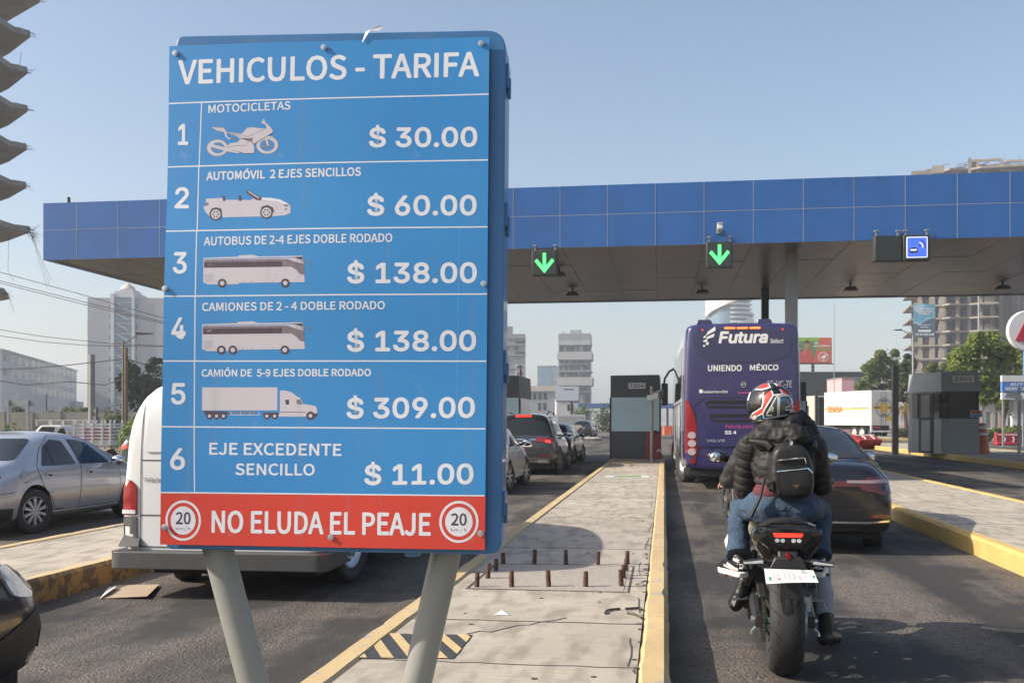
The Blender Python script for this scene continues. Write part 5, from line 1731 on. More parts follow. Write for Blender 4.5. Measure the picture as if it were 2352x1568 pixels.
def B(u, v, by):
    """the point of the photo that lies by metres ahead of the rear axle, in the motorcycle's own frame"""
    d = 6.2 + by
    for _ in range(4):
        p = P(u, v, d); l = MBI @ p
        d += (by - l.y)
    return MBI @ P(u, v, d)


M['teal_rim'] = mat('turquoise_wheel', (.05, .42, .36), .35, coat=.4, var=.08, vs=6)
M['cowl'] = mat('brown_black_fairing', (.014, .0125, .012), .18, coat=.8, var=.2, vs=6)
M['chain'] = mat('chain_steel', (.12, .11, .095), .4, .8, var=.3, vs=60)
M['paper'] = mat('paper_permit', (.74, .73, .72), .6, var=.04, vs=8)
M['print_grey2'] = mat('grey_print', (.42, .42, .44), .6, var=.1)
M['print_green'] = mat('green_print', (.06, .25, .2), .6, var=.1)
M['print_pink'] = mat('pink_print', (.55, .3, .32), .6, var=.1)
mo = empty('motorcycle', BK, BKR, 'naked motorcycle with turquoise wheel and paper permit carrying two people', 'motorcycle')


def mp(b, name, mt, par=mo, **k): return b.build(name, mt, par, **k)


# rear wheel: broad sport tyre with cut grooves
TR, TW = .318, .098
prof = [(.205, -.075), (.225, -.088), (.262, -.0975), (.285, -.094), (.302, -.078), (.312, -.055), (.3168, -.028), (.318, 0)]
prof = prof + [(r_, -x) for r_, x in prof[-2::-1]] + [prof[0]]
b = MB(); b.lathe(prof, ax='x', n=72)
tb = b.bvh()
tyre = mp(b, 'rear_wheel', M['rubber'], smooth=50); tyre.location = (0, 0, TR - .001)
M['groove'] = mat('tyre_groove', (.006, .006, .006), .9, var=0)
b = MB()
for k in range(16):
    a0 = k * math.tau / 16
    for s_ in (-1, 1):
        off = 0 if s_ > 0 else .2
        for (x0, a1, x1, a2, wd) in ((.015, 0, .062, .26, .006), (.05, .16, .082, .30, .005), (.03, .30, .036, .37, .004)):
            L_, R2 = [], []
            for i in range(7):
                f_ = i / 6
                x = x0 + (x1 - x0) * f_; a = a0 + off + a1 + (a2 - a1) * f_ ** 1.3
                w_ = wd * math.sin(math.pi * (.12 + .76 * f_)) / 2
                for L2, dx in ((L_, -w_), (R2, w_)):
                    xx = (x + dx) * s_
                    o_ = Vector((xx * 2.2, math.sin(a) * .5, math.cos(a) * .5)); di = (Vector((xx, 0, 0)) - o_) if False else Vector((xx * .55, 0, 0)) - o_
                    h = tb.ray_cast(o_, di.normalized())
                    L2.append(h[0] + h[1] * (.0008 if h[1].dot(di) < 0 else -.0008))
            vs = [*L_, *R2]
            b.add(vs, [(i, i + 1, 8 + i, 7 + i) for i in range(6)])
g_ = mp(b, 'tread_grooves', M['groove'], tyre, smooth=0, fix=False)
b = MB()
b.lathe([(.212, -.07), (.2, -.062), (.188, -.05), (.186, .05), (.2, .062), (.212, .07)], ax='x', n=48)
b.lathe([(.05, -.05), (.06, -.03), (.06, .03), (.05, .05), (0, .05)], ax='x', n=20); b.lathe([(0, -.05), (.05, -.05)], ax='x', n=20)
for i in range(5):
    for q in (-.13, .13):
        a = i * math.tau / 5 + q
        b.tube([(0, math.sin(a) * .05, math.cos(a) * .05), (0, math.sin(a + q) * .19, math.cos(a + q) * .19)], [.02, .013], 8)
rim = mp(b, 'rim', M['teal_rim'], tyre)
b = MB()
for s_ in (-1,):
    b.lathe([(.098, -.128), (.118, -.126), (.118, -.118), (.098, -.116)], ax='x', n=44)
    for i in range(42):
        a = i * math.tau / 42
        c_ = Vector((-.122, math.sin(a) * .120, math.cos(a) * .120)); b.ell(c_, (.005, .006, .006), 6)
    for i in range(5):
        a = i * math.tau / 5; b.tube([(-.10, 0, 0), (-.122, math.sin(a) * .1, math.cos(a) * .1)], .01, 6)
sp = mp(b, 'sprocket', M['chain'], tyre)
fw = copy_tree(tyre, mo); fw.name = 'front_wheel'; fw.location = (0, 1.43, .305); fw.scale = (.62, .96, .96)
for ch in list(fw.children):
    if ch.name.startswith('sprocket'): bpy.data.objects.remove(ch)
# chain loop
b = MB()
loop = []
for a in range(-90, 91, 15): loop.append((0 - .122 * math.cos(R(a)) * 1.0, TR + .122 * math.sin(R(a))))
loop = [(-.122 * math.cos(R(a)), TR + .122 * math.sin(R(a))) for a in range(-90, 91, 12)] + [(.62 + .05 * math.sin(R(a)), .37 + .05 * math.cos(R(a))) for a in range(0, 181, 30)]
pts = []
for (y0, z0), (y1, z1) in zip(loop, loop[1:] + loop[:1]):
    L_ = math.hypot(y1 - y0, z1 - z0); n = max(1, int(L_ / .016))
    pts += [(y0 + (y1 - y0) * i / n, z0 + (z1 - z0) * i / n) for i in range(n)]
for i, (y, z) in enumerate(pts):
    w_ = .011 if i % 2 else .007
    b.box(-.122 - w_, -.122 + w_, y - .0075, y + .0075, z - .0075, z + .0075)
mp(b, 'chain', M['chain'], smooth=0)
# swingarm, axle, chain guard
b = MB()
for s_ in (-1, 1):
    b.tube([(s_ * .145, -.05, TR), (s_ * .15, .1, TR + .01), (s_ * .15, .35, TR + .06), (s_ * .12, .58, TR + .09)], [.026, .036, .042, .04], 10)
    b.box(s_ * .15 - .022, s_ * .15 + .022, -.06, .08, TR - .035, TR + .035)
b.tube([(-.15, .36, TR + .08), (.15, .36, TR + .08)], .04, 10)
mp(b, 'swingarm', M['dark_metal'], bevel=.004)
b = MB(); b.tube([(-.19, 0, TR), (.19, 0, TR)], .015, 10); b.lathe([(.0, -.195), (.024, -.195), (.024, -.18)], (0, 0, TR), 'x', 6); mp(b, 'axle', M['alu'])
b = MB(); b.lathe([(.05, .118), (.11, .118), (.11, .124), (.05, .124)], (0, 0, TR), 'x', 30); b.box(.1, .16, .07, .15, TR + .03, TR + .13); mp(b, 'brake_disc', M['alu'])
b = MB(); b.hexa([(-.155, -.06, TR + .135), (-.10, -.06, TR + .135), (-.10, .3, TR + .17), (-.155, .3, TR + .17), (-.15, -.06, TR + .155), (-.105, -.06, TR + .155), (-.105, .3, TR + .19), (-.15, .3, TR + .19)]); mp(b, 'chain_guard', M['black'], bevel=.006)
b = MB()
for s_ in (-1, 1): b.tube([(s_ * .15, -.02, TR - .02), (s_ * .19, -.05, TR - .06), (s_ * .195, -.045, TR - .08)], .009, 6)
mp(b, 'paddock_hook', M['alu'])
# tail: seat hump, cowling halves, lamp, undertail with plate arm
def loftx(b, rows, m=0):
    k = len(rows[0]); o_ = []
    for r_ in rows: o_ += r_
    fs = [(i * k + j, i * k + (j + 1) % k, (i + 1) * k + (j + 1) % k, (i + 1) * k + j) for i in range(len(rows) - 1) for j in range(k)]
    fs += [tuple(range(k))[::-1], tuple(range((len(rows) - 1) * k, len(rows) * k))]
    b.add(o_, fs, m)


def rowc(y, hw, zt, zb, wb, z_m=None):
    zm_ = z_m or (zt * .55 + zb * .45)
    return [(x, y, z) for x, z in ((0, zt), (hw * .6, zt - .006), (hw, zt - .03), (hw * 1.02, zm_), (wb, zb), (0, zb - .005), (-wb, zb), (-hw * 1.02, zm_), (-hw, zt - .03), (-hw * .6, zt - .006))]


b = MB()
loftx(b, [rowc(-.30, .155, .905, .80, .08), rowc(-.285, .185, .915, .765, .10), rowc(-.2, .195, .91, .70, .12), rowc(0, .19, .89, .66, .13), rowc(.35, .17, .85, .64, .13)])
me = b.mesh('tail_cowling', True)
cowl_bv = bvh_of(me)
mp(b, 'tail_cowling', M['cowl'], bevel=.012, seg=3, smooth=50)
for s_ in (-1, 1):
    b = MB(); b.decal(cowl_bv, rpoly([(s_ * .1, .8), (s_ * .185, .79), (s_ * .19, .86), (s_ * .165, .895), (s_ * .105, .88)], .015), (0, 1, 0), 0, .006, .03)
    mp(b, 'side_fin', M['black_gloss'], fix=False, smooth=60)
b = MB(); b.decal(cowl_bv, rpoly([(-.1, .80), (.1, .80), (.125, .875), (-.125, .875)], .02), (0, 1, 0), 0, .008, .03)
hs = mp(b, 'tail_light', M['black_gloss'], fix=False, smooth=60)
b = MB(); b.decal(cowl_bv, rpoly([(-.075, .845), (.075, .845), (.085, .868), (-.085, .868)], .008), (0, 1, 0), 0, .014, .03); mp(b, 'lit_strip', M['red_lit'], hs, fix=False, smooth=60)
b = MB()
for x in (-.06, -.03, .03, .06): b.decal(cowl_bv, circ(x, .826, .013, 10, .012), (0, 1, 0), 0, .013, 0)
mp(b, 'reflector_bowl', M['clear'], hs, fix=False, smooth=60)
b = MB()
loftx(b, [rowc(-.26, .10, .918, .89, .09), rowc(-.22, .13, .928, .89, .12), rowc(0, .14, .935, .88, .13), rowc(.3, .13, .925, .85, .12), rowc(.38, .12, .88, .84, .11)])
mp(b, 'pillion_seat', mat('seat_vinyl', (.02, .02, .021), .55, var=.2, vs=20, bmp=.05, bs=200), bevel=.012, seg=3, smooth=50)
b = MB(); loftx(b, [rowc(.34, .13, .87, .78, .12), rowc(.5, .15, .845, .76, .13), rowc(.7, .13, .83, .76, .1), rowc(.82, .10, .86, .8, .08)]); mp(b, 'rider_seat', M['black'], bevel=.015, seg=3, smooth=50)
# grab rail edge, undertail, licence arm
b = MB(); b.tube([(-.15, -.24, .905), (-.1, -.325, .925), (0, -.345, .935), (.1, -.325, .925), (.15, -.24, .905)], .011, 8); mp(b, 'grab_rail', M['black_gloss'])
b = MB(); b.hexa([(-.05, -.33, .70), (.05, -.33, .70), (.06, -.12, .68), (-.06, -.12, .68), (-.06, -.26, .80), (.06, -.26, .80), (.08, -.08, .78), (-.08, -.08, .78)])
b.hexa([(-.11, -.35, .665), (.11, -.35, .665), (.10, -.25, .655), (-.10, -.25, .655), (-.075, -.345, .735), (.075, -.345, .735), (.07, -.25, .735), (-.07, -.25, .735)])
b.hexa([(-.07, -.36, .60), (.07, -.36, .60), (.05, -.28, .62), (-.05, -.28, .62), (-.08, -.35, .67), (.08, -.35, .67), (.06, -.26, .68), (-.06, -.26, .68)])
mp(b, 'tail_bracket', M['black'], bevel=.01)
b = MB(); b.hexa([(-.047, -.375, .632), (.047, -.375, .632), (.047, -.36, .632), (-.047, -.36, .632), (-.045, -.372, .668), (.045, -.372, .668), (.045, -.355, .668), (-.045, -.355, .668)]); mp(b, 'reflector', M['red_lens'], bevel=.003)
b = MB(); b.tube([(0, -.3, .745), (0, -.352, .735)], .014, 8); mp(b, 'plate_lamp', M['red_lens'])
for s_ in (-1, 1):
    b = MB(); b.tube([(s_ * .08, -.29, .703), (s_ * .13, -.29, .703)], .012, 8); st_ = mp(b, 'turn_signal', M['black'])
    b = MB(); b.prism(rpoly([(s_ * .125, .69), (s_ * .25, .682), (s_ * .25, .704), (s_ * .14, .722), (s_ * .125, .715)][::s_], .008), -.32, -.27); b.build('lamp_case', M['dark_metal'], st_, bevel=.005)
    b = MB(); b.prism(rpoly([(s_ * .135, .695), (s_ * .245, .688), (s_ * .245, .699), (s_ * .14, .713)][::s_], .004), -.326, -.318); b.build('lens', M['clear'], st_, bevel=.002)
# paper permit, tilted and slightly curled
A_ = [B(1755, 1305, -.40), B(1868, 1309, -.40), B(1880, 1337, -.455), B(1760, 1340, -.455)]
pq = lambda s_, t_: (A_[0] * (1 - s_) + A_[1] * s_) * (1 - t_) + (A_[3] * (1 - s_) + A_[2] * s_) * t_
nr = (A_[1] - A_[0]).cross(A_[3] - A_[0]).normalized()
if nr.y > 0: nr = -nr
cur = lambda s_, t_: pq(s_, t_) + nr * (.008 * math.sin(s_ * 3.1) * t_)
b = MB()
for off, rv in ((0, 0), (-.0015, 1)):
    vs = [cur(i / 10, j / 4) + nr * off for j in range(5) for i in range(11)]
    fs = [(j * 11 + i, j * 11 + i + 1, j * 11 + i + 12, j * 11 + i + 11) for j in range(4) for i in range(10)]
    b.add(vs, [f[::-1] for f in fs] if not rv else fs, 0)
def pr(s0, s1, t0, t1, m): b.add([cur(s0, t0) + nr * .0012, cur(s1, t0) + nr * .0012, cur(s1, t1) + nr * .0012, cur(s0, t1) + nr * .0012], [(3, 2, 1, 0)], m)
pr(.06, .115, .55, .8, 2); pr(.93, .975, .45, .66, 2); pr(.74, .82, .04, .1, 2); pr(.73, .86, .14, .32, 1); pr(.24, .3, .68, .8, 4)
for k in range(5): pr(.06 + (k % 2) * .04, .1 + (k % 2) * .04, .12 + k * .06, .15 + k * .06, 3)
for s0, s1 in ((.155, .2), (.235, .29)):
    for k in range(10): pr(s0, s1 - (k % 3) * .01, .2 + k * .055, .225 + k * .055, 3 if s0 < .2 else 1)
for c0 in (.36, .45, .54):
    for k in range(12): pr(c0, c0 + .075 - (k * 7 % 4) * .012, .26 + k * .048, .278 + k * .048, 1)
for k in range(9): pr(.65, .72 - (k * 5 % 3) * .015, .42 + k * .05, .442 + k * .05, 1)
for k in range(3): pr(.76, .82, .5 + k * .06, .53 + k * .06, 1)
mp(b, 'paper_permit', [M['paper'], M['print_grey2'], M['print_green'], M['print_pink'], M['red_print']], smooth=60, fix=False)
b = MB(); b.prism([(-.05, .50), (.05, .50), (.03, .42), (.0, .405), (-.03, .42)], -.36, -.345); b.box(-.05, .05, -.36, -.3, .5, .62); b.hexa([(-.018, -.365, .43), (.018, -.365, .43), (.018, -.36, .43), (-.018, -.36, .43), (-.012, -.365, .5), (.012, -.365, .5), (.012, -.36, .5), (-.012, -.36, .5)]); mp(b, 'mudguard_tip', M['black'], bevel=.006)
# engine, frame, tank, exhaust, fork, bars
b = MB(); b.prism(rpoly([(.55, .2), (1.05, .2), (1.12, .4), (1.02, .62), (.82, .66), (.6, .55)], .05), -.19, .19, 'x'); b.lathe([(0, -.23), (.1, -.23), (.11, -.19)], (0, .72, .36), 'x', 20); b.lathe([(0, .25), (.12, .25), (.13, .19)], (0, .72, .36), 'x', 20); mp(b, 'engine', M['dark_metal'], bevel=.02)
b = MB()
for s_ in (-1, 1):
    b.tube([(s_ * .1, -.1, .72), (s_ * .15, .3, .72), (s_ * .17, .55, .66), (s_ * .16, .56, .4)], .022, 8)
    b.tube([(s_ * .17, .55, .66), (s_ * .18, .95, .78), (s_ * .05, 1.2, .92)], .024, 8)
mp(b, 'frame', M['dark_metal'], smooth=60)
b = MB(); loftx(b, [rowc(.72, .09, .9, .8, .08), rowc(.85, .16, 1.0, .78, .12), rowc(1.05, .18, 1.04, .78, .15), rowc(1.2, .12, .99, .82, .1)]); mp(b, 'fuel_tank', M['cowl'], bevel=.03, seg=3, smooth=60)
b = MB(); b.tube([(.08, 1.0, .2), (.08, .8, .16), (.07, .5, .17)], [.03, .06, .055], 14); mp(b, 'exhaust', M['alu'])
b = MB()
for s_ in (-1, 1):
    b.tube([(s_ * .095, 1.43, .305), (s_ * .095, 1.22, .95)], [.028, .022], 10)
b.box(-.12, .12, 1.19, 1.27, .9, .94); mp(b, 'fork', M['dark_metal'])
b = MB(); b.prism(rpoly([(1.25, .78), (1.38, .8), (1.42, .92), (1.32, 1.04), (1.25, 1.02)], .03), -.1, .1, 'x'); mp(b, 'headlamp_unit', M['black_gloss'], bevel=.02)
b = MB(); b.lathe([(.335, -.06), (.345, 0), (.335, .06)], (0, 1.43, .305), 'x', 40) if False else None
b.prism(rpoly([(1.13, .5), (1.25, .62), (1.43, .655), (1.62, .58), (1.6, .57), (1.43, .635), (1.26, .605), (1.14, .49)], .01), -.065, .065, 'x'); mp(b, 'front_mudguard', M['cowl'], bevel=.006)
hl = B(1651, 1098, 1.17); hr = B(1906, 1100, 1.17)
hcx = (hl.x + hr.x) / 2; hw_ = .34
b = MB(); b.tube([(-hw_, 1.13, 1.085), (-.22, 1.17, 1.10), (-.08, 1.22, 1.04), (.08, 1.22, 1.04), (.22, 1.17, 1.10), (hw_ + .06, 1.13, 1.085)], .0115, 8)
bar = mp(b, 'handlebar', M['black'])
for s_, x in ((-1, -hw_), (1, hw_ + .06)):
    b = MB(); b.tube([(x, 1.128, 1.085), (x - s_ * .11, 1.145, 1.092)], .017, 10); b.tube([(x + s_ * .014, 1.126, 1.085), (x, 1.128, 1.085)], .016, 10); b.build('grip', M['rubber'], bar)
    b = MB(); b.tube([(x - s_ * .12, 1.19, 1.095), (x + s_ * .01, 1.2, 1.08)], .007, 6); b.build('lever', M['alu'], bar)
for (u, v), s_ in (((1651, 1049), -1), ((1896, 1051), 1)):
    c_ = B(u, v, 1.1)
    b = MB(); Mr = Matrix.Rotation(s_ * -.12, 3, 'Y')
    b.ell(c_, (.085, .03, .042), 18, 0, Mr); b.cap(c_ + Vector((-s_ * .055, .01, -.02)), (s_ * .2 + (.02 if s_ > 0 else 0), 1.19, 1.06), .014, .009, 8)
    mm_ = mp(b, 'mirror', M['black_gloss'], smooth=80)
    b = MB(); b.ell(c_ + Vector((s_ * .018, -.016, .0)), (.062 if s_ > 0 else .045, .018, .036), 18, 0, Mr); b.build('mirror_glass', mat('mirror_glass', (.8, .82, .85), .02, 1.0, var=0), mm_, smooth=80)
for s_ in (-1, 1):
    b = MB(); b.tube([(s_ * .13, .42, .56), (s_ * .2, .36, .5), (s_ * .205, .34, .47)], .015, 8); b.hexa([(s_ * .2 - .0, .30, .555), (s_ * .29, .28, .545), (s_ * .29, .32, .545), (s_ * .2, .34, .555), (s_ * .2, .30, .57), (s_ * .29, .28, .56), (s_ * .29, .32, .56), (s_ * .2, .34, .57)]); b.tube([(s_ * .15, .42, .70), (s_ * .16, .33, .565), (s_ * .2, .31, .56)], .014, 8); mp(b, 'pillion_peg', M['dark_metal'])
    b = MB(); b.tube([(s_ * .17, .62, .40), (s_ * .2, .52, .37)], .015, 8); b.hexa([(s_ * .19, .48, .355), (s_ * .29, .46, .35), (s_ * .29, .5, .35), (s_ * .19, .52, .355), (s_ * .19, .48, .375), (s_ * .29, .46, .365), (s_ * .29, .5, .365), (s_ * .19, .52, .375)]); b.tube([(s_ * .27, .47, .355), (s_ * .285, .45, .315)], .005, 6); mp(b, 'foot_peg', M['alu'])

# ---------------------------------------------------------------- clothes and skins
M['skin'] = mat('skin', (.42, .23, .16), .5, var=.08, vs=20)


def m_fabric(name, c, rough=.5, var=.15, vs=6, bs=14, bmp=.25, coat=0):
    return mat(name, c, rough, var=var, vs=vs, bmp=bmp, bs=bs, coat=coat, spec=.3)


M['puffer'] = m_fabric('black_nylon_puffer', (.015, .0145, .0145), .6, .2, 5, 26, .7)
M['jacket2'] = m_fabric('dark_grey_jacket', (.028, .026, .026), .55, .15, 5, 9, .5)
M['maroon'] = m_fabric('maroon_knit', (.105, .025, .038), .8, .12, 5, 60, .2)
M['leather'] = m_fabric('black_leather', (.02, .02, .021), .45, .15, 7, 26, .12)
M['grey_cloth'] = m_fabric('grey_trousers', (.3, .305, .325), .8, .1, 5, 10, .4)
M['white_cloth'] = m_fabric('pale_trousers', (.55, .53, .5), .8, .08, 5, 10, .4)
M['boot'] = m_fabric('black_boot_leather', (.012, .012, .012), .42, .2, 12, 20, .2)
m, n, b0 = nodes('denim')
t1 = tex(n, 'ShaderNodeTexNoise', 3.2, 4, .6); t2 = tex(n, 'ShaderNodeTexNoise', 220, 3, .6, stretch=(1, 1, .3))
c_ = mixc(n, ramp(n, t1.outputs[0], [(.35, 0.0), (.68, 1.0)]), (.013, .03, .058), (.03, .067, .115))
c_ = mixc(n, ramp(n, t2.outputs[0], [(.45, 0.0), (.7, .4)]), c_, (.08, .13, .2))
n.links.new(c_, b0.inputs['Base Color']); b0.inputs['Roughness'].default_value = .85
t3 = tex(n, 'ShaderNodeTexNoise', 11, 4, .6); bump(n, b0, t3.outputs[0], .9, .025)
M['denim'] = m
M['stitch'] = mat('denim_stitch', (.09, .085, .08), .8, var=0)


def hand(b, wrist, dirn, palm_n, side, grip=None, L=.17):
    """palm, four unequal bent fingers and a thumb leaving the side of the palm"""
    d = Vector(dirn).normalized(); n_ = Vector(palm_n).normalized(); n_ = (n_ - d * n_.dot(d)).normalized()
    s_ = d.cross(n_) * side
    wv = Vector(wrist)
    for k in (-1, 0, 1): b.cap(wv + s_ * k * .016, wv + d * .075 + s_ * k * .025, .016, .0125, 8)
    for k, ln in enumerate((.07, .078, .072, .055)):
        p = wv + d * .085 + s_ * (.032 - k * .0215)
        curl = (.35, .8, 1.2) if grip is None else grip
        for q, (seg_, an) in enumerate(zip((.44, .32, .24), curl)):
            p2 = p + (d * math.cos(an) + n_ * math.sin(an)) * ln * seg_
            b.cap(p, p2, .0095 - q * .0008, .0088 - q * .0008, 8); p = p2
    p = wv + d * .022 + s_ * .03
    for seg_, v_ in ((.038, d * .6 + s_ * .7 + n_ * .35), (.03, d * .85 + s_ * .2 + n_ * .5), (.024, d * .8 + n_ * .7)):
        p2 = p + v_.normalized() * seg_; b.cap(p, p2, .0115, .0095, 8); p = p2


def seg_of(co, bones):
    best = None
    for k, (p0, p1) in enumerate(bones):
        d = p1 - p0; L_ = d.length
        t_ = max(0, min(1, (co - p0).dot(d) / (L_ * L_)))
        e = (co - p0 - d * t_).length
        if best is None or e < best[0]: best = (e, k, t_ * L_, L_)
    return best


# ---------------------------------------------------------------- passenger
pa = empty('person', BK, BKR, 'passenger in black puffer jacket, blue jeans and graphic helmet, seen from behind', 'person')
hip = {-1: Vector((-.115, .15, 1.0)), 1: Vector((.115, .15, 1.0))}
kne = {-1: B(1697, 1172, .50), 1: B(1888, 1172, .50)}
ank = {-1: B(1694, 1289, .27), 1: B(1880, 1289, .27)}
toe = {-1: B(1668, 1318, .40), 1: B(1884, 1314, .46)}
sho = {-1: B(1722, 1030, .20), 1: B(1868, 1030, .20)}
elb = {-1: B(1711, 1122, .30), 1: B(1884, 1112, .30)}
wri = {-1: Vector((-.17, .62, 1.09)), 1: Vector((.17, .62, 1.09))}
neck = B(1788, 990, .22)
head = B(1768, 930, .24)
chest = Vector((.01, .18, 1.30)); waist = Vector((.0, .12, 1.08))
b = MB()
b.ell(chest, (.16, .095, .17), 16); b.ell(waist, (.135, .09, .12), 16); b.ell((0, .12, .99), (.165, .12, .10), 16)
b.cap(chest, neck, .07, .052); b.cap(neck, head, .052, .055); b.ell(head + Vector((0, .01, .02)), (.076, .095, .11), 16)
b.ell(head + Vector((-.06, .085, .0)), (.014, .016, .02), 8)
for s_ in (-1, 1):
    b.cap(hip[s_], kne[s_], .075, .05); b.cap(kne[s_], ank[s_], .05, .036); b.cap(ank[s_], toe[s_] + Vector((0, 0, .01)), .035, .026); b.cap(ank[s_], ank[s_] + Vector((0, -.03, -.05)), .034, .03)
    b.cap(chest + Vector((s_ * .1, 0, .08)), sho[s_], .06, .055); b.cap(sho[s_], elb[s_], .05, .04); b.cap(elb[s_], wri[s_], .04, .027)
    hand(b, wri[s_], (-s_ * .55, .85, 0), (-s_ * .7, -.5, 0), s_)
link('body', blob(b, .007, 3), M['skin'], pa, 180)
# jeans
b = MB()
b.ell((0, .13, .985), (.19, .16, .112), 20); b.ell((-.095, .10, .965), (.118, .135, .10), 16); b.ell((.095, .10, .965), (.118, .135, .10), 16); b.ell((0, .14, 1.06), (.175, .12, .06), 16)
cuff = {}
for s_ in (-1, 1):
    b.cap(hip[s_] + Vector((s_ * .01, 0, -.01)), kne[s_] + Vector((-s_ * .02, 0, .0)), .098, .07, 16)
    cf = ank[s_] + Vector((-s_ * .004, -.01, .035)); cuff[s_] = cf
    b.tube([kne[s_] + Vector((-s_ * .012, .01, .05)), kne[s_] * .75 + cf * .25, kne[s_] * .4 + cf * .6, cf], [.062, .068, .066, .083], 16)
me = blob(b, .009, 4)
displace(me, lambda co, n_: .005 * noise.noise(co * 14) + .009 * noise.noise(Vector((co.x * 9 + co.z * 6, co.y * 9, co.z * 30))) * (1 if co.z < .97 else .45))
jeans = link('jeans', me, M['denim'], pa, 180)
jb = bvh_of(me)
b = MB()
for poly in ([(-.165, 1.03), (-.055, 1.035), (-.045, .965), (-.075, .93), (-.125, .935), (-.155, .97), (-.165, 1.03)], [(.06, 1.035), (.165, 1.03), (.155, .97), (.12, .93), (.075, .935), (.05, .965), (.06, 1.035)], [(0, 1.06), (.004, .9)], [(-.2, 1.045), (.2, 1.045)]):
    b.decal(jb, strip(poly, .003), (0, 1, 0), 0, .0015, .03, False)
for s_ in (-1, 1):
    b.decal(jb, strip([(cuff[s_].x - .075, cuff[s_].z + .03), (cuff[s_].x + .07, cuff[s_].z + .03)], .004), (0, 1, 0), 0, .002, .03, False)
b.build('stitching', M['stitch'], jeans, fix=False, smooth=60)
# sneakers
M['sole'] = mat('white_sole', (.7, .69, .66), .6, var=.08, vs=20)
for s_ in (-1, 1):
    a_, t_ = ank[s_], toe[s_]
    dv = (t_ - a_); dv.z = 0; dv.normalize(); q = Vector((-dv.y, dv.x, 0))
    base = Vector((a_.x, a_.y, min(a_.z - .09, .575)))
    Mx = Matrix((dv, q, Vector((0, 0, 1)))).transposed()
    L = lambda x, y, z: base + Mx @ Vector((x, y, z))
    b = MB(); b.ell(L(.06, 0, .06), (.15, .045, .045), 16, 0, Mx); b.ell(L(-.03, 0, .075), (.055, .043, .06), 16, 0, Mx); b.ell(L(.15, 0, .045), (.06, .045, .03), 16, 0, Mx); b.cap(L(-.01, 0, .08), L(-.012, 0, .115), .044, .042, 12)
    sme = blob(b, .006, 3); sbv = bvh_of(sme)
    sh = link('sneaker', sme, M['boot'], pa, 180)
    b = MB(); out = [(-.085, 0), (-.075, .034), (-.03, .044), (.05, .042), (.14, .052), (.19, .035), (.212, 0)]
    out = out + [(x, -y) for x, y in out[-2:0:-1]]
    b.add([L(x, y, 0) for x, y in out] + [L(x * 1.02, y * 1.03, .035) for x, y in out], [(i, (i + 1) % len(out), len(out) + (i + 1) % len(out), len(out) + i) for i in range(len(out))] + [tuple(range(len(out)))[::-1], tuple(range(len(out), 2 * len(out)))])
    b.build('sole', M['sole'], sh, bevel=.008, seg=2)
    b = MB()
    for p0, p1, w_ in (((-.06, .05), (.06, .075), .014), ((-.02, .045), (.1, .06), .012), ((-.075, .1), (-.02, .11), .014)):
        for sd in (-1, 1):
            o_, dd = [], Vector(q) * -sd
            for i in range(9):
                f_ = i / 8
                for e in (-1, 1):
                    c0 = L(p0[0] + (p1[0] - p0[0]) * f_, 0, p0[1] + (p1[1] - p0[1]) * f_ + e * w_ / 2)
                    h = sbv.ray_cast(c0 - dd * .3, dd)
                    o_.append((h[0] - dd * .002) if h[0] else c0 - dd * .044)
            b.add(o_, [(2 * i, 2 * i + 1, 2 * i + 3, 2 * i + 2) for i in range(8)])
    for sd in (0,):
        o_ = []
        for i in range(7):
            y = -.036 + .012 * i
            for e in (.055, .085):
                h = sbv.ray_cast(L(-.4, y, e), dv); o_.append(h[0] - dv * .002 if h[0] else L(-.085, y, e))
        b.add(o_, [(2 * i, 2 * i + 1, 2 * i + 3, 2 * i + 2) for i in range(6)])
    b.build('stripes', M['sole'], sh, fix=False, smooth=60)
# maroon hem
b = MB(); b.ell((0, .125, 1.075), (.182, .128, .085), 20); b.ell((0, .14, 1.15), (.17, .12, .1), 16)
me = blob(b, .009, 3); displace(me, lambda co, n_: .005 * noise.noise(co * 16)); link('sweater', me, M['maroon'], pa, 180)
# puffer jacket with quilted rings
b = MB()
b.ell(chest + Vector((0, 0, .02)), (.2, .14, .2), 20); b.ell(Vector((.005, .15, 1.22)), (.188, .135, .16), 20); b.ell(Vector((.0, .14, 1.135)), (.172, .125, .05), 20)
b.cap(chest + Vector((-.06, 0, .11)), chest + Vector((.06, 0, .11)), .1)
bones = [(Vector((0, .15, 1.08)), chest + Vector((0, 0, .18)))]
for s_ in (-1, 1):
    b.cap(chest + Vector((s_ * .09, 0, .08)), sho[s_], .09, .082, 16); b.cap(sho[s_], elb[s_], .082, .07, 16); b.cap(elb[s_], elb[s_] * .25 + wri[s_] * .75, .069, .048, 16)
    bones += [(sho[s_] + Vector((-s_ * .08, 0, .03)), sho[s_]), (sho[s_], elb[s_]), (elb[s_], wri[s_])]
b.ell(neck + Vector((.005, -.01, -.02)), (.115, .105, .07), 16)
me = blob(b, .008, 4)


def quilt(co, n_):
    e, k, t_, L_ = seg_of(co, bones)
    per = .056 if k else .058
    w_ = abs(math.sin(math.pi * (t_ + .015 * noise.noise(co * 7)) / per)) ** .42
    a_ = .0105 if k else .008
    if k == 0 and co.z > 1.36: a_ *= .4
    return a_ * (w_ - .6) + .003 * noise.noise(co * 24) + .003 * noise.noise(co * 9) + .002 * noise.noise(co * 55)


displace(me, quilt)
link('puffer_jacket', me, M['puffer'], pa, 180)
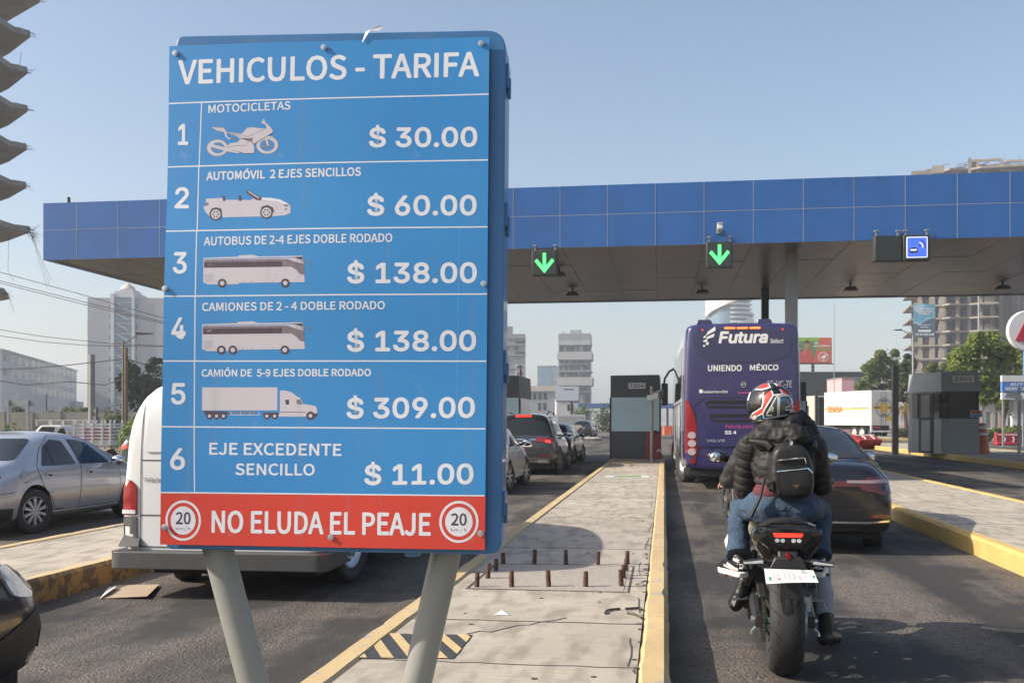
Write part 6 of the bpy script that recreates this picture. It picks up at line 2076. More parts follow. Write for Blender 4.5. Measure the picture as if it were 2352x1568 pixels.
# hood: crumpled, gathered behind the neck with its opening to the right
b = MB()
hp = lambda u, v, y: B(u, v, y)
b.cap(hp(1722, 1012, .16), hp(1765, 985, .12), .05, .055, 14); b.cap(hp(1765, 985, .12), hp(1815, 985, .10), .055, .062, 14); b.cap(hp(1815, 985, .10), hp(1850, 1000, .14), .062, .05, 14)
b.cap(hp(1750, 1018, .10), hp(1800, 1030, .06), .045, .052, 14); b.cap(hp(1800, 1030, .06), hp(1850, 1015, .10), .052, .045, 14)
b.cap(hp(1820, 972, .12), hp(1840, 950, .2), .05, .03, 12); b.cap(hp(1842, 952, .2), hp(1862, 985, .2), .03, .045, 12); b.cap(hp(1748, 1000, .1), hp(1830, 1002, .04), .06, .07, 14); b.cap(hp(1800, 985, .12), hp(1822, 958, .16), .04, .03, 12)
b.cap(hp(1868, 985, .2), hp(1866, 1025, .16), .03, .045, 12); b.cap(hp(1760, 985, .12), hp(1738, 1000, .2), .045, .05, 12)
me = blob(b, .007, 4)
displace(me, lambda co, n_: .012 * noise.noise(co * 13) + .008 * (1 - abs(noise.noise(Vector((co.x * 10, co.y * 10, co.z * 34))))) - .006 + .006 * noise.noise(co * 34))
link('hood', me, M['puffer'], pa, 180)
# helmet
HC = B(1768, 928, .24)
he = empty('helmet', HC, 0); he.parent = pa
b = MB()
Mh = Matrix.Rotation(R(48), 3, 'Z')           # the face is turned to the left
for i in range(25):
    a = math.pi * i / 24
    for j in range(40):
        c2 = math.tau * j / 40
        x, y, z = math.sin(a) * math.cos(c2), math.sin(a) * math.sin(c2), math.cos(a)
        rx, ry, rz = .120, .150, .135
        yy = y * ry; xx = x * rx; zz = z * rz
        if z < 0: zz *= .98; xx *= (1 - .12 * z * z)
        if z < -.2 and y > 0: yy *= 1.0 + .12 * min(1, (-.2 - z) * 2)
        if z < -.55 and y < 0: yy *= 1 - .35 * (-.55 - z)
        if z < -.75: zz = -.135 * .75 - (abs(z) - .75) * .02
        b.v.append(tuple(Mh @ Vector((xx, yy, zz))))
for i in range(24):
    for j in range(40):
        b.f.append((i * 40 + j, (i + 1) * 40 + j, (i + 1) * 40 + (j + 1) % 40, i * 40 + (j + 1) % 40)); b.m.append(0)
hme = b.mesh('helmet_shell', True)
hbv = bvh_of(hme)
M['helm_grey'] = mat('helmet_graphite', (.12, .125, .13), .3, .4, coat=.8, var=.35, vs=9)
M['helm_black'] = mat('helmet_black', (.012, .012, .013), .2, coat=.8, var=.1)
M['helm_red'] = mat('helmet_red', (.62, .045, .03), .3, coat=.7, var=.1, vs=20)
M['helm_white'] = mat('helmet_white', (.72, .72, .72), .35, coat=.6, var=.05)
M['helm_blue'] = mat('helmet_blue', (.03, .2, .42), .3, coat=.6, var=.15, vs=20)
link('helmet_shell', hme, M['helm_grey'], he, 180)
# artwork, in photo pixels of the enlarged crop (1419 px for 380 source px) around the helmet centre
KH = lambda pts: [((1646.4 + x * .20993 - 1768) / 372.0, (928 - (862.4 + y * .20993)) / 372.0) for x, y in pts]
HS_ = lambda name, polys, mt, eps: [None for _ in [0] for b in [MB()] for q in [[b.decal(hbv, KH(p_), (0, 1, 0), 0, eps, .02, False) for p_ in polys]] for o in [b.build(name, mt, he, fix=False, smooth=70)]]
HS_('visor', [rpoly([(345, 330), (352, 250), (380, 180), (440, 158), (530, 160), (500, 210), (475, 270), (490, 340), (480, 370), (400, 420), (365, 450), (352, 400)], 12)], M['helm_black'], .004)
HS_('top_stripe', [[(560, 98), (610, 88), (650, 125), (600, 130)], [(585, 170), (672, 155), (700, 210), (605, 222)]], M['helm_black'], .0045)
HS_('red_band', [[(440, 150), (500, 105), (560, 100), (575, 136), (500, 158)], [(508, 200), (580, 168), (592, 220), (515, 352), (500, 402), (420, 432), (405, 400), (492, 360), (500, 300)], [(640, 100), (690, 122), (650, 125)], [(690, 160), (735, 165), (762, 210), (705, 208)], [(800, 300), (820, 330), (822, 350), (800, 345)], [(398, 420), (430, 440), (420, 500), (385, 490), (378, 462)]], M['helm_red'], .005)
HS_('white_line', [strip([(430, 158), (500, 160), (578, 138)], 12), strip([(512, 190), (500, 300), (488, 352), (400, 410), (372, 450), (372, 490), (412, 560)], 13), strip([(584, 166), (604, 222), (520, 360), (500, 408), (440, 440), (415, 470)], 13), strip([(604, 222), (690, 212), (760, 222), (800, 280)], 11), strip([(560, 98), (578, 136)], 10), strip([(615, 92), (650, 124)], 10), strip([(672, 154), (700, 210)], 10), strip([(380, 180), (352, 270)], 12), strip([(500, 408), (515, 470), (610, 450), (745, 425), (820, 400)], 12),
                   [(382, 460), (428, 420), (440, 470), (400, 500)]], M['helm_white'], .006)
HS_('race_number', [strip([(640, 230), (545, 405), (540, 430), (600, 432)], 9), strip([(598, 340), (575, 385), (600, 385), (604, 345)], 8), strip([(652, 225), (650, 440)], 9), strip([(668, 240), (665, 430)], 9), strip([(668, 232), (760, 228), (800, 290), (780, 330), (730, 350), (726, 376), (800, 370)], 9)], M['helm_white'], .0065)
HS_('blue_flash', [[(640, 268), (680, 262), (742, 264), (740, 278), (690, 280), (650, 288)], [(440, 455), (500, 450), (575, 432), (580, 460), (510, 490), (440, 495)], [(405, 520), (440, 480), (450, 500), (415, 565)]], M['helm_blue'], .0055)
b = MB()
for sd in (0,):
    pts = [(470, 300), (490, 235), (540, 180), (620, 148), (700, 150), (760, 190), (800, 250)]
    b.decal(hbv, KH(strip(pts, 16)), (0, 1, 0), 0, .009, .02)
b.build('spoiler', M['helm_black'], he, fix=False, smooth=70)
b = MB(); b.ell((-.02, .0, -.105), (.085, .1, .03), 16); b.build('neck_roll', M['boot'], he, smooth=180)

# ---------------------------------------------------------------- backpack
bpk = empty('backpack', BK, BKR, None, 'backpack')
bpk['label'] = 'small black leather backpack with silver zips on the passenger\'s back'
bpx = lambda u, v: (lambda p_: (p_.x, p_.z))(B(u, v, -.06))
out = [bpx(u, v) for u, v in ((1768, 1122), (1766, 1080), (1767, 1050), (1778, 1025), (1800, 1014), (1828, 1014), (1853, 1028), (1866, 1055), (1871, 1090), (1871, 1125), (1860, 1141), (1825, 1148), (1785, 1146))]
out = rpoly(out, .05, 3)
cx = sum(p_[0] for p_ in out) / len(out); cz = sum(p_[1] for p_ in out) / len(out)
b = MB()
rows = []
for y, k in ((.07, .90), (.05, .97), (.0, 1.0), (-.05, .985), (-.085, .93), (-.102, .82), (-.108, .6)):
    rows.append([(cx + (x - cx) * k, y - .03 * max(0, (1.25 - z)) * (1 if y < 0 else 0), cz + (z - cz) * (k if y < .06 else k)) for x, z in out])
loftx(b, rows)
o = bpy.data.objects.new('t', b.mesh('bag', True)); S.collection.objects.link(o)
m_ = o.modifiers.new('s', 'SUBSURF'); m_.levels = 2
me = evaluated(o); bpy.data.objects.remove(o)
displace(me, lambda co, n_: .005 * noise.noise(co * 10) + .002 * noise.noise(co * 40))
bbv = bvh_of(me)
link('bag', me, M['leather'], bpk, 180)
K2 = lambda pts: [bpx(1646.4 + x * .20993, 862.4 + y * .20993) for x, y in pts]
def bagd(nm, polys, mt, eps, cell=.03):
    b = MB()
    for p_ in polys: b.decal(bbv, K2(p_), (0, 1, 0), 0, eps, cell)
    b.build(nm, mt, bpk, fix=False, smooth=60)
bagd('pocket', [rpoly([(668, 1045), (985, 1015), (1020, 1060), (1015, 1260), (700, 1300), (672, 1200)], 20)], M['leather'], .012)
bagd('zip', [strip([(660, 922), (800, 908), (940, 893)], 11), strip([(655, 1048), (800, 1028), (985, 1013)], 11)], M['chrome'], .017)
bagd('zip_pull', [strip([(944, 895), (966, 955)], 11), strip([(985, 1014), (1020, 1062)], 11), strip([(795, 730), (828, 748)], 9)], M['chrome'], .02)
bagd('emblem', [[(820, 1188), (905, 1182), (862, 1222)]], mat('bronze_plate', (.25, .17, .1), .3, .8, var=.1), .018)
bagd('side_seam', [strip([(668, 1045), (672, 1200), (700, 1300)], 8), strip([(590, 1180), (620, 1150), (628, 1270)], 8)], M['boot'], .014)
b = MB(); top_ = B(1815, 1018, -.02); b.tube([top_ + Vector((-.035, 0, -.01)), top_ + Vector((-.02, -.01, .02)), top_ + Vector((.02, -.01, .02)), top_ + Vector((.035, 0, -.01))], .008, 8); b.build('carry_loop', M['leather'], bpk)
b = MB()
L1 = [B(1722, 1012, .06), B(1760, 1018, .02), B(1772, 1030, .0)]
b.tube(L1, [.012, .022, .02], 8); b.tube([B(1868, 1030, .02), B(1870, 1015, .1)], .02, 8)
b.tube([B(1770, 1125, -.02), B(1757, 1105, .06), B(1752, 1095, .1)], .011, 8)
b.build('shoulder_strap', M['leather'], bpk)
b = MB()
p0, p1, p2 = B(1756, 1098, .0), B(1745, 1145, -.05), B(1724, 1187, -.06)
b.tube([p0, p1, p2], [.008, .009, .012], 8); b.build('loose_strap', M['boot'], bpk)

# ---------------------------------------------------------------- rider
ri = empty('person', BK, BKR, 'rider in dark jacket hidden behind the passenger, right shoe on the road', 'person')
rsho = {-1: B(1712, 1042, .82), 1: B(1868, 1042, .82)}
relb = {-1: B(1676, 1100, .95), 1: B(1880, 1105, .95)}
rwri = {-1: Vector((-hw_ + .05, 1.07, 1.10)), 1: Vector((hw_ - .02, 1.07, 1.10))}
rhip = {-1: Vector((-.1, .6, .9)), 1: Vector((.1, .6, .9))}
rkne = {-1: B(1690, 1240, .95), 1: B(1880, 1290, .92)}
rank = {-1: B(1712, 1335, .56), 1: B(1895, 1432, .72)}
rfoot_l = B(1690, 1388, .50)
rchest = Vector((.02, .78, 1.22)); rneck = Vector((.03, .9, 1.4)); rhead = Vector((.03, .98, 1.50))
b = MB()
b.ell(rchest, (.16, .1, .18), 16); b.ell((0, .65, 1.0), (.14, .1, .15), 16); b.cap(rchest, rneck, .07, .05); b.cap(rneck, rhead, .05, .055); b.ell(rhead, (.075, .095, .11), 16); b.ell(rhead + Vector((0, .095, -.005)), (.014, .018, .02), 8)
for s_ in (-1, 1):
    b.cap(rhip[s_], rkne[s_], .075, .05); b.cap(rkne[s_], rank[s_], .05, .036); b.cap(rchest + Vector((s_ * .1, 0, .08)), rsho[s_], .06, .05); b.cap(rsho[s_], relb[s_], .05, .04); b.cap(relb[s_], rwri[s_], .04, .028)
    hand(b, rwri[s_] + Vector((0, -.01, 0)), (s_ * .25, .5, -.1), (0, .35, -1), -s_, grip=(.5, 1.7, 2.7))
b.cap(rank[-1], rfoot_l, .035, .03); ft = Vector((rank[1].x + .0, rank[1].y, .06)); b.cap(rank[1], ft, .036, .036); b.cap(ft, ft + Vector((.09, .15, -.02)), .036, .028)
link('body', blob(b, .007, 3), M['skin'], ri, 180)
b = MB()
b.ell(rchest, (.2, .14, .2), 18); b.ell((0, .68, 1.02), (.18, .13, .17), 18); b.cap(rchest, rneck - Vector((0, 0, .03)), .11, .075)
for s_ in (-1, 1):
    b.cap(rchest + Vector((s_ * .1, 0, .09)), rsho[s_], .09, .08, 14); b.cap(rsho[s_], relb[s_], .08, .068, 14); b.cap(relb[s_], relb[s_] * .2 + rwri[s_] * .8, .066, .045, 14)
me = blob(b, .009, 4); displace(me, lambda co, n_: .012 * noise.noise(Vector((co.x * 9, co.y * 9, co.z * 14))) + .005 * noise.noise(co * 30))
link('jacket', me, M['jacket2'], ri, 180)
b = MB()
b.ell((0, .6, .93), (.19, .15, .12), 18)
for s_ in (-1, 1):
    b.cap(rhip[s_], rkne[s_], .095, .075, 14)
    e_ = rank[s_] + (rkne[s_] - rank[s_]) * (.12 if s_ > 0 else .3)
    b.tube([rkne[s_] + (rkne[s_] - rank[s_]) * .1, rkne[s_], rkne[s_] * .5 + e_ * .5, e_], [.055, .078, .076, .068], 14)
me = blob(b, .009, 3)
displace(me, lambda co, n_: .010 * noise.noise(Vector((co.x * 10, co.y * 10, co.z * 18))))
link('trousers', me, M['grey_cloth'], ri, 180)
me.materials.append(M['white_cloth'])
for p_ in me.polygons:
    if p_.center.x < -.02: p_.material_index = 1
b = MB(); b.cap(rank[-1] + Vector((0, .03, .09)), rank[-1], .055, .05, 14); b.cap(rank[-1], rank[-1] * .5 + rfoot_l * .5 + Vector((0, -.02, 0)), .052, .047, 14); b.cap(rank[-1] * .5 + rfoot_l * .5, rfoot_l, .05, .045, 14); b.cap(rank[-1] * .6 + rfoot_l * .4, rfoot_l + Vector((-.01, .12, .0)), .045, .038, 14)
me = blob(b, .007, 3); link('boot', me, M['boot'], ri, 180)
b = MB(); b.cap(rank[1] + Vector((0, 0, .05)), ft + Vector((0, 0, .03)), .045, .05, 14); b.cap(ft + Vector((-.015, -.04, .02)), ft + Vector((.02, .03, .02)), .046, .05, 14); b.cap(ft + Vector((.02, .03, .01)), ft + Vector((.085, .15, -.008)), .05, .042, 14)
b.box(0, .001, 0, .001, 0, .001) if False else None
me = blob(b, .007, 3)
for v in me.vertices: v.co.z = max(v.co.z, .002)
link('shoe', me, M['boot'], ri, 180)
b = MB()
for i in range(21):
    a = math.pi * i / 20
    for j in range(32):
        c2 = math.tau * j / 32
        x, y, z = math.sin(a) * math.cos(c2), math.sin(a) * math.sin(c2), math.cos(a)
        b.v.append((x * .12, y * .145 * (1.1 if z < -.2 and y > 0 else 1), z * .13 if z > -.75 else -.0975 + (z + .75) * .02))
for i in range(20):
    for j in range(32): b.f.append((i * 32 + j, (i + 1) * 32 + j, (i + 1) * 32 + (j + 1) % 32, i * 32 + (j + 1) % 32)); b.m.append(0)
o = b.build('helmet', M['helm_black'], ri, smooth=180); o.location = rhead + Vector((0, 0, .01))
b2 = MB(); b2.decal(b.bvh(), rrect(-.1, .1, -.03, .06, .03), (0, -1, 0), 0, .004, .03); b2.build('visor', M['glass'], o, fix=False)

# ================================================================ surroundings
M['cream'] = mat('cream_render', (.5, .44, .36), .85, var=.08, vs=.4)
M['white_wall'] = mat('white_render', (.5, .5, .52), .85, var=.06, vs=.3, dirt=(.35, .33, .31), dirt_amt=.35, ds=.3)
M['grey_wall'] = mat('grey_render', (.3, .31, .33), .85, var=.06, vs=.2)
M['tower_grey'] = mat('tower_grey', (.19, .205, .215), .7, var=.12, vs=.2)
M['tower_pale'] = mat('tower_pale', (.3, .31, .315), .75, var=.1, vs=.2)
M['bluish'] = mat('blue_glazing', (.1, .17, .23), .15, var=.25, vs=.25)
M['win'] = mat('window_glass', (.025, .033, .042), .12, var=.5, vs=.4)
M['curtain'] = mat('curtained_glass', (.22, .23, .24), .3, var=.3, vs=.5)
M['block_wall'] = mat('block_wall', (.24, .225, .2), .9, var=.15, vs=.4)
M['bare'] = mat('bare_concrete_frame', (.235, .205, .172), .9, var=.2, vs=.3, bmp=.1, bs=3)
M['bare_painted_shade'] = mat('bare_concrete_painted_shade', (.1, .088, .075), .9, var=.3, vs=.4)  # darker copy of the bare concrete: interior shade painted into the colour
M['netting'] = mat('dark_netting', (.02, .02, .022), .9, var=.3, vs=1)
M['pole_grey'] = mat('concrete_pole', (.26, .25, .24), .85, var=.15, vs=3)
M['pole_brown'] = mat('brown_pole', (.2, .145, .09), .8, var=.2, vs=3)
M['charcoal'] = mat('charcoal_cladding', (.02, .021, .022), .6, var=.15, vs=.5)
M['bark'] = mat('bark', (.14, .1, .07), .9, var=.3, vs=9, bmp=.5, bs=15)


def m_leaf(name, a, c_):
    m, n, b = nodes(name)
    t1 = tex(n, 'ShaderNodeTexNoise', 1.1, 3, .6); t2 = tex(n, 'ShaderNodeTexNoise', 9, 2, .6)
    f = mixc(n, .5, t1.outputs[0], t2.outputs[0])
    n.links.new(mixc(n, ramp(n, f, [(.36, 0.0), (.62, 1.0)]), a, c_), b.inputs['Base Color'])
    b.inputs['Roughness'].default_value = .6
    b.inputs['Specular IOR Level'].default_value = .25
    tr = n.nodes.new('ShaderNodeBsdfTranslucent'); tr.inputs[0].default_value = (c_[0] * 1.3, c_[1] * 1.5, c_[2] * .8, 1)
    mx = n.nodes.new('ShaderNodeMixShader'); mx.inputs[0].default_value = .3
    n.links.new(b.outputs[0], mx.inputs[1]); n.links.new(tr.outputs[0], mx.inputs[2])
    n.links.new(mx.outputs[0], n.nodes['Material Output'].inputs[0])
    return m


M['leaf'] = m_leaf('fresh_leaves', (.085, .125, .025), (.21, .25, .06))
M['leaf_dk'] = m_leaf('dark_leaves', (.035, .052, .022), (.075, .095, .042))
M['leaf_mid'] = m_leaf('mid_leaves', (.07, .1, .028), (.15, .18, .06))
M['leaf_dry'] = m_leaf('dry_leaves', (.16, .11, .045), (.27, .2, .08))
M['straw'] = m_leaf('dry_grass_blades', (.28, .2, .1), (.42, .31, .16))


def leaves(b, centres, n, size, spread, asp=2.0):
    for _ in range(n):
        c_, r_ = random.choice(centres)
        v = Vector((random.gauss(0, 1), random.gauss(0, 1), random.gauss(0, 1)))
        v = v.normalized() * r_ * (random.random() ** .45)
        p = Vector(c_) + v * spread
        nn = (v.normalized() + Vector((rnd(-1, 1), rnd(-1, 1), rnd(-.3, 1)))).normalized()
        u_ = nn.orthogonal().normalized(); u_.rotate(Matrix.Rotation(rnd(0, 6.28), 3, nn)); w_ = nn.cross(u_)
        s_ = size * rnd(.6, 1.3)
        b.add([p - u_ * s_ * asp / 2, p + w_ * s_ / 2 - u_ * s_ * .1, p + u_ * s_ * asp / 2, p - w_ * s_ / 2 - u_ * s_ * .1], [(0, 1, 2, 3)])


def tree(loc, clumps, th, n, size, mt, label, lean=(0, 0), tr=.18, group=None, name='tree', cat='tree', thick=1.0):
    """clumps: (x, y, z, r) round the trunk foot; limbs run from the trunk top to the clumps"""
    r = empty(name, loc, 0, label, cat, group)
    b = MB()
    tp = Vector((lean[0], lean[1], th))
    b.tube([(0, 0, -.1), tp * .4 + Vector((lean[0] * -.15, 0, 0)), tp], [tr * 1.3, tr, tr * .8], 10)
    for c_ in random.sample(clumps, min(len(clumps), 10)):
        e_ = Vector(c_[:3])
        b.tube([tp - Vector((0, 0, .15)), tp * .45 + e_ * .55 + Vector((0, 0, .1)), e_], [tr * .42, tr * .24, tr * .08], 6)
    b.build('trunk', M['bark'], r)
    b = MB()
    cl = []
    for x, y, z, q in clumps:
        cl.append(((x, y, z), q))
        for _ in range(5):
            d = Vector((rnd(-1, 1), rnd(-1, 1), rnd(-.7, 1))).normalized()
            cl.append((tuple(Vector((x, y, z)) + d * q * rnd(.6, 1.05)), q * rnd(.25, .45)))
    leaves(b, cl, n, size, thick)
    b.build('crown', mt, r, smooth=0, fix=False)
    return r


def crownfrom(loc, d, pts):
    """clump list from photo pixels (u, v, radius in px) at distance d, relative to loc"""
    out = []
    for u, v, q in pts:
        p = P(u, v, d) - Vector(loc); out.append((p.x, p.y + rnd(-.6, .6), p.z, q * d / F))
    return out


def house(u0, u1, vtop, d, name, label, cat, depth=14, base=-.5, yaw=0.0, group=None):
    """an empty at the foot of the facade; gives width and height in metres; local x right, y back"""
    a, c_ = P(u0, HOR, d), P(u1, HOR, d)
    wd = (c_ - a).length
    h = CAMZ + (HOR - vtop) / F * d - base
    r = empty(name, ((a.x + c_.x) / 2, (a.y + c_.y) / 2, base), TH + yaw, label, cat, group)
    return r, wd, h


def part(r, name, mt, *boxes, **k):
    b = MB()
    for q in boxes: b.box(*q)
    return b.build(name, mt, r, smooth=0, **k)


def mets(d): return d / F


# --- white office block on the left, long oblique facade
a = P(3, HOR, 243); c_ = P(176, HOR, 345)
dv = (c_ - a); L = dv.length
r = empty('office_building', (a.x, a.y, -.5), math.atan2(dv.y, dv.x), 'long white four-storey block with ribbon windows beyond the left wall', 'building')
H = 18.6
part(r, 'wall', M['white_wall'], (0, L, 0, 22, 0, H)); part(r, 'parapet', M['white_wall'], (-.3, L + .3, -.4, 22, H, H + .35))
win = None
for k, z in enumerate((16.0, 12.6, 9.2)):
    for i in range(13):
        x = 2 + i * (L - 4) / 13
        if k == 2 and i < 4: continue
        wd = (L - 4) / 13 * .86
        if win is None:
            b = MB(); b.box(0, wd * .5, -.05, .1, 0, 1.75); b.box(0, wd, -.04, .1, 1.75, 1.85); win = b.build('window', M['win'], r, smooth=0)
            b = MB(); b.box(wd * .5, wd, -.03, .1, 0, 1.75); pn = b.build('blind', M['curtain'], win, smooth=0); o = win
        else: o = copy_tree(win, r)
        o.location = (x, 0, z + .3)
part(r, 'awning', M['block_wall'], (4, 22, -3, 0, 6.4, 6.7)); part(r, 'lower_window', M['win'], (12, 18, -.06, .1, 7.2, 9.4)); part(r, 'annex', M['grey_wall'], (L - 14, L + 1, -2, 4, 0, 8.5))
# --- grey apartment tower
d = 300
r, wd, h = house(203, 402, 684, d, 'apartment_tower', 'tall grey apartment tower with a glazed stair core left of the fare board', 'tower', yaw=R(3))
k = mets(d); X = lambda u: (u - 302.5) * k
part(r, 'wall', M['grey_wall'], (X(203), X(256), 0, 18, 0, h), (X(310), X(402), 0, 18, 0, h)); part(r, 'side_glazing', M['bluish'], (X(198), X(203) - .02, 4, 9, h * .42, h - 1), (X(198), X(203) - .02, 4, 9, 0, h * .3))
part(r, 'core_frame', M['white_wall'], (X(256), X(264), -.6, 17, 0, h + 1.2), (X(304), X(310), -.6, 17, 0, h + 1.6))
part(r, 'core_glass', M['bluish'], (X(264), X(304), -.2, 17, 0, h + .2))
bx = []
for i in range(12):
    z = h - 1.5 - i * 3
    bx.append((X(264), X(304), -.35, -.2, z, z + .3))
for q in bx: part(r, 'core_floor', M['tower_pale'], q)
b = MB()
for i in range(12):
    z = h - 1.6 - i * 3
    b.hexa([(X(270), -.4, z), (X(294), -.4, z - 1.8), (X(294), -.3, z - 1.8), (X(270), -.3, z), (X(270), -.4, z + .3), (X(294), -.4, z - 1.5), (X(294), -.3, z - 1.5), (X(270), -.3, z + .3)])
b.build('stair', M['white_wall'], r, smooth=0)
part(r, 'cap', M['white_wall'], (X(264), X(304), 0, 12, h + .2, h + 2), (X(272), X(300), 2, 10, h + 2, h + 2.8))
b = MB(); b.lathe([(2.2, 0), (1.8, .8), (.9, 1.4), (.2, 1.9), (0, 2.3)], ((X(284)), 4, h + 2.8), n=16); b.build('dome', M['cream'], r)
bx = [(X(252), X(254), -.05, .1, h - 3 - i * 3, h - 1.8 - i * 3) for i in range(12)] + [(X(312), X(314), -.05, .1, h - 3 - i * 3, h - 1.8 - i * 3) for i in range(12)]
for q in bx: part(r, 'slit_window', M['win'], q)
# --- tower with punched windows, right of the board
d = 330; k = mets(d)
r, wd, h = house(1122, 1207, 767, d, 'office_tower', 'grey tower with white window frames rising behind the fare board edge', 'tower')
X = lambda u: (u - 1164.5) * k; Zz = lambda v: CAMZ + (HOR - v) * k + .5
part(r, 'wall', M['tower_grey'], (X(1122), X(1207), 0, 14, 0, h)); part(r, 'plant_room', M['tower_grey'], (X(1150), X(1178), 2, 10, h, h + 2.6))
for u0, u1, v0, v1, mm in ((1161, 1170, 795, 803, 'win'), (1180, 1190, 795, 803, 'win'), (1163, 1168, 822, 834, 'curtain'), (1184, 1206, 807, 814, 'win'), (1184, 1206, 783, 790, 'win'), (1161, 1180, 868, 874, 'win'), (1161, 1170, 881, 887, 'win'), (1184, 1206, 860, 866, 'win'), (1160, 1205, 890, 897, 'bluish'), (1160, 1205, 903, 912, 'bluish'), (1160, 1205, 920, 930, 'bluish')):
    part(r, 'window', M[mm], (X(u0), X(u1), -.1, .1, Zz(v1), Zz(v0)))
for v in (838, 853):
    o = part(r, 'framed_window', M['white_wall'], (X(1184), X(1205), -.25, .1, Zz(v + 11), Zz(v - 1))); part(o, 'pane', M['win'], (X(1187), X(1202), -.3, .0, Zz(v + 9), Zz(v + 1)))
part(r, 'cornice', M['tower_pale'], *[(X(1122), X(1208), -.3, 14, Zz(v), Zz(v - 2)) for v in (776, 792, 816, 846, 876)])
# --- stacked tower
d = 380; k = mets(d)
r, wd, h = house(1284, 1357, 766, d, 'stacked_tower', 'grey tower of shifted storeys left of booth 1304', 'tower', yaw=R(-7))
X = lambda u: (u - 1320) * k; Zz = lambda v: CAMZ + (HOR - v) * k + .5
part(r, 'core', M['tower_grey'], (X(1282), X(1354), 1.0, 13, 0, h))
for v0, v1, dx, mm in ((766, 782, 0, 'tower_grey'), (782, 792, 1, 'tower_pale'), (808, 826, 4, 'tower_pale'), (834, 838, -2, 'tower_grey'), (850, 854, 2, 'tower_grey'), (866, 885, 5, 'tower_pale'), (898, 901, 0, 'tower_grey'), (926, 945, 4, 'tower_pale')):
    part(r, 'storey_band', M[mm], (X(1282 - (dx > 2) * 2), X(1355 + dx), -.3 - dx * .2, 13.2, Zz(v1), Zz(v0)))
for v0, v1 in ((793, 807), (827, 833), (839, 849), (855, 865), (886, 897), (902, 925)):
    part(r, 'window_band', M['win'], (X(1284), X(1354), .8, 1.1, Zz(v1), Zz(v0)))
    part(r, 'balcony_light', M['curtain'], *[(X(u_), X(u_) + rnd(.4, .9), .6, .9, Zz(v1), Zz(v0) - rnd(0, .6)) for u_ in [random.uniform(1290, 1350) for _ in range(4)]])
    part(r, 'side_window', M['curtain'], (X(1282) - .12, X(1282), 2, 12, Zz(v1) + .2, Zz(v0) - .2))
part(r, 'plant_room', M['tower_pale'], (X(1308), X(1332), 3, 9, h, h + 1.6)); part(r, 'roof_tank', M['cream'], (X(1288), X(1294), 3, 5, h, h + 1.2))
# --- glazed block, low cream block, small white house, low walls
d = 420; k = mets(d)
r, wd, h = house(1234, 1271, 841, d, 'glass_building', 'pale blue glazed block between the two grey towers', 'building', yaw=R(-14))
part(r, 'glazing', M['bluish'], (-wd / 2, wd / 2, 0, 12, 0, h)); part(r, 'side_wall', M['cream'], (-wd / 2 - .15, -wd / 2 - .02, 0, 12, h * .4, h - .2)); part(r, 'lower_block', M['bluish'], (-wd / 2 - 6, wd / 2 + 2, -4, 0, 0, h * .55)); part(r, 'coping', M['tower_pale'], (-wd / 2 - .3, wd / 2 + .2, -.2, 12.2, h, h + .4), (-wd / 2 - 6.2, wd / 2 + 2.2, -4.2, 0, h * .55, h * .55 + .4))
d = 260; k = mets(d)
r, wd, h = house(1208, 1275, 886, d, 'low_building', 'low grey building with a sunlit cream parapet under the glazed block', 'building')
part(r, 'wall', M['tower_pale'], (-wd / 2, wd / 2, 0, 12, 0, h - 1.3)); part(r, 'parapet', M['cream'], (-wd / 2 - .2, wd / 2 + .2, -.4, 12, h - 1.3, h))
for i in range(4): part(r, 'window', M['win'], (-wd / 2 + .5 + i * 1.3, -wd / 2 + 1.2 + i * 1.3, -.06, .1, h - 3.4, h - 1.8))
for i in range(2): part(r, 'window', M['win'], (-wd / 2 + 3 + i * 1.3, -wd / 2 + 3.7 + i * 1.3, -.06, .1, h - 6, h - 4.2))
d = 190; k = mets(d)
r, wd, h = house(1278, 1318, 920, d, 'white_house', 'small white two-storey house under the blank billboard', 'house')
part(r, 'wall', M['white_wall'], (-wd / 2, wd / 2, 0, 6, 0, h)); part(r, 'coping', M['cream'], (-wd / 2 - .1, wd / 2 + .1, -.15, 6.1, h, h + .2))
for x in (.4, 1.1): part(r, 'window', M['win'], (x, x + .45, -.05, .1, h - 1.8, h - .7))
d = 140
r, wd, h = house(1235, 1345, 952, d, 'boundary_wall', 'low pale wall crossing behind the queue of cars', 'wall', base=0)
part(r, 'panel', M['white_wall'], (-wd / 2, wd / 2, 0, .3, 0, h)); part(r, 'gate', M['tower_pale'], (-.5, wd / 2 - .3, -.05, 0, 0, h - .2))
# --- billboards
d = 170; k = mets(d)
r, wd, h = house(1276, 1329, 887, d, 'billboard', 'blank white billboard with one line of digits by the stacked tower', 'billboard', base=0)
hh = 33 * k
part(r, 'panel', M['bluish'], (-wd / 2, wd / 2, .05, .4, h - hh, h)); b = MB(); b.box(-wd / 2, wd / 2, -.02, .05, h - hh, h, 0); b.text('2222465244', -.55, 1.15, h - .62, h - .38, lambda x, z, q: (x, -.024 - q * .001, z), 1, bold=.05, alt=True)
M['poster_white'] = mat('poster_white', (.5, .54, .6), .5, var=.04)
b.build('poster', [M['poster_white'], M['black_text']], r, smooth=0); part(r, 'post', M['dark_metal'], (.6, .95, .2, .5, 0, h - hh)); part(r, 'catwalk', M['dark_metal'], (-wd / 2, wd / 2, -.6, -.1, h - hh - .15, h - hh - .05))
d = 200; k = mets(d)
r, wd, h = house(1831, 1910, 775, d, 'billboard', 'red and green billboard with two people in red shirts right of the bus', 'billboard', base=0)
hh = 58 * k
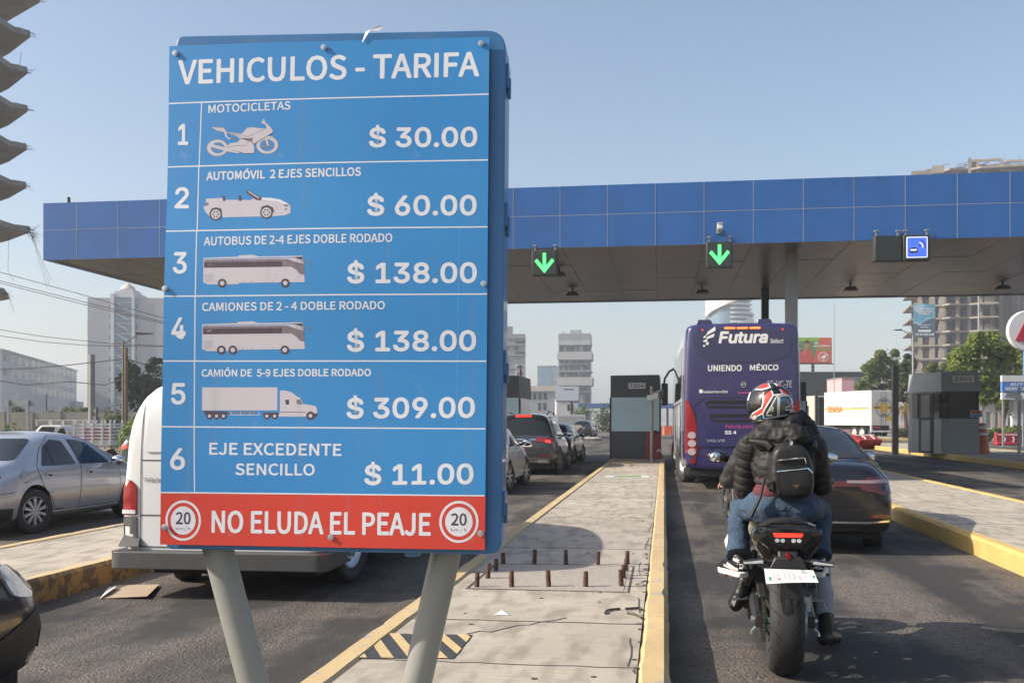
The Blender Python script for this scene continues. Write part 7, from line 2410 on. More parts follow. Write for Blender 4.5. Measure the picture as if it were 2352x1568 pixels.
for nm, c1 in (('ad_red', (.62, .1, .05)), ('ad_green', (.1, .22, .03)), ('ad_lime', (.25, .42, .03)), ('ad_skin', (.42, .2, .1)), ('ad_shirt', (.55, .06, .04)), ('ad_hair', (.04, .025, .02)), ('ad_dark', (.03, .07, .02))): M[nm] = mat(nm, c1, .6, var=.15, vs=1.5)
part(r, 'frame', M['dark_metal'], (-wd / 2 - .05, wd / 2 + .05, .05, .45, h - hh - .1, h)); part(r, 'post', M['dark_metal'], (-.4, .1, .3, .7, 0, h - hh)); part(r, 'catwalk', M['dark_metal'], (-wd / 2, wd / 2 + .2, -.7, -.1, h - hh - .3, h - hh - .15))
b = MB()
q = lambda pts, m, y: b.flat([(-wd / 2 + x * wd, h - hh + z * hh) for x, z in pts], y, 'y', m)
q([(0, 0), (1, 0), (1, 1), (0, 1)], 0, .04); q([(0, 0), (.44, 0), (.68, 1), (0, 1)], 1, .03); q([(0, .86), (.64, .86), (.68, 1), (0, 1)], 2, .025); q([(0, 0), (.1, 0), (.2, .5), (0, .55)], 6, .026)
for ox, sc in ((.06, .8), (.28, 1.0)):
    q([(ox - .13 * sc, 0), (ox - .15 * sc, .42 * sc), (ox - .06 * sc, .56 * sc), (ox + .06 * sc, .56 * sc), (ox + .15 * sc, .44 * sc), (ox + .19 * sc, 0)], 4, .02 - ox * .01)
    q(circ(ox, .7 * sc, .075 * sc, 18, .13 * sc), 3, .015 - ox * .01); q([(ox - .075 * sc, .72 * sc), (ox - .07 * sc, .85 * sc), (ox, .90 * sc), (ox + .07 * sc, .85 * sc), (ox + .078 * sc, .72 * sc), (ox + .05 * sc, .78 * sc), (ox - .05 * sc, .78 * sc)], 5, .01 - ox * .01)
    q([(ox - .12 * sc, .4 * sc), (ox - .03 * sc, .62 * sc), (ox + .01 * sc, .58 * sc), (ox - .03 * sc, .32 * sc)], 3, .008 - ox * .01)
q(circ(.76, .24, .15, 24, .19), 7, .02); q(circ(.76, .24, .13, 24, .165), 0, .015); q([(.66, .2), (.76, .3), (.86, .36), (.84, .24), (.78, .12), (.74, .1), (.76, .18)], 7, .01)
for t_, x0, x1, z0, z1, m in (('OYE', .5, .62, .74, .83, 7), ('¿VAS AL SÚPER O A', .48, .96, .62, .72, 7), ('COMER?', .56, .96, .48, .6, 2)):
    b.text(t_, -wd / 2 + x0 * wd, -wd / 2 + x1 * wd, h - hh + z0 * hh, h - hh + z1 * hh, lambda x, z, kk: (x, .012 - kk * .0005, z), m, bold=.05)
b.build('poster', [M['ad_red'], M['ad_green'], M['ad_lime'], M['ad_skin'], M['ad_shirt'], M['ad_hair'], M['ad_dark'], M['white_text']], r, smooth=0, fix=False)
# --- spiral tower seen over the bus
p = P(1676, HOR, 450)
r = empty('spiral_tower', (p.x, p.y, -.5), 0, 'white spiral-wrapped glass tower showing above the purple bus roof', 'tower')
k = mets(450); R0 = 46 * k
b = MB(); b.lathe([(R0, 0), (R0, 62), (0, 62)], n=40); b.build('glass_drum', M['bluish'], r)
def helix(a0, a1, z0, pitch, hgt, r0, r1, nm, mt, n=60):
    b = MB(); q = []
    for j in range(n + 1):
        an = a0 + (a1 - a0) * j / n; z = z0 + pitch * (an - a0) / math.tau
        q.append([(rr * math.cos(an), rr * math.sin(an), z + dz) for rr, dz in ((r0, 0), (r1, 0), (r1, hgt), (r0, hgt))])
    for j in range(n):
        for m_ in range(4):
            b.add([q[j][m_], q[j][(m_ + 1) % 4], q[j + 1][(m_ + 1) % 4], q[j + 1][m_]], [(0, 1, 2, 3)])
    b.add(q[0], [(0, 1, 2, 3)]); b.add(q[-1], [(3, 2, 1, 0)])
    return b.build(nm, mt, r, smooth=40)


for k_ in range(5):
    helix(R(170), R(395), -26 + k_ * 18, 22, 8.5, R0 + .4, R0 + 1.6, 'spiral_band', M['white'])
for i in range(30): helix(R(268), R(352), 4 + i * 1.9, 0, .75, R0 + .1, R0 + .9, 'louvre', M['white'], 14)
# --- charcoal warehouse, pink shed, mast
d = 175; k = mets(d)
r, wd, h = house(1826, 1990, 855, d, 'warehouse', 'flat-roofed charcoal warehouse behind the white trailer', 'building', base=0)
part(r, 'fascia', M['charcoal'], (-wd / 2, wd / 2, 0, 20, h - 4, h)); part(r, 'wall', M['tower_grey'], (-wd / 2 + .3, wd / 2 - .3, .4, 19.6, 0, h - 4)); part(r, 'coping', M['tower_grey'], (-wd / 2 - .1, wd / 2 + .1, -.1, 20, h, h + .15))
d = 130
r, wd, h = house(1933, 1986, 868, d, 'shed', 'boxy shed with a pink side and grey front above the trailer', 'shed', base=0)
M['pink'] = mat('pink_sheet', (.62, .34, .36), .7, var=.06)
part(r, 'grey_side', M['grey_wall'], (-wd / 2 + 1.55, wd / 2, 0, 6, 0, h)); part(r, 'pink_side', M['pink'], (-wd / 2, -wd / 2 + 1.55, -.03, 6, 0, h)); part(r, 'roof', M['galv'], (-wd / 2 - .1, wd / 2 + .1, -.1, 6.1, h, h + .1))
p = P(1916, HOR, 115); b = MB(); b.tube([(0, 0, 0), (0, 0, 9), (0, 0, 14.5)], [.06, .04, .02], 6); o = b.build('radio_mast', M['galv']); o.location = (p.x, p.y, 0); tag(o, 'thin grey radio mast rising behind the white trailer', 'mast')
# --- articulated trailer
a = P(2000, HOR, 95); c_ = P(1893, HOR, 103)
dv = c_ - a; L = dv.length
r = empty('truck_trailer', (a.x, a.y, 0), math.atan2(dv.y, dv.x) - R(90), 'white box trailer with orange lettering and a yellow winged emblem on its doors', 'trailer')
W_ = 2.5
M['trailer'] = mat('trailer_white', (.66, .64, .6), .5, var=.05, vs=.6, dirt=(.35, .28, .2), dirt_amt=.5, ds=.8)
M['orange_print'] = mat('orange_print', (.62, .16, .03), .5, var=0); M['yellow_print'] = mat('yellow_print', (.7, .42, .04), .5, var=0)
part(r, 'box', M['trailer'], (0, W_, .02, L, 1.15, 4.35), bevel=.04)
b = MB(); b.box(-.012, 0, .3, L - .1, 2.62, 2.72, 0); b.box(-.013, -.001, .3, L - .1, 2.74, 2.79, 1)
b.text('SEMSA', L - .6, L - 3.4, 2.36, 3.0, lambda y, z, q: (-.02 - q * .001, y, z), 2, bold=.06)
b.build('side_stripe', [M['yellow_print'], M['black_text'], M['orange_print']], r, smooth=0)
for x0 in (.05, W_ / 2 + .02):
    o = part(r, 'door', M['trailer'], (x0, x0 + W_ / 2 - .07, -.04, .02, 1.2, 4.28)); part(o, 'lock_bar', M['galv'], (x0 + (.95 if x0 < 1 else .2), x0 + (.99 if x0 < 1 else .24), -.1, -.04, 1.2, 4.25))
b = MB()
for i in range(40):
    pass
rg = [(1.3 + .78 * math.cos(t_), 2.75 + .85 * math.sin(t_)) for t_ in [i * math.tau / 32 for i in range(33)]]
b.prism(strip(rg, .05), -.06, -.045, 'y', 1); b.prism(circ(1.3, 2.75, .42, 24, .5), -.07, -.045, 'y', 0); b.prism([(.22, 2.98), (1.3, 2.9), (2.38, 2.98), (2.2, 2.78), (2.38, 2.62), (1.3, 2.6), (.22, 2.62), (.4, 2.78)], -.065, -.045, 'y', 0); b.prism([(.3, 2.85), (.9, 2.83), (.9, 2.72), (.3, 2.72)], -.075, -.06, 'y', 1); b.prism([(1.7, 2.83), (2.3, 2.85), (2.3, 2.72), (1.7, 2.72)], -.075, -.06, 'y', 1)
b.text('SEMSA', .95, 1.65, 2.02, 2.18, lambda x, z, q: (x, -.062 - q * .001, z), 1, bold=.05); b.text('GRUPO', .95, 1.65, 3.3, 3.46, lambda x, z, q: (x, -.062 - q * .001, z), 1, bold=.05); b.prism([(1.5, 1.55), (2.3, 1.6), (2.3, 2.05), (1.5, 2.0)], -.055, -.04, 'y', 0)
for x in (.35, .6, .8): b.box(x, x + .14, -.06, -.04, .9, 1.05, 2)
b.build('emblem', [M['yellow_print'], M['black_text'], M['red_print']], r, smooth=0)
part(r, 'rear_bumper', M['white'], (0, W_, -.05, .1, .55, .7), (0, .15, -.02, .1, .55, 1.2), (W_ - .15, W_, -.02, .1, .55, 1.2)); part(r, 'chassis', M['under'], (.5, W_ - .5, .2, L + 3, .75, 1.15))
for y in (1.6, 2.9):
    for s_, x in ((-1, .2), (1, W_ - .2)): wheel(r, x, y, .5, .4, 'steel', M['trailer'], s_)
cab = empty('truck_cab', (a + dv * (1 + 1.2 / L)).to_2d().to_3d(), math.atan2(dv.y, dv.x) - R(90), 'cream truck cab with dark exhaust stack ahead of the white trailer', 'truck')
part(cab, 'body', M['cream'], (.05, 2.4, .8, 3.6, .7, 4.1), bevel=.1); part(cab, 'sleeper_back', M['under'], (.2, 2.3, .2, .8, .8, 3.9)); part(cab, 'stack', M['dark_metal'], (.02, .2, .4, .6, 1, 4.6)); part(cab, 'side_window', M['glass'], (.02, .06, 1.9, 3.0, 2.2, 3.1)); part(cab, 'front_fender', M['cream'], (.1, 2.35, 3.6, 5.6, .7, 2.1), bevel=.15)
for s_, x in ((-1, .25), (1, 2.2)):
    for y in (.5, 4.6): wheel(cab, x, y, .5, .35, 'steel', M['alu'], s_)

# --- building shell under construction
d = 240; k = mets(d)
r, wd, h = house(2097, 2420, 384, d, 'unfinished_building', 'raw concrete tower shell under construction on the right', 'building', base=0, yaw=R(-15))
X = lambda u: (u - 2258.5) * k; fl = 3.12
nf = int(h / fl)
sl = None
for i in range(2, nf + 1):
    z = i * fl + .35
    b = MB(); x0 = X(2100 if i < nf - 1 else 2115)
    b.prism([(x0 + rnd(-.4, .4), 1.5), (X(2172), 1.5), (X(2186), -.6), (X(2230), 1.2), (X(2252), -.4), (X(2420), 0), (X(2420), 17), (x0, 17)], z, z + .42, 'z')
    b.build('slab', M['bare'], r, smooth=0)
b = MB()
for u_ in (2124, 2149, 2178, 2207, 2232, 2256, 2282, 2300, 2330, 2365, 2405):
    for y in (1.9, 8, 15.5):
        top_ = h - (2.5 if u_ < 2230 else 0) - rnd(0, 1.5)
        b.box(X(u_) - .38, X(u_) + .38, y, y + .8, 0, top_)
b.build('column_frame', M['bare'], r, smooth=0)
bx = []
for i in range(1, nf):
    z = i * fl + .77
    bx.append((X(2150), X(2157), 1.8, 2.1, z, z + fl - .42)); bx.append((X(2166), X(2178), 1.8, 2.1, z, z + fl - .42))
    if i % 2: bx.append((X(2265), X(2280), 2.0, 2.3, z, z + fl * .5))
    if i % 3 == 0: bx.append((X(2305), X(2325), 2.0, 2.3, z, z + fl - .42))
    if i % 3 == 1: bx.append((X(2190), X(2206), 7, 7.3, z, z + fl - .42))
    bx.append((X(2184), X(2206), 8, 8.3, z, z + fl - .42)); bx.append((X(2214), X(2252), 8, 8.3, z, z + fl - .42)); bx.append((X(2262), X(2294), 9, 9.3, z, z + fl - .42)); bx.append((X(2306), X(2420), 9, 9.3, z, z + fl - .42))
for q in bx: part(r, 'infill_wall', M['bare_painted_shade' if q[2] > 6 else 'bare'], q)  # rear walls take the copy with shade painted in
b = MB()
for i in range(60):
    u_ = rnd(2118, 2400); z = h - 1 + (1.5 if u_ > 2230 else 0)
    b.tube([(X(u_), rnd(1, 14), z - 2), (X(u_) + rnd(-.15, .15), rnd(1, 14), z + rnd(.3, 2.4))], .05, 4)
for i in range(90):
    u_ = rnd(2120, 2390); z = h + rnd(-1.2, 1.5); y = rnd(1, 6); b.tube([(X(u_), y, z), (X(u_ + rnd(10, 40)), y + rnd(-1, 1), z + rnd(-.6, .8))], .08, 4)
b.build('rebar', M['rust'], r, smooth=0)
for q in ((X(2228), X(2234), 1, 2, h - 1, h + 2.6), (X(2246), X(2252), 1, 2, h - 1, h + 2.2), (X(2228), X(2300), 1, 1.6, h + 1.6, h + 2.1), (X(2296), X(2302), 1, 2, h - 1, h + 1.6), (X(2105), X(2170), 1.6, 2.2, h - 3.4, h + .4), (X(2175), X(2224), 2.5, 2.8, h - 3, h + .2), (X(2236), X(2246), 1.5, 1.8, h - .5, h + 1.7), (X(2255), X(2292), 2.5, 2.8, h - 2.6, h + 1.1), (X(2310), X(2345), 2.5, 2.8, h - 2.6, h + .6), (X(2310), X(2380), 1, 1.6, h + 1.0, h + 1.5), (X(2350), X(2356), 1, 2, h - 1, h + 1.3), (X(2150), X(2176), 1, 1.6, h - .5, h + 1.2)): part(r, 'upper_frame', M['bare'], q)
b = MB()
for i in range(10):
    x0 = X(2290) + i * 1.0; b.add([(x0, -.4 - .3 * math.sin(i), 14 + i * 1.6), (x0 + 1.0, -.4 - .3 * math.sin(i + 1), 15.6 + i * 1.6), (x0 + 1.0, -.5 - .4 * math.sin(i + 2), 30 + i * .6), (x0, -.5 - .4 * math.sin(i + 1), 30 + (i - 1) * .6)], [(0, 1, 2, 3)])
nb = b.build('safety_net', M['netting'], r, smooth=0)
mod = nb.modifiers.new('s', 'SOLIDIFY'); mod.thickness = .06
# banner on it
p0 = P(2098, 775, 236); wd = 50 * 236 / F; hh = 77 * 236 / F
bn = empty('advertising_banner', p0, TH, 'blue and white advertising banner hung on the concrete shell', 'banner')
for nm, c1 in (('bn_dark', (.035, .085, .13)), ('bn_blue', (.1, .33, .48)), ('bn_pale', (.3, .52, .62))): M[nm] = mat(nm, c1, .6, var=.25, vs=.9)
b = MB(); b.box(0, wd, 0, .08, 0, hh, 0); b.flat([(0, hh * .46), (wd * .3, hh * .42), (wd * .6, hh * .55), (wd, hh * .62), (wd, hh), (0, hh)], -.01, 'y', 1); b.flat([(0, hh * .42), (wd * .3, hh * .39), (wd * .6, hh * .52), (wd, hh * .6), (wd, hh * .63), (wd * .6, hh * .56), (wd * .3, hh * .43), (0, hh * .47)], -.02, 'y', 2); b.flat([(0, hh * .8), (wd * .4, hh * .7), (wd * .5, hh), (0, hh)], -.015, 'y', 2)
for t_, x0, x1, z0, z1 in (('COMPRA EN LA', .1, .9, .83, .89), ('MEJOR ZONA', .14, .86, .755, .815), ('PUEBLA!', .25, .75, .68, .74), ('DEPARTAMENTOS', .22, .8, .36, .39), ('EN VENTA', .32, .7, .29, .33), ('+52 55 3188 1336', .06, .96, .06, .13)):
    b.text(t_, x0 * wd, x1 * wd, z0 * hh, z1 * hh, lambda x, z, q: (x, -.03 - q * .002, z), 3, bold=.05)
b.box(wd * .22, wd * .8, -.03, 0, hh * .17, hh * .23, 3)
b.build('cloth', [M['bn_dark'], M['bn_blue'], M['bn_pale'], M['white_text']], bn, smooth=0)

# --- round red and white sign, blue boards
p = P(2360, 760, 56)
r = empty('round_sign', (p.x, p.y, 0), TH, 'round white sign with a big red letter A on a pole', 'sign')
b = MB(); b.lathe([(0, -.12), (1.06, -.12), (1.1, -.06), (1.1, .12), (0, .12)], (0, 0, p.z), 'y', 48); b.build('disc', M['white'], r)
M['sign_red'] = mat('sign_red', (.42, .025, .05), .4, var=.03)
b = MB()
b.prism([(-.72, p.z - .5), (-.1, p.z + .72), (.28, p.z + .72), (.24, p.z + .46), (.05, p.z + .46), (-.36, p.z - .42), (-.5, p.z - .62)], -.16, -.12); b.prism([(.1, p.z + .72), (.32, p.z + .72), (.62, p.z - .6), (.34, p.z - .6)], -.161, -.121)
b.prism([(-.5, p.z - .3), (-.05, p.z - .12), (.5, p.z - .18), (.55, p.z - .42), (.1, p.z - .46), (-.3, p.z - .62)], -.162, -.122)
b.build('letter', M['sign_red'], r, smooth=0); b = MB(); b.tube([(.3, .2, 0), (.3, .2, p.z)], .12, 12); b.build('post', M['galv'], r)
p = P(2330, HOR, 62); k = mets(62)
r = empty('shop_sign', (p.x, p.y, 0), TH, 'stacked blue and white shop boards on posts under the round sign', 'sign')
Zz = lambda v: CAMZ + (HOR - v) * k
for v0, v1, mt, tx in ((862, 876, 'white', ()), (877, 900, 'blue_print', (('AUTO', 879, 886, 'white_text', -.3, .75), ('SERVICIO', 889, 896, 'white_text', -.6, .75))), (902, 917, 'white', (('derma', 905, 914, 'blue_print', -.62, .4),))):
    b = MB(); b.box(-.78, .85, -.1, .1, Zz(v1), Zz(v0), 0)
    for t_, a0, a1, mm, x0, x1 in tx: b.text(t_, x0, x1, Zz(a1), Zz(a0), lambda x, z, q: (x, -.104 - q * .001, z), 1, bold=.06)
    b.build('board', [M[mt], M[tx[0][3]] if tx else M['white_text']], r, smooth=0)
for x in (-.6, .6): part(r, 'post', M['galv'], (x - .05, x + .05, .1, .2, 0, Zz(862)))
b = MB(); b.box(.95, 1.4, .5, .9, 0, Zz(800)); o = b.build('blue_pylon', M['blue_print'], r, smooth=0)
r, wd, h = house(2325, 2372, 958, 70, 'boundary_wall', 'short white wall beside the hedge on the right', 'wall', base=0); part(r, 'panel', M['white'], (-wd / 2, wd / 2, 0, .25, 0, h)); part(r, 'coping', M['cream'], (-wd / 2 - .05, wd / 2 + .05, -.05, .3, h, h + .08))
r, wd, h = house(2262, 2332, 944, 78, 'mesh_fence', 'grey wire fence behind the orange barrel', 'fence', base=0)
part(r, 'rails', M['galv'], (-wd / 2, wd / 2, 0, .05, h - .08, h), (-wd / 2, wd / 2, 0, .05, .5, .55))
for i in range(4): part(r, 'fence_post', M['galv'], (-wd / 2 + i * wd / 3 - .04, -wd / 2 + i * wd / 3 + .04, 0, .08, 0, h + .05))
part(r, 'wire', M['galv'], *[(-wd / 2 + i * .12, -wd / 2 + i * .12 + .01, .01, .02, 0, h) for i in range(int(wd / .12))])

# --- trees on the right, hedge
p = P(2293, HOR, 74)
tree((p.x, p.y, 0), crownfrom((p.x, p.y, 0), 74, [(2265, 800, 38), (2220, 815, 34), (2300, 790, 36), (2325, 835, 34), (2200, 845, 26), (2250, 850, 40), (2300, 860, 38), (2335, 870, 22), (2230, 875, 28), (2275, 890, 26), (2245, 785, 22), (2310, 895, 22), (2340, 815, 18), (2285, 772, 16), (2195, 820, 16), (2345, 850, 14), (2262, 915, 18), (2298, 925, 16)]), 2.6, 24000, .135, M['leaf'], 'broad bright green tree leaning over booth 2302', lean=(.55, 0), tr=.22)
p = P(2020, HOR, 108)
tree((p.x, p.y, 0), crownfrom((p.x, p.y, 0), 108, [(2010, 848, 30), (2040, 828, 28), (2000, 878, 26), (2030, 870, 34), (2058, 860, 26), (1985, 890, 18), (2060, 895, 24), (2042, 905, 26), (2022, 818, 12), (2052, 812, 10), (2015, 910, 20)]), 3, 14000, .17, M['leaf_mid'], 'bushy mid green tree behind the white trailer', tr=.2)
p = P(2082, HOR, 100)
tree((p.x, p.y, 0), crownfrom((p.x, p.y, 0), 100, [(2080, 850, 22), (2090, 830, 16), (2085, 880, 20), (2075, 905, 18), (2095, 895, 16)]), 3, 5000, .17, M['leaf_dk'], 'narrow dark green tree beside the street lamp', tr=.16)
p = P(2135, HOR, 98)
tree((p.x, p.y, 0), crownfrom((p.x, p.y, 0), 98, [(2120, 868, 20), (2145, 855, 22), (2165, 860, 20), (2130, 890, 20), (2160, 880, 18), (2175, 845, 12), (2110, 885, 14)]), 2.6, 5000, .15, M['leaf_mid'], 'thin olive tree between the lamp and the bright tree', tr=.14)
p = P(2078, HOR, 88)
b = MB(); r = empty('palm', (p.x, p.y, 0), 0, 'small dry palm with drooping brown fronds behind the black post', 'palm')
b.tube([(0, 0, 0), (.05, 0, 1.5), (0, 0, 2.9)], [.16, .12, .1], 8); b.build('trunk', M['bark'], r)
b = MB()
for i in range(70):
    a = rnd(0, 6.28); ln = rnd(.7, 1.5); dr = rnd(.1, 1.4); zz = 2.9 + rnd(-.9, .2)
    p1 = Vector((math.cos(a) * ln * .6, math.sin(a) * ln * .6, zz + .35 - dr * .2)); p2 = Vector((math.cos(a) * ln, math.sin(a) * ln, zz - dr)); s_ = Vector((-math.sin(a), math.cos(a), 0)) * .05
    p0 = Vector((0, 0, zz)); b.add([p0 - s_ * .3, p1 - s_, p2, p1 + s_, p0 + s_ * .3], [(0, 1, 3, 4), (1, 2, 3)])
b.build('crown', M['leaf_dry'], r, smooth=0, fix=False)


def hedge(u0, u1, v0, d, label, mt, n=900, z0=0, name='hedge'):
    p = P((u0 + u1) / 2, HOR, d); k = mets(d); r = empty(name, (p.x, p.y, z0), TH, label, name)
    wd = (u1 - u0) * k; h = CAMZ + (HOR - v0) * k - z0
    cl = [((rnd(-wd / 2, wd / 2), rnd(-.4, .4), rnd(.2, h * .8)), h * .35) for _ in range(max(6, int(wd * 3)))]
    b = MB()
    for c_, q in cl[:12]: b.tube([(c_[0], 0, 0), c_], [.03, .012], 5)
    b.build('stem', M['bark'], r)
    b = MB(); leaves(b, cl, n, .1 + d * .0006, 1.0); b.build('foliage', mt, r, smooth=0, fix=False)
    return r


hedge(2262, 2300, 984, 72, 'clipped green hedge behind the orange barrel', M['leaf_mid'], 1200)
hedge(2318, 2365, 980, 70, 'green hedge in front of the white wall', M['leaf_mid'], 1200)
hedge(2062, 2090, 985, 85, 'dark bush beside the trailer rear', M['leaf_dk'], 700)
hedge(1382, 1404, 908, 150, 'tall dark shrub just left of booth 1304', M['leaf_dk'], 1300)
hedge(1318, 1345, 930, 175, 'green shrub beside the small white house', M['leaf_mid'], 900)

# --- street lamps and poles
def lamp(u, vt, d, arm_u, arm_v, label, mt, z0=0, r_=.09, head=.5):
    p = P(u, HOR, d); k = mets(d); r = empty('street_lamp', (p.x, p.y, z0), TH, label, 'street lamp', )
    h = CAMZ + (HOR - vt) * k - z0; ax = (arm_u - u) * k; az = CAMZ + (HOR - arm_v) * k - z0; sg_ = 1 if ax > 0 else -1
    b = MB(); b.tube([(0, 0, 0), (0, 0, h)], [r_ * 1.2, r_ * .8], 10); b.build('pole', mt, r)
    b = MB(); b.tube([(0, 0, h - .15), (ax * .5, 0, h + (az - h) * .8), (ax - sg_ * head, 0, az)], r_ * .45, 8); b.build('arm', mt, r)
    b = MB(); b.hexa([(ax - sg_ * head, -.14, az - .04), (ax + sg_ * .15, -.12, az - .02), (ax + sg_ * .15, .12, az - .02), (ax - sg_ * head, .14, az - .04), (ax - sg_ * head, -.12, az + .1), (ax + sg_ * .15, -.1, az + .04), (ax + sg_ * .15, .1, az + .04), (ax - sg_ * head, .12, az + .1)]); b.build('lamp_head', M['dark_metal'], r, smooth=0)


lamp(2097, 770, 92, 2057, 758, 'white street lamp with a single arm in front of the blue banner', M['galv'])
lamp(283, 783, 60, 345, 767, 'brown street lamp pole with arm in front of the grey apartment tower', M['pole_brown'], -.5, .075, .8)


def pole(u, vt, d, r_, label, mt, z0=-.5, name='utility_pole', cat='pole'):
    p = P(u, HOR, d); b = MB(); h = CAMZ + (HOR - vt) * mets(d) - z0; b.tube([(0, 0, 0), (0, 0, h)], [r_ * 1.15, r_], 12)
    o = b.build(name, mt); o.location = (p.x, p.y, z0); tag(o, label, cat)


pole(289.5, 798, 62, .11, 'dark brown timber pole standing right behind the brown lamp pole', M['pole_brown'])
pole(211, 814, 66, .19, 'thick grey concrete pole in front of the block wall', M['pole_grey'])
pole(2248, 640, 120, .1, 'tall slim pale mast in front of the unfinished building', M['galv'], 0)
pole(107, 904, 95, .05, 'thin dark leaning pole against the white office block', M['dark_metal'])

# --- left: boundary wall, dry verge, signs, bushes, tree
a = P(-60, HOR, 82); c_ = P(375, HOR, 82)
r = empty('block_wall', ((a.x + c_.x) / 2, (a.y + c_.y) / 2, -.5), TH, 'long grey concrete block wall across the left background', 'wall')
wd = (c_ - a).length; part(r, 'panel', M['block_wall'], (-wd / 2, wd / 2, 0, .2, 0, 2.75)); part(r, 'pilaster', M['block_wall'], *[(-wd / 2 + i * 2.2, -wd / 2 + i * 2.2 + .25, -.06, 0, 0, 2.8) for i in range(int(wd / 2.2))])
b = MB()
for i in range(7000):
    u_ = rnd(-20, 160); d = rnd(58, 81); p = P(u_, HOR, d); h = rnd(.2, .75) * (1.5 if u_ < 130 else .8); a_ = rnd(0, 6.28); dx, dy = math.cos(a_) * .03, math.sin(a_) * .03
    b.add([(p.x - dx, p.y - dy, -.5), (p.x + dx, p.y + dy, -.5), (p.x + rnd(-.15, .15), p.y + rnd(-.1, .1), -.5 + h)], [(0, 1, 2)])
tag(b.build('dry_grass', M['straw'], smooth=0, fix=False), 'dry straw-coloured grass along the foot of the wall', 'grass', kind='stuff')
for u0, u1, v0, d, lb, mt, n in ((-5, 40, 975, 55, 'low green bush at the picture edge behind the silver saloon', 'leaf_mid', 700), (60, 85, 968, 52, 'dark spiky bush in front of the dry grass', 'leaf_dk', 500), (34, 94, 930, 86, 'dark hedge right under the grey road sign', 'leaf_dk', 1500), (97, 126, 934, 86, 'small round bush on the wall top', 'leaf_dk', 700), (142, 170, 936, 86, 'yellowish bush above the wall, left of the concrete pole', 'leaf_mid', 700), (182, 212, 932, 86, 'olive bush above the wall behind the concrete pole', 'leaf_mid', 800), (224, 246, 938, 86, 'low bush above the wall by the diamond sign', 'leaf_mid', 500), (252, 280, 925, 70, 'scrubby bush beside the brown lamp pole', 'leaf_dk', 700), (292, 345, 950, 48, 'olive bushes on the verge behind the white van', 'leaf_mid', 2200)):
    hedge(u0, u1, v0, d, lb, M[mt], n, -.5 if d < 80 else 1.2, 'bush')
p = P(330, HOR, 92)
tree((p.x, p.y, -.5), crownfrom((p.x, p.y, -.5), 92, [(296, 848, 20), (290, 875, 24), (310, 870, 26), (350, 842, 24), (355, 870, 28), (335, 890, 32), (300, 900, 26), (360, 905, 26), (325, 920, 28), (345, 930, 26), (372, 880, 24), (278, 885, 16), (315, 940, 22), (376, 925, 22)]), 3, 15000, .16, M['leaf_dk'], 'large dark eucalyptus tree left of the fare board', tr=.28)
p = P(43, HOR, 58); k = mets(58)
r = empty('road_sign', (p.x, p.y, -.5), TH, 'back of a wide grey road sign on two posts', 'road sign')
Zz = lambda v: CAMZ + (HOR - v) * k + .5
part(r, 'panel', M['galv'], (-33 * k, 33 * k, 0, .06, Zz(932), Zz(919)))
for u_ in (20, 65): part(r, 'post', M['galv'], ((u_ - 43) * k - .06, (u_ - 43) * k + .06, -.12, 0, 0, Zz(919)))
p = P(223, HOR, 64); k = mets(64)
r = empty('diamond_sign', (p.x, p.y, -.5), TH, 'back of a pale diamond-shaped road sign near the concrete pole', 'road sign')
b = MB(); z = CAMZ + (HOR - 943) * k + .5; q = 10.5 * k; b.prism([(-q, z), (0, z - q), (q, z), (0, z + q)], 0, .03); b.build('plate', M['galv'], r, smooth=0); part(r, 'post', M['dark_metal'], (-.035, .035, -.06, 0, 0, z + q * .8)); part(r, 'lower_plate', M['galv'], (-.24, .24, 0, .03, z - q - .5, z - q - .05))


# --- stake truck on the far carriageway
p = P(200, HOR, 50)
r = empty('stake_truck', (p.x, p.y, -.5), TH + R(4), 'small white stake-bed truck seen over the silver saloon', 'truck')
k = mets(50); X = lambda u: (u - 200) * k; Zz = lambda v: CAMZ + (HOR - v) * k + .5
b = MB(); b.prism(rpoly([(X(40), .35), (X(167), .35), (X(167), Zz(990)), (X(155), Zz(977)), (X(112), Zz(976)), (X(85), Zz(1003)), (X(44), Zz(1012)), (X(38), .7)], .06), -.8, .8); cb = b.build('cab', M['white'], r, bevel=.05)
b = MB(); b.prism(rpoly([(X(139), Zz(1006)), (X(152), Zz(984)), (X(162), Zz(982)), (X(168), Zz(1002)), (X(168), Zz(1006))], .03), -.815, -.79); b.build('side_window', M['glass'], cb, smooth=0)
b = MB(); b.hexa([(X(86) - .03, -.72, Zz(1003)), (X(110) - .03, -.64, Zz(978.5)), (X(110) - .03, .64, Zz(978.5)), (X(86) - .03, .72, Zz(1003)), (X(87), -.72, Zz(1003)), (X(111), -.64, Zz(978.5)), (X(111), .64, Zz(978.5)), (X(87), .72, Zz(1003))]); b.build('windscreen', M['glass2'], cb, smooth=0)
b = MB(); b.prism([(X(97), Zz(1001)), (X(137), Zz(1001)), (X(142), Zz(980)), (X(113), Zz(980))], -.812, -.795); b.build('windscreen', M['glass2'], cb, smooth=0)
b = MB(); b.ell((X(140), -.95, Zz(1000)), (.12, .07, .11), 10); b.build('mirror', M['black'], cb)
bed = part(r, 'bed', M['white'], (X(170), X(268), -.95, .95, Zz(1022), Zz(1012)), bevel=.02)
b = MB()
for y in (-.95, .9):
    for i in range(6): b.box(X(184), X(266), y, y + .04, Zz(1010 - i * 7.6) - .09, Zz(1010 - i * 7.6) + .0)
    for u_ in (184, 205, 225, 246, 264): b.box(X(u_), X(u_) + .07, y - .02, y + .06, Zz(1016), Zz(964))
    b.box(X(100), X(186), y, y + .05, Zz(965.5), Zz(963.5))
    for u_ in (102, 130, 158): b.box(X(u_), X(u_) + .07, y, y + .05, Zz(977), Zz(964))
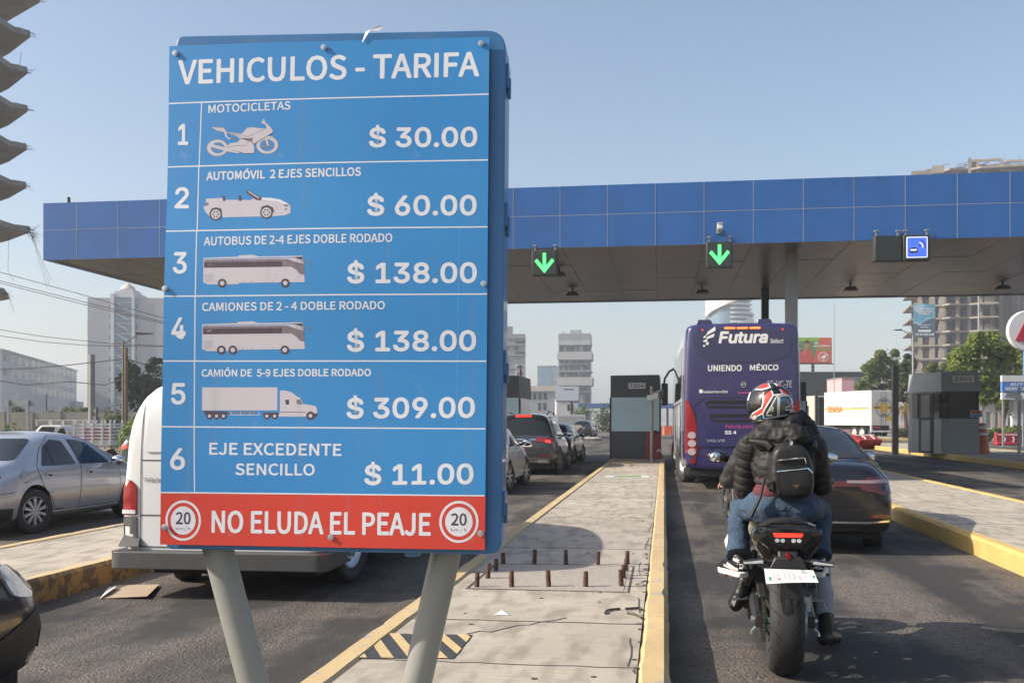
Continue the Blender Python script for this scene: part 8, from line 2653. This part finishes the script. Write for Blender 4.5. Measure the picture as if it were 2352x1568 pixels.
for i in range(6): b.box(X(264), X(266) + .04, -.95, .95, Zz(1010 - i * 7.6) - .09, Zz(1010 - i * 7.6))
b.build('stake_rails', M['white'], r, smooth=0)
b = MB()
for i in range(14): b.box(X(rnd(184, 255)), X(rnd(184, 255)) + .4, rnd(-.6, 0), rnd(.1, .6), Zz(1010), Zz(rnd(975, 1000)), i % 3)
b.build('cargo', [M['red_pl'], M['leaf_dk'], M['cream']], r, smooth=0)
for u_ in (75, 243):
    for s_ in (-1, 1):
        b = MB(); b.lathe([(.12, -.11), (.3, -.11), (.33, -.06), (.33, .06), (.3, .11), (.12, .11)], (X(u_), s_ * .72, .33), 'y', 24); wq = b.build('wheel', M['rubber'], r); b = MB(); b.lathe([(0, -.09), (.2, -.09), (.2, .09), (0, .09)], (X(u_), s_ * .72, .33), 'y', 18); b.build('rim', M['white'], wq)

# --- torn-off floor slabs of the half-demolished block, upper left
r = empty('demolished_building', P(-200, HOR, 90).to_2d().to_3d() - Vector((0, 0, .5)), TH, 'half-demolished block whose broken floor slabs jut in at the left edge', 'building')
k = mets(90); X = lambda u: (u + 200) * k
XD = lambda u, y: (u - 1176) / F * (90 + y) + 1376 / F * 90
for tu, tv in ((88, 0), (66, 80), (60, 164), (60, 252), (58, 340), (57, 428), (66, 530), (6, 672)):
    z = CAMZ + (HOR - tv) * k + .5
    b = MB(); tx = XD(tu, 0)
    b.prism([(XD(-150, -9), -9), (XD(-20, -4), -4), (tx - .9, -.7), (tx - .5, -.5), (tx - .25, -.1), (tx, .1), (tx - .1, .5), (XD(20, 4.6), 4.6), (XD(-150, 16), 16)], z - .05, z + .42, 'z')
    sb = b.build('floor_slab', M['concrete_grey'], r, smooth=0)
    b = MB()
    for i in range(9 if tv != 530 else 26):
        p0 = Vector((tx - rnd(.0, .5), rnd(-.1, .6), z + rnd(-.1, .3))); ln = rnd(.3, .8) * (1 if tv < 500 else 1.6); dn = rnd(-.35, .25) if tv < 500 else rnd(-1.6, .5)
        b.tube([p0, p0 + Vector((ln * .55, rnd(-.2, .2), dn * .3)), p0 + Vector((ln, rnd(-.3, .3), dn * ln))], .014, 4)
    if tv in (164,): b.tube([(tx - .6, 0, z + .2), (tx - .4, 0, z + 1.6)], .02, 5)
    if tv == 530:
        for i in range(3): b.tube([(tx, .2, z), (tx + .7 + i * .25, .2, z - 2.2 - i * .3), (tx + 1.5 + i * .2, .2, z - 4.9 + i * .3)], .012, 4)
        b.tube([(tx - 1.7, 0, z - .3), (tx - 1.8, 0, z - 3.4), (tx - 1.3, 0, z - 4.3)], .014, 4)
    b.build('rebar', M['rust'], sb, smooth=0)
part(r, 'core', M['concrete_grey'], *[(X(-420), X(-380), -7, 7, 0, 41), (X(-150), X(-140), -1, 0, 0, 41)])

# --- overhead cables
cabs = [([(-60, 608), (0, 625), (180, 674), (367, 728), (520, 766)], 70, 'topmost cable crossing the sky beside the grey tower'), ([(-60, 628), (0, 645), (180, 690), (367, 737), (520, 772)], 71, 'upper cable of the close pair crossing the grey tower'), ([(-60, 634), (0, 650), (180, 696), (367, 741), (520, 775)], 72, 'lower cable of the close pair crossing the grey tower'),
        ([(-60, 746), (0, 757), (100, 773), (256, 789), (366, 794), (500, 792)], 75, 'middle cable sagging across the foot of the sky'), ([(-60, 762), (0, 771), (100, 785), (200, 793), (366, 796), (500, 793)], 76, 'lower sagging cable just over the white block roof line'),
        ([(-60, 850), (0, 848), (77, 845), (152, 838.7), (265, 826.7), (289, 823), (330, 836), (372, 848)], 62, 'dark cable rising over the white block to the brown pole'), ([(-60, 870), (0, 874), (60, 884), (160, 876), (240, 884), (289, 868)], 62, 'slack dark cable hanging in front of the white block')]
for pts, d, lb in cabs:
    b = MB(); q = [P(u_, v_, d) for u_, v_ in pts]; fine = []
    for i in range(len(q) - 1): fine += [q[i].lerp(q[i + 1], t_ / 5) for t_ in range(5)]
    b.tube(fine + [q[-1]], .028 if d < 65 else .022, 5); tag(b.build('overhead_cable', M['black']), lb, 'cable', 'overhead cables on the left')

# --- beyond the plaza: second canopy, barrier arm, nose block, plastic barriers
d = 210
r, wd, h = house(1328, 1560, 926, d, 'toll_canopy', 'second small blue canopy far down the road behind booth 1304', 'canopy', base=0)
hh = 11 * mets(d)
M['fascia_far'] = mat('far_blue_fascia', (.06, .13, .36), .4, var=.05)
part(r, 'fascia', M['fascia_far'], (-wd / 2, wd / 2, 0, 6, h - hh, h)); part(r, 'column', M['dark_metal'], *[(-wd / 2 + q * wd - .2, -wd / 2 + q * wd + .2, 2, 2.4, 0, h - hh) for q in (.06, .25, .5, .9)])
p = P(1208, HOR, 41)
r = empty('barrier_arm', (p.x - .05, p.y, .2), 0, 'raised red and white barrier arm over the queue of cars', 'barrier arm')
part(r, 'cabinet', M['booth_black'], (-.25, -.05, 0, .3, 0, 2.3)); k = mets(41)
b = MB(); b.tube([(-.12, -.05, 1.0), (-.02, -.05, 2.0), (-.18, -.05, CAMZ + (HOR - 836) * k - .2)], .03, 8, 0)
for z in (1.6, 2.1, 2.6, 3.1): b.tube([(-.04 - (z - 2) * .09, -.052, z), (-.05 - (z - 2) * .09, -.052, z + .2)], .034, 8, 1)
b.build('arm', [M['white'], M['red_print']], r)
p = G(1325, 1011, .2)
r = empty('crash_block', (p.x, p.y, 0), R(6), 'concrete island nose block with black chevron stripes', 'crash block')
b = MB(); b.hexa([(-.75, -.4, .15), (.55, -.4, .15), (.6, .9, .15), (-.7, .9, .15), (-.55, -.15, 1.25), (.35, -.15, 1.25), (.35, .5, 1.25), (-.55, .5, 1.25)]); b.build('block', M['concrete'], r, bevel=.03)
b = MB()
for z in (.35, .8): b.prism([(-.5, z + .3), (-.3, z + .3), (-.05, z), (.2, z + .3), (.38, z + .3), (.05, z - .12), (-.15, z - .12)], -.45, -.2)
b.build('chevron', M['hazard_k'], r, smooth=0)
p = G(1348, 1012, 0)
b = MB(); b.prism([(p.x - 1.2, p.y - 2), (p.x + .6, p.y - 1.5), (p.x + 1.0, p.y + 3), (p.x + .2, p.y + 8), (p.x - 1.6, p.y + 8)], -.01, .19, 'z')
tag(b.build('traffic_island', M['concrete'], smooth=0), kind='structure')
M['white_pl'] = mat('white_plastic', (.62, .62, .63), .5, var=.08)
f0 = None
for i in range(6):
    p = P(1366 + i * 7, HOR, 165)
    b = MB(); b.prism([(-.24, 0), (.24, 0), (.14, .75), (-.14, .75)], -.24, .24, 'x')
    if f0 is None: f0 = b.build('plastic_barrier', M['white_pl'], bevel=.03)
    o = f0 if i == 0 else f0.copy()
    if i: S.collection.objects.link(o)
    o.location = (p.x, p.y, 0); tag(o, 'white plastic barrier in the far row beside booth 1304', 'barrier', 'white barriers far down the road')
f0 = None
for i in range(4):
    p = P(1527 + i * 6, HOR, 120)
    b = MB(); b.lathe([(0, 1), (.2, 1), (.24, .5), (.3, 0), (0, 0)], n=12)
    if f0 is None: f0 = b.build('traffic_drum', M['orange'])
    o = f0 if i == 0 else f0.copy()
    if i: S.collection.objects.link(o)
    o.location = (p.x, p.y, 0); tag(o, 'small orange drum far off between booth 1304 and the bus', 'traffic drum', 'orange drums beyond the bus')

# ================================================================ the air
hm = bpy.data.materials.new('haze')
hm.use_nodes = True
n = hm.node_tree
n.nodes.clear()
ho = n.nodes.new('ShaderNodeOutputMaterial')
hv = n.nodes.new('ShaderNodeVolumePrincipled')
hv.inputs['Color'].default_value = (.80, .87, .97, 1)
hv.inputs['Density'].default_value = .0006
hv.inputs['Anisotropy'].default_value = .1
n.links.new(hv.outputs[0], ho.inputs['Volume'])
b = MB(); b.box(-880, 880, -60, 1290, -1.7, 74)
hz = b.build('haze', hm, smooth=0)
tag(hz, 'thin pale haze lying over the whole plaza', 'haze', kind='stuff')
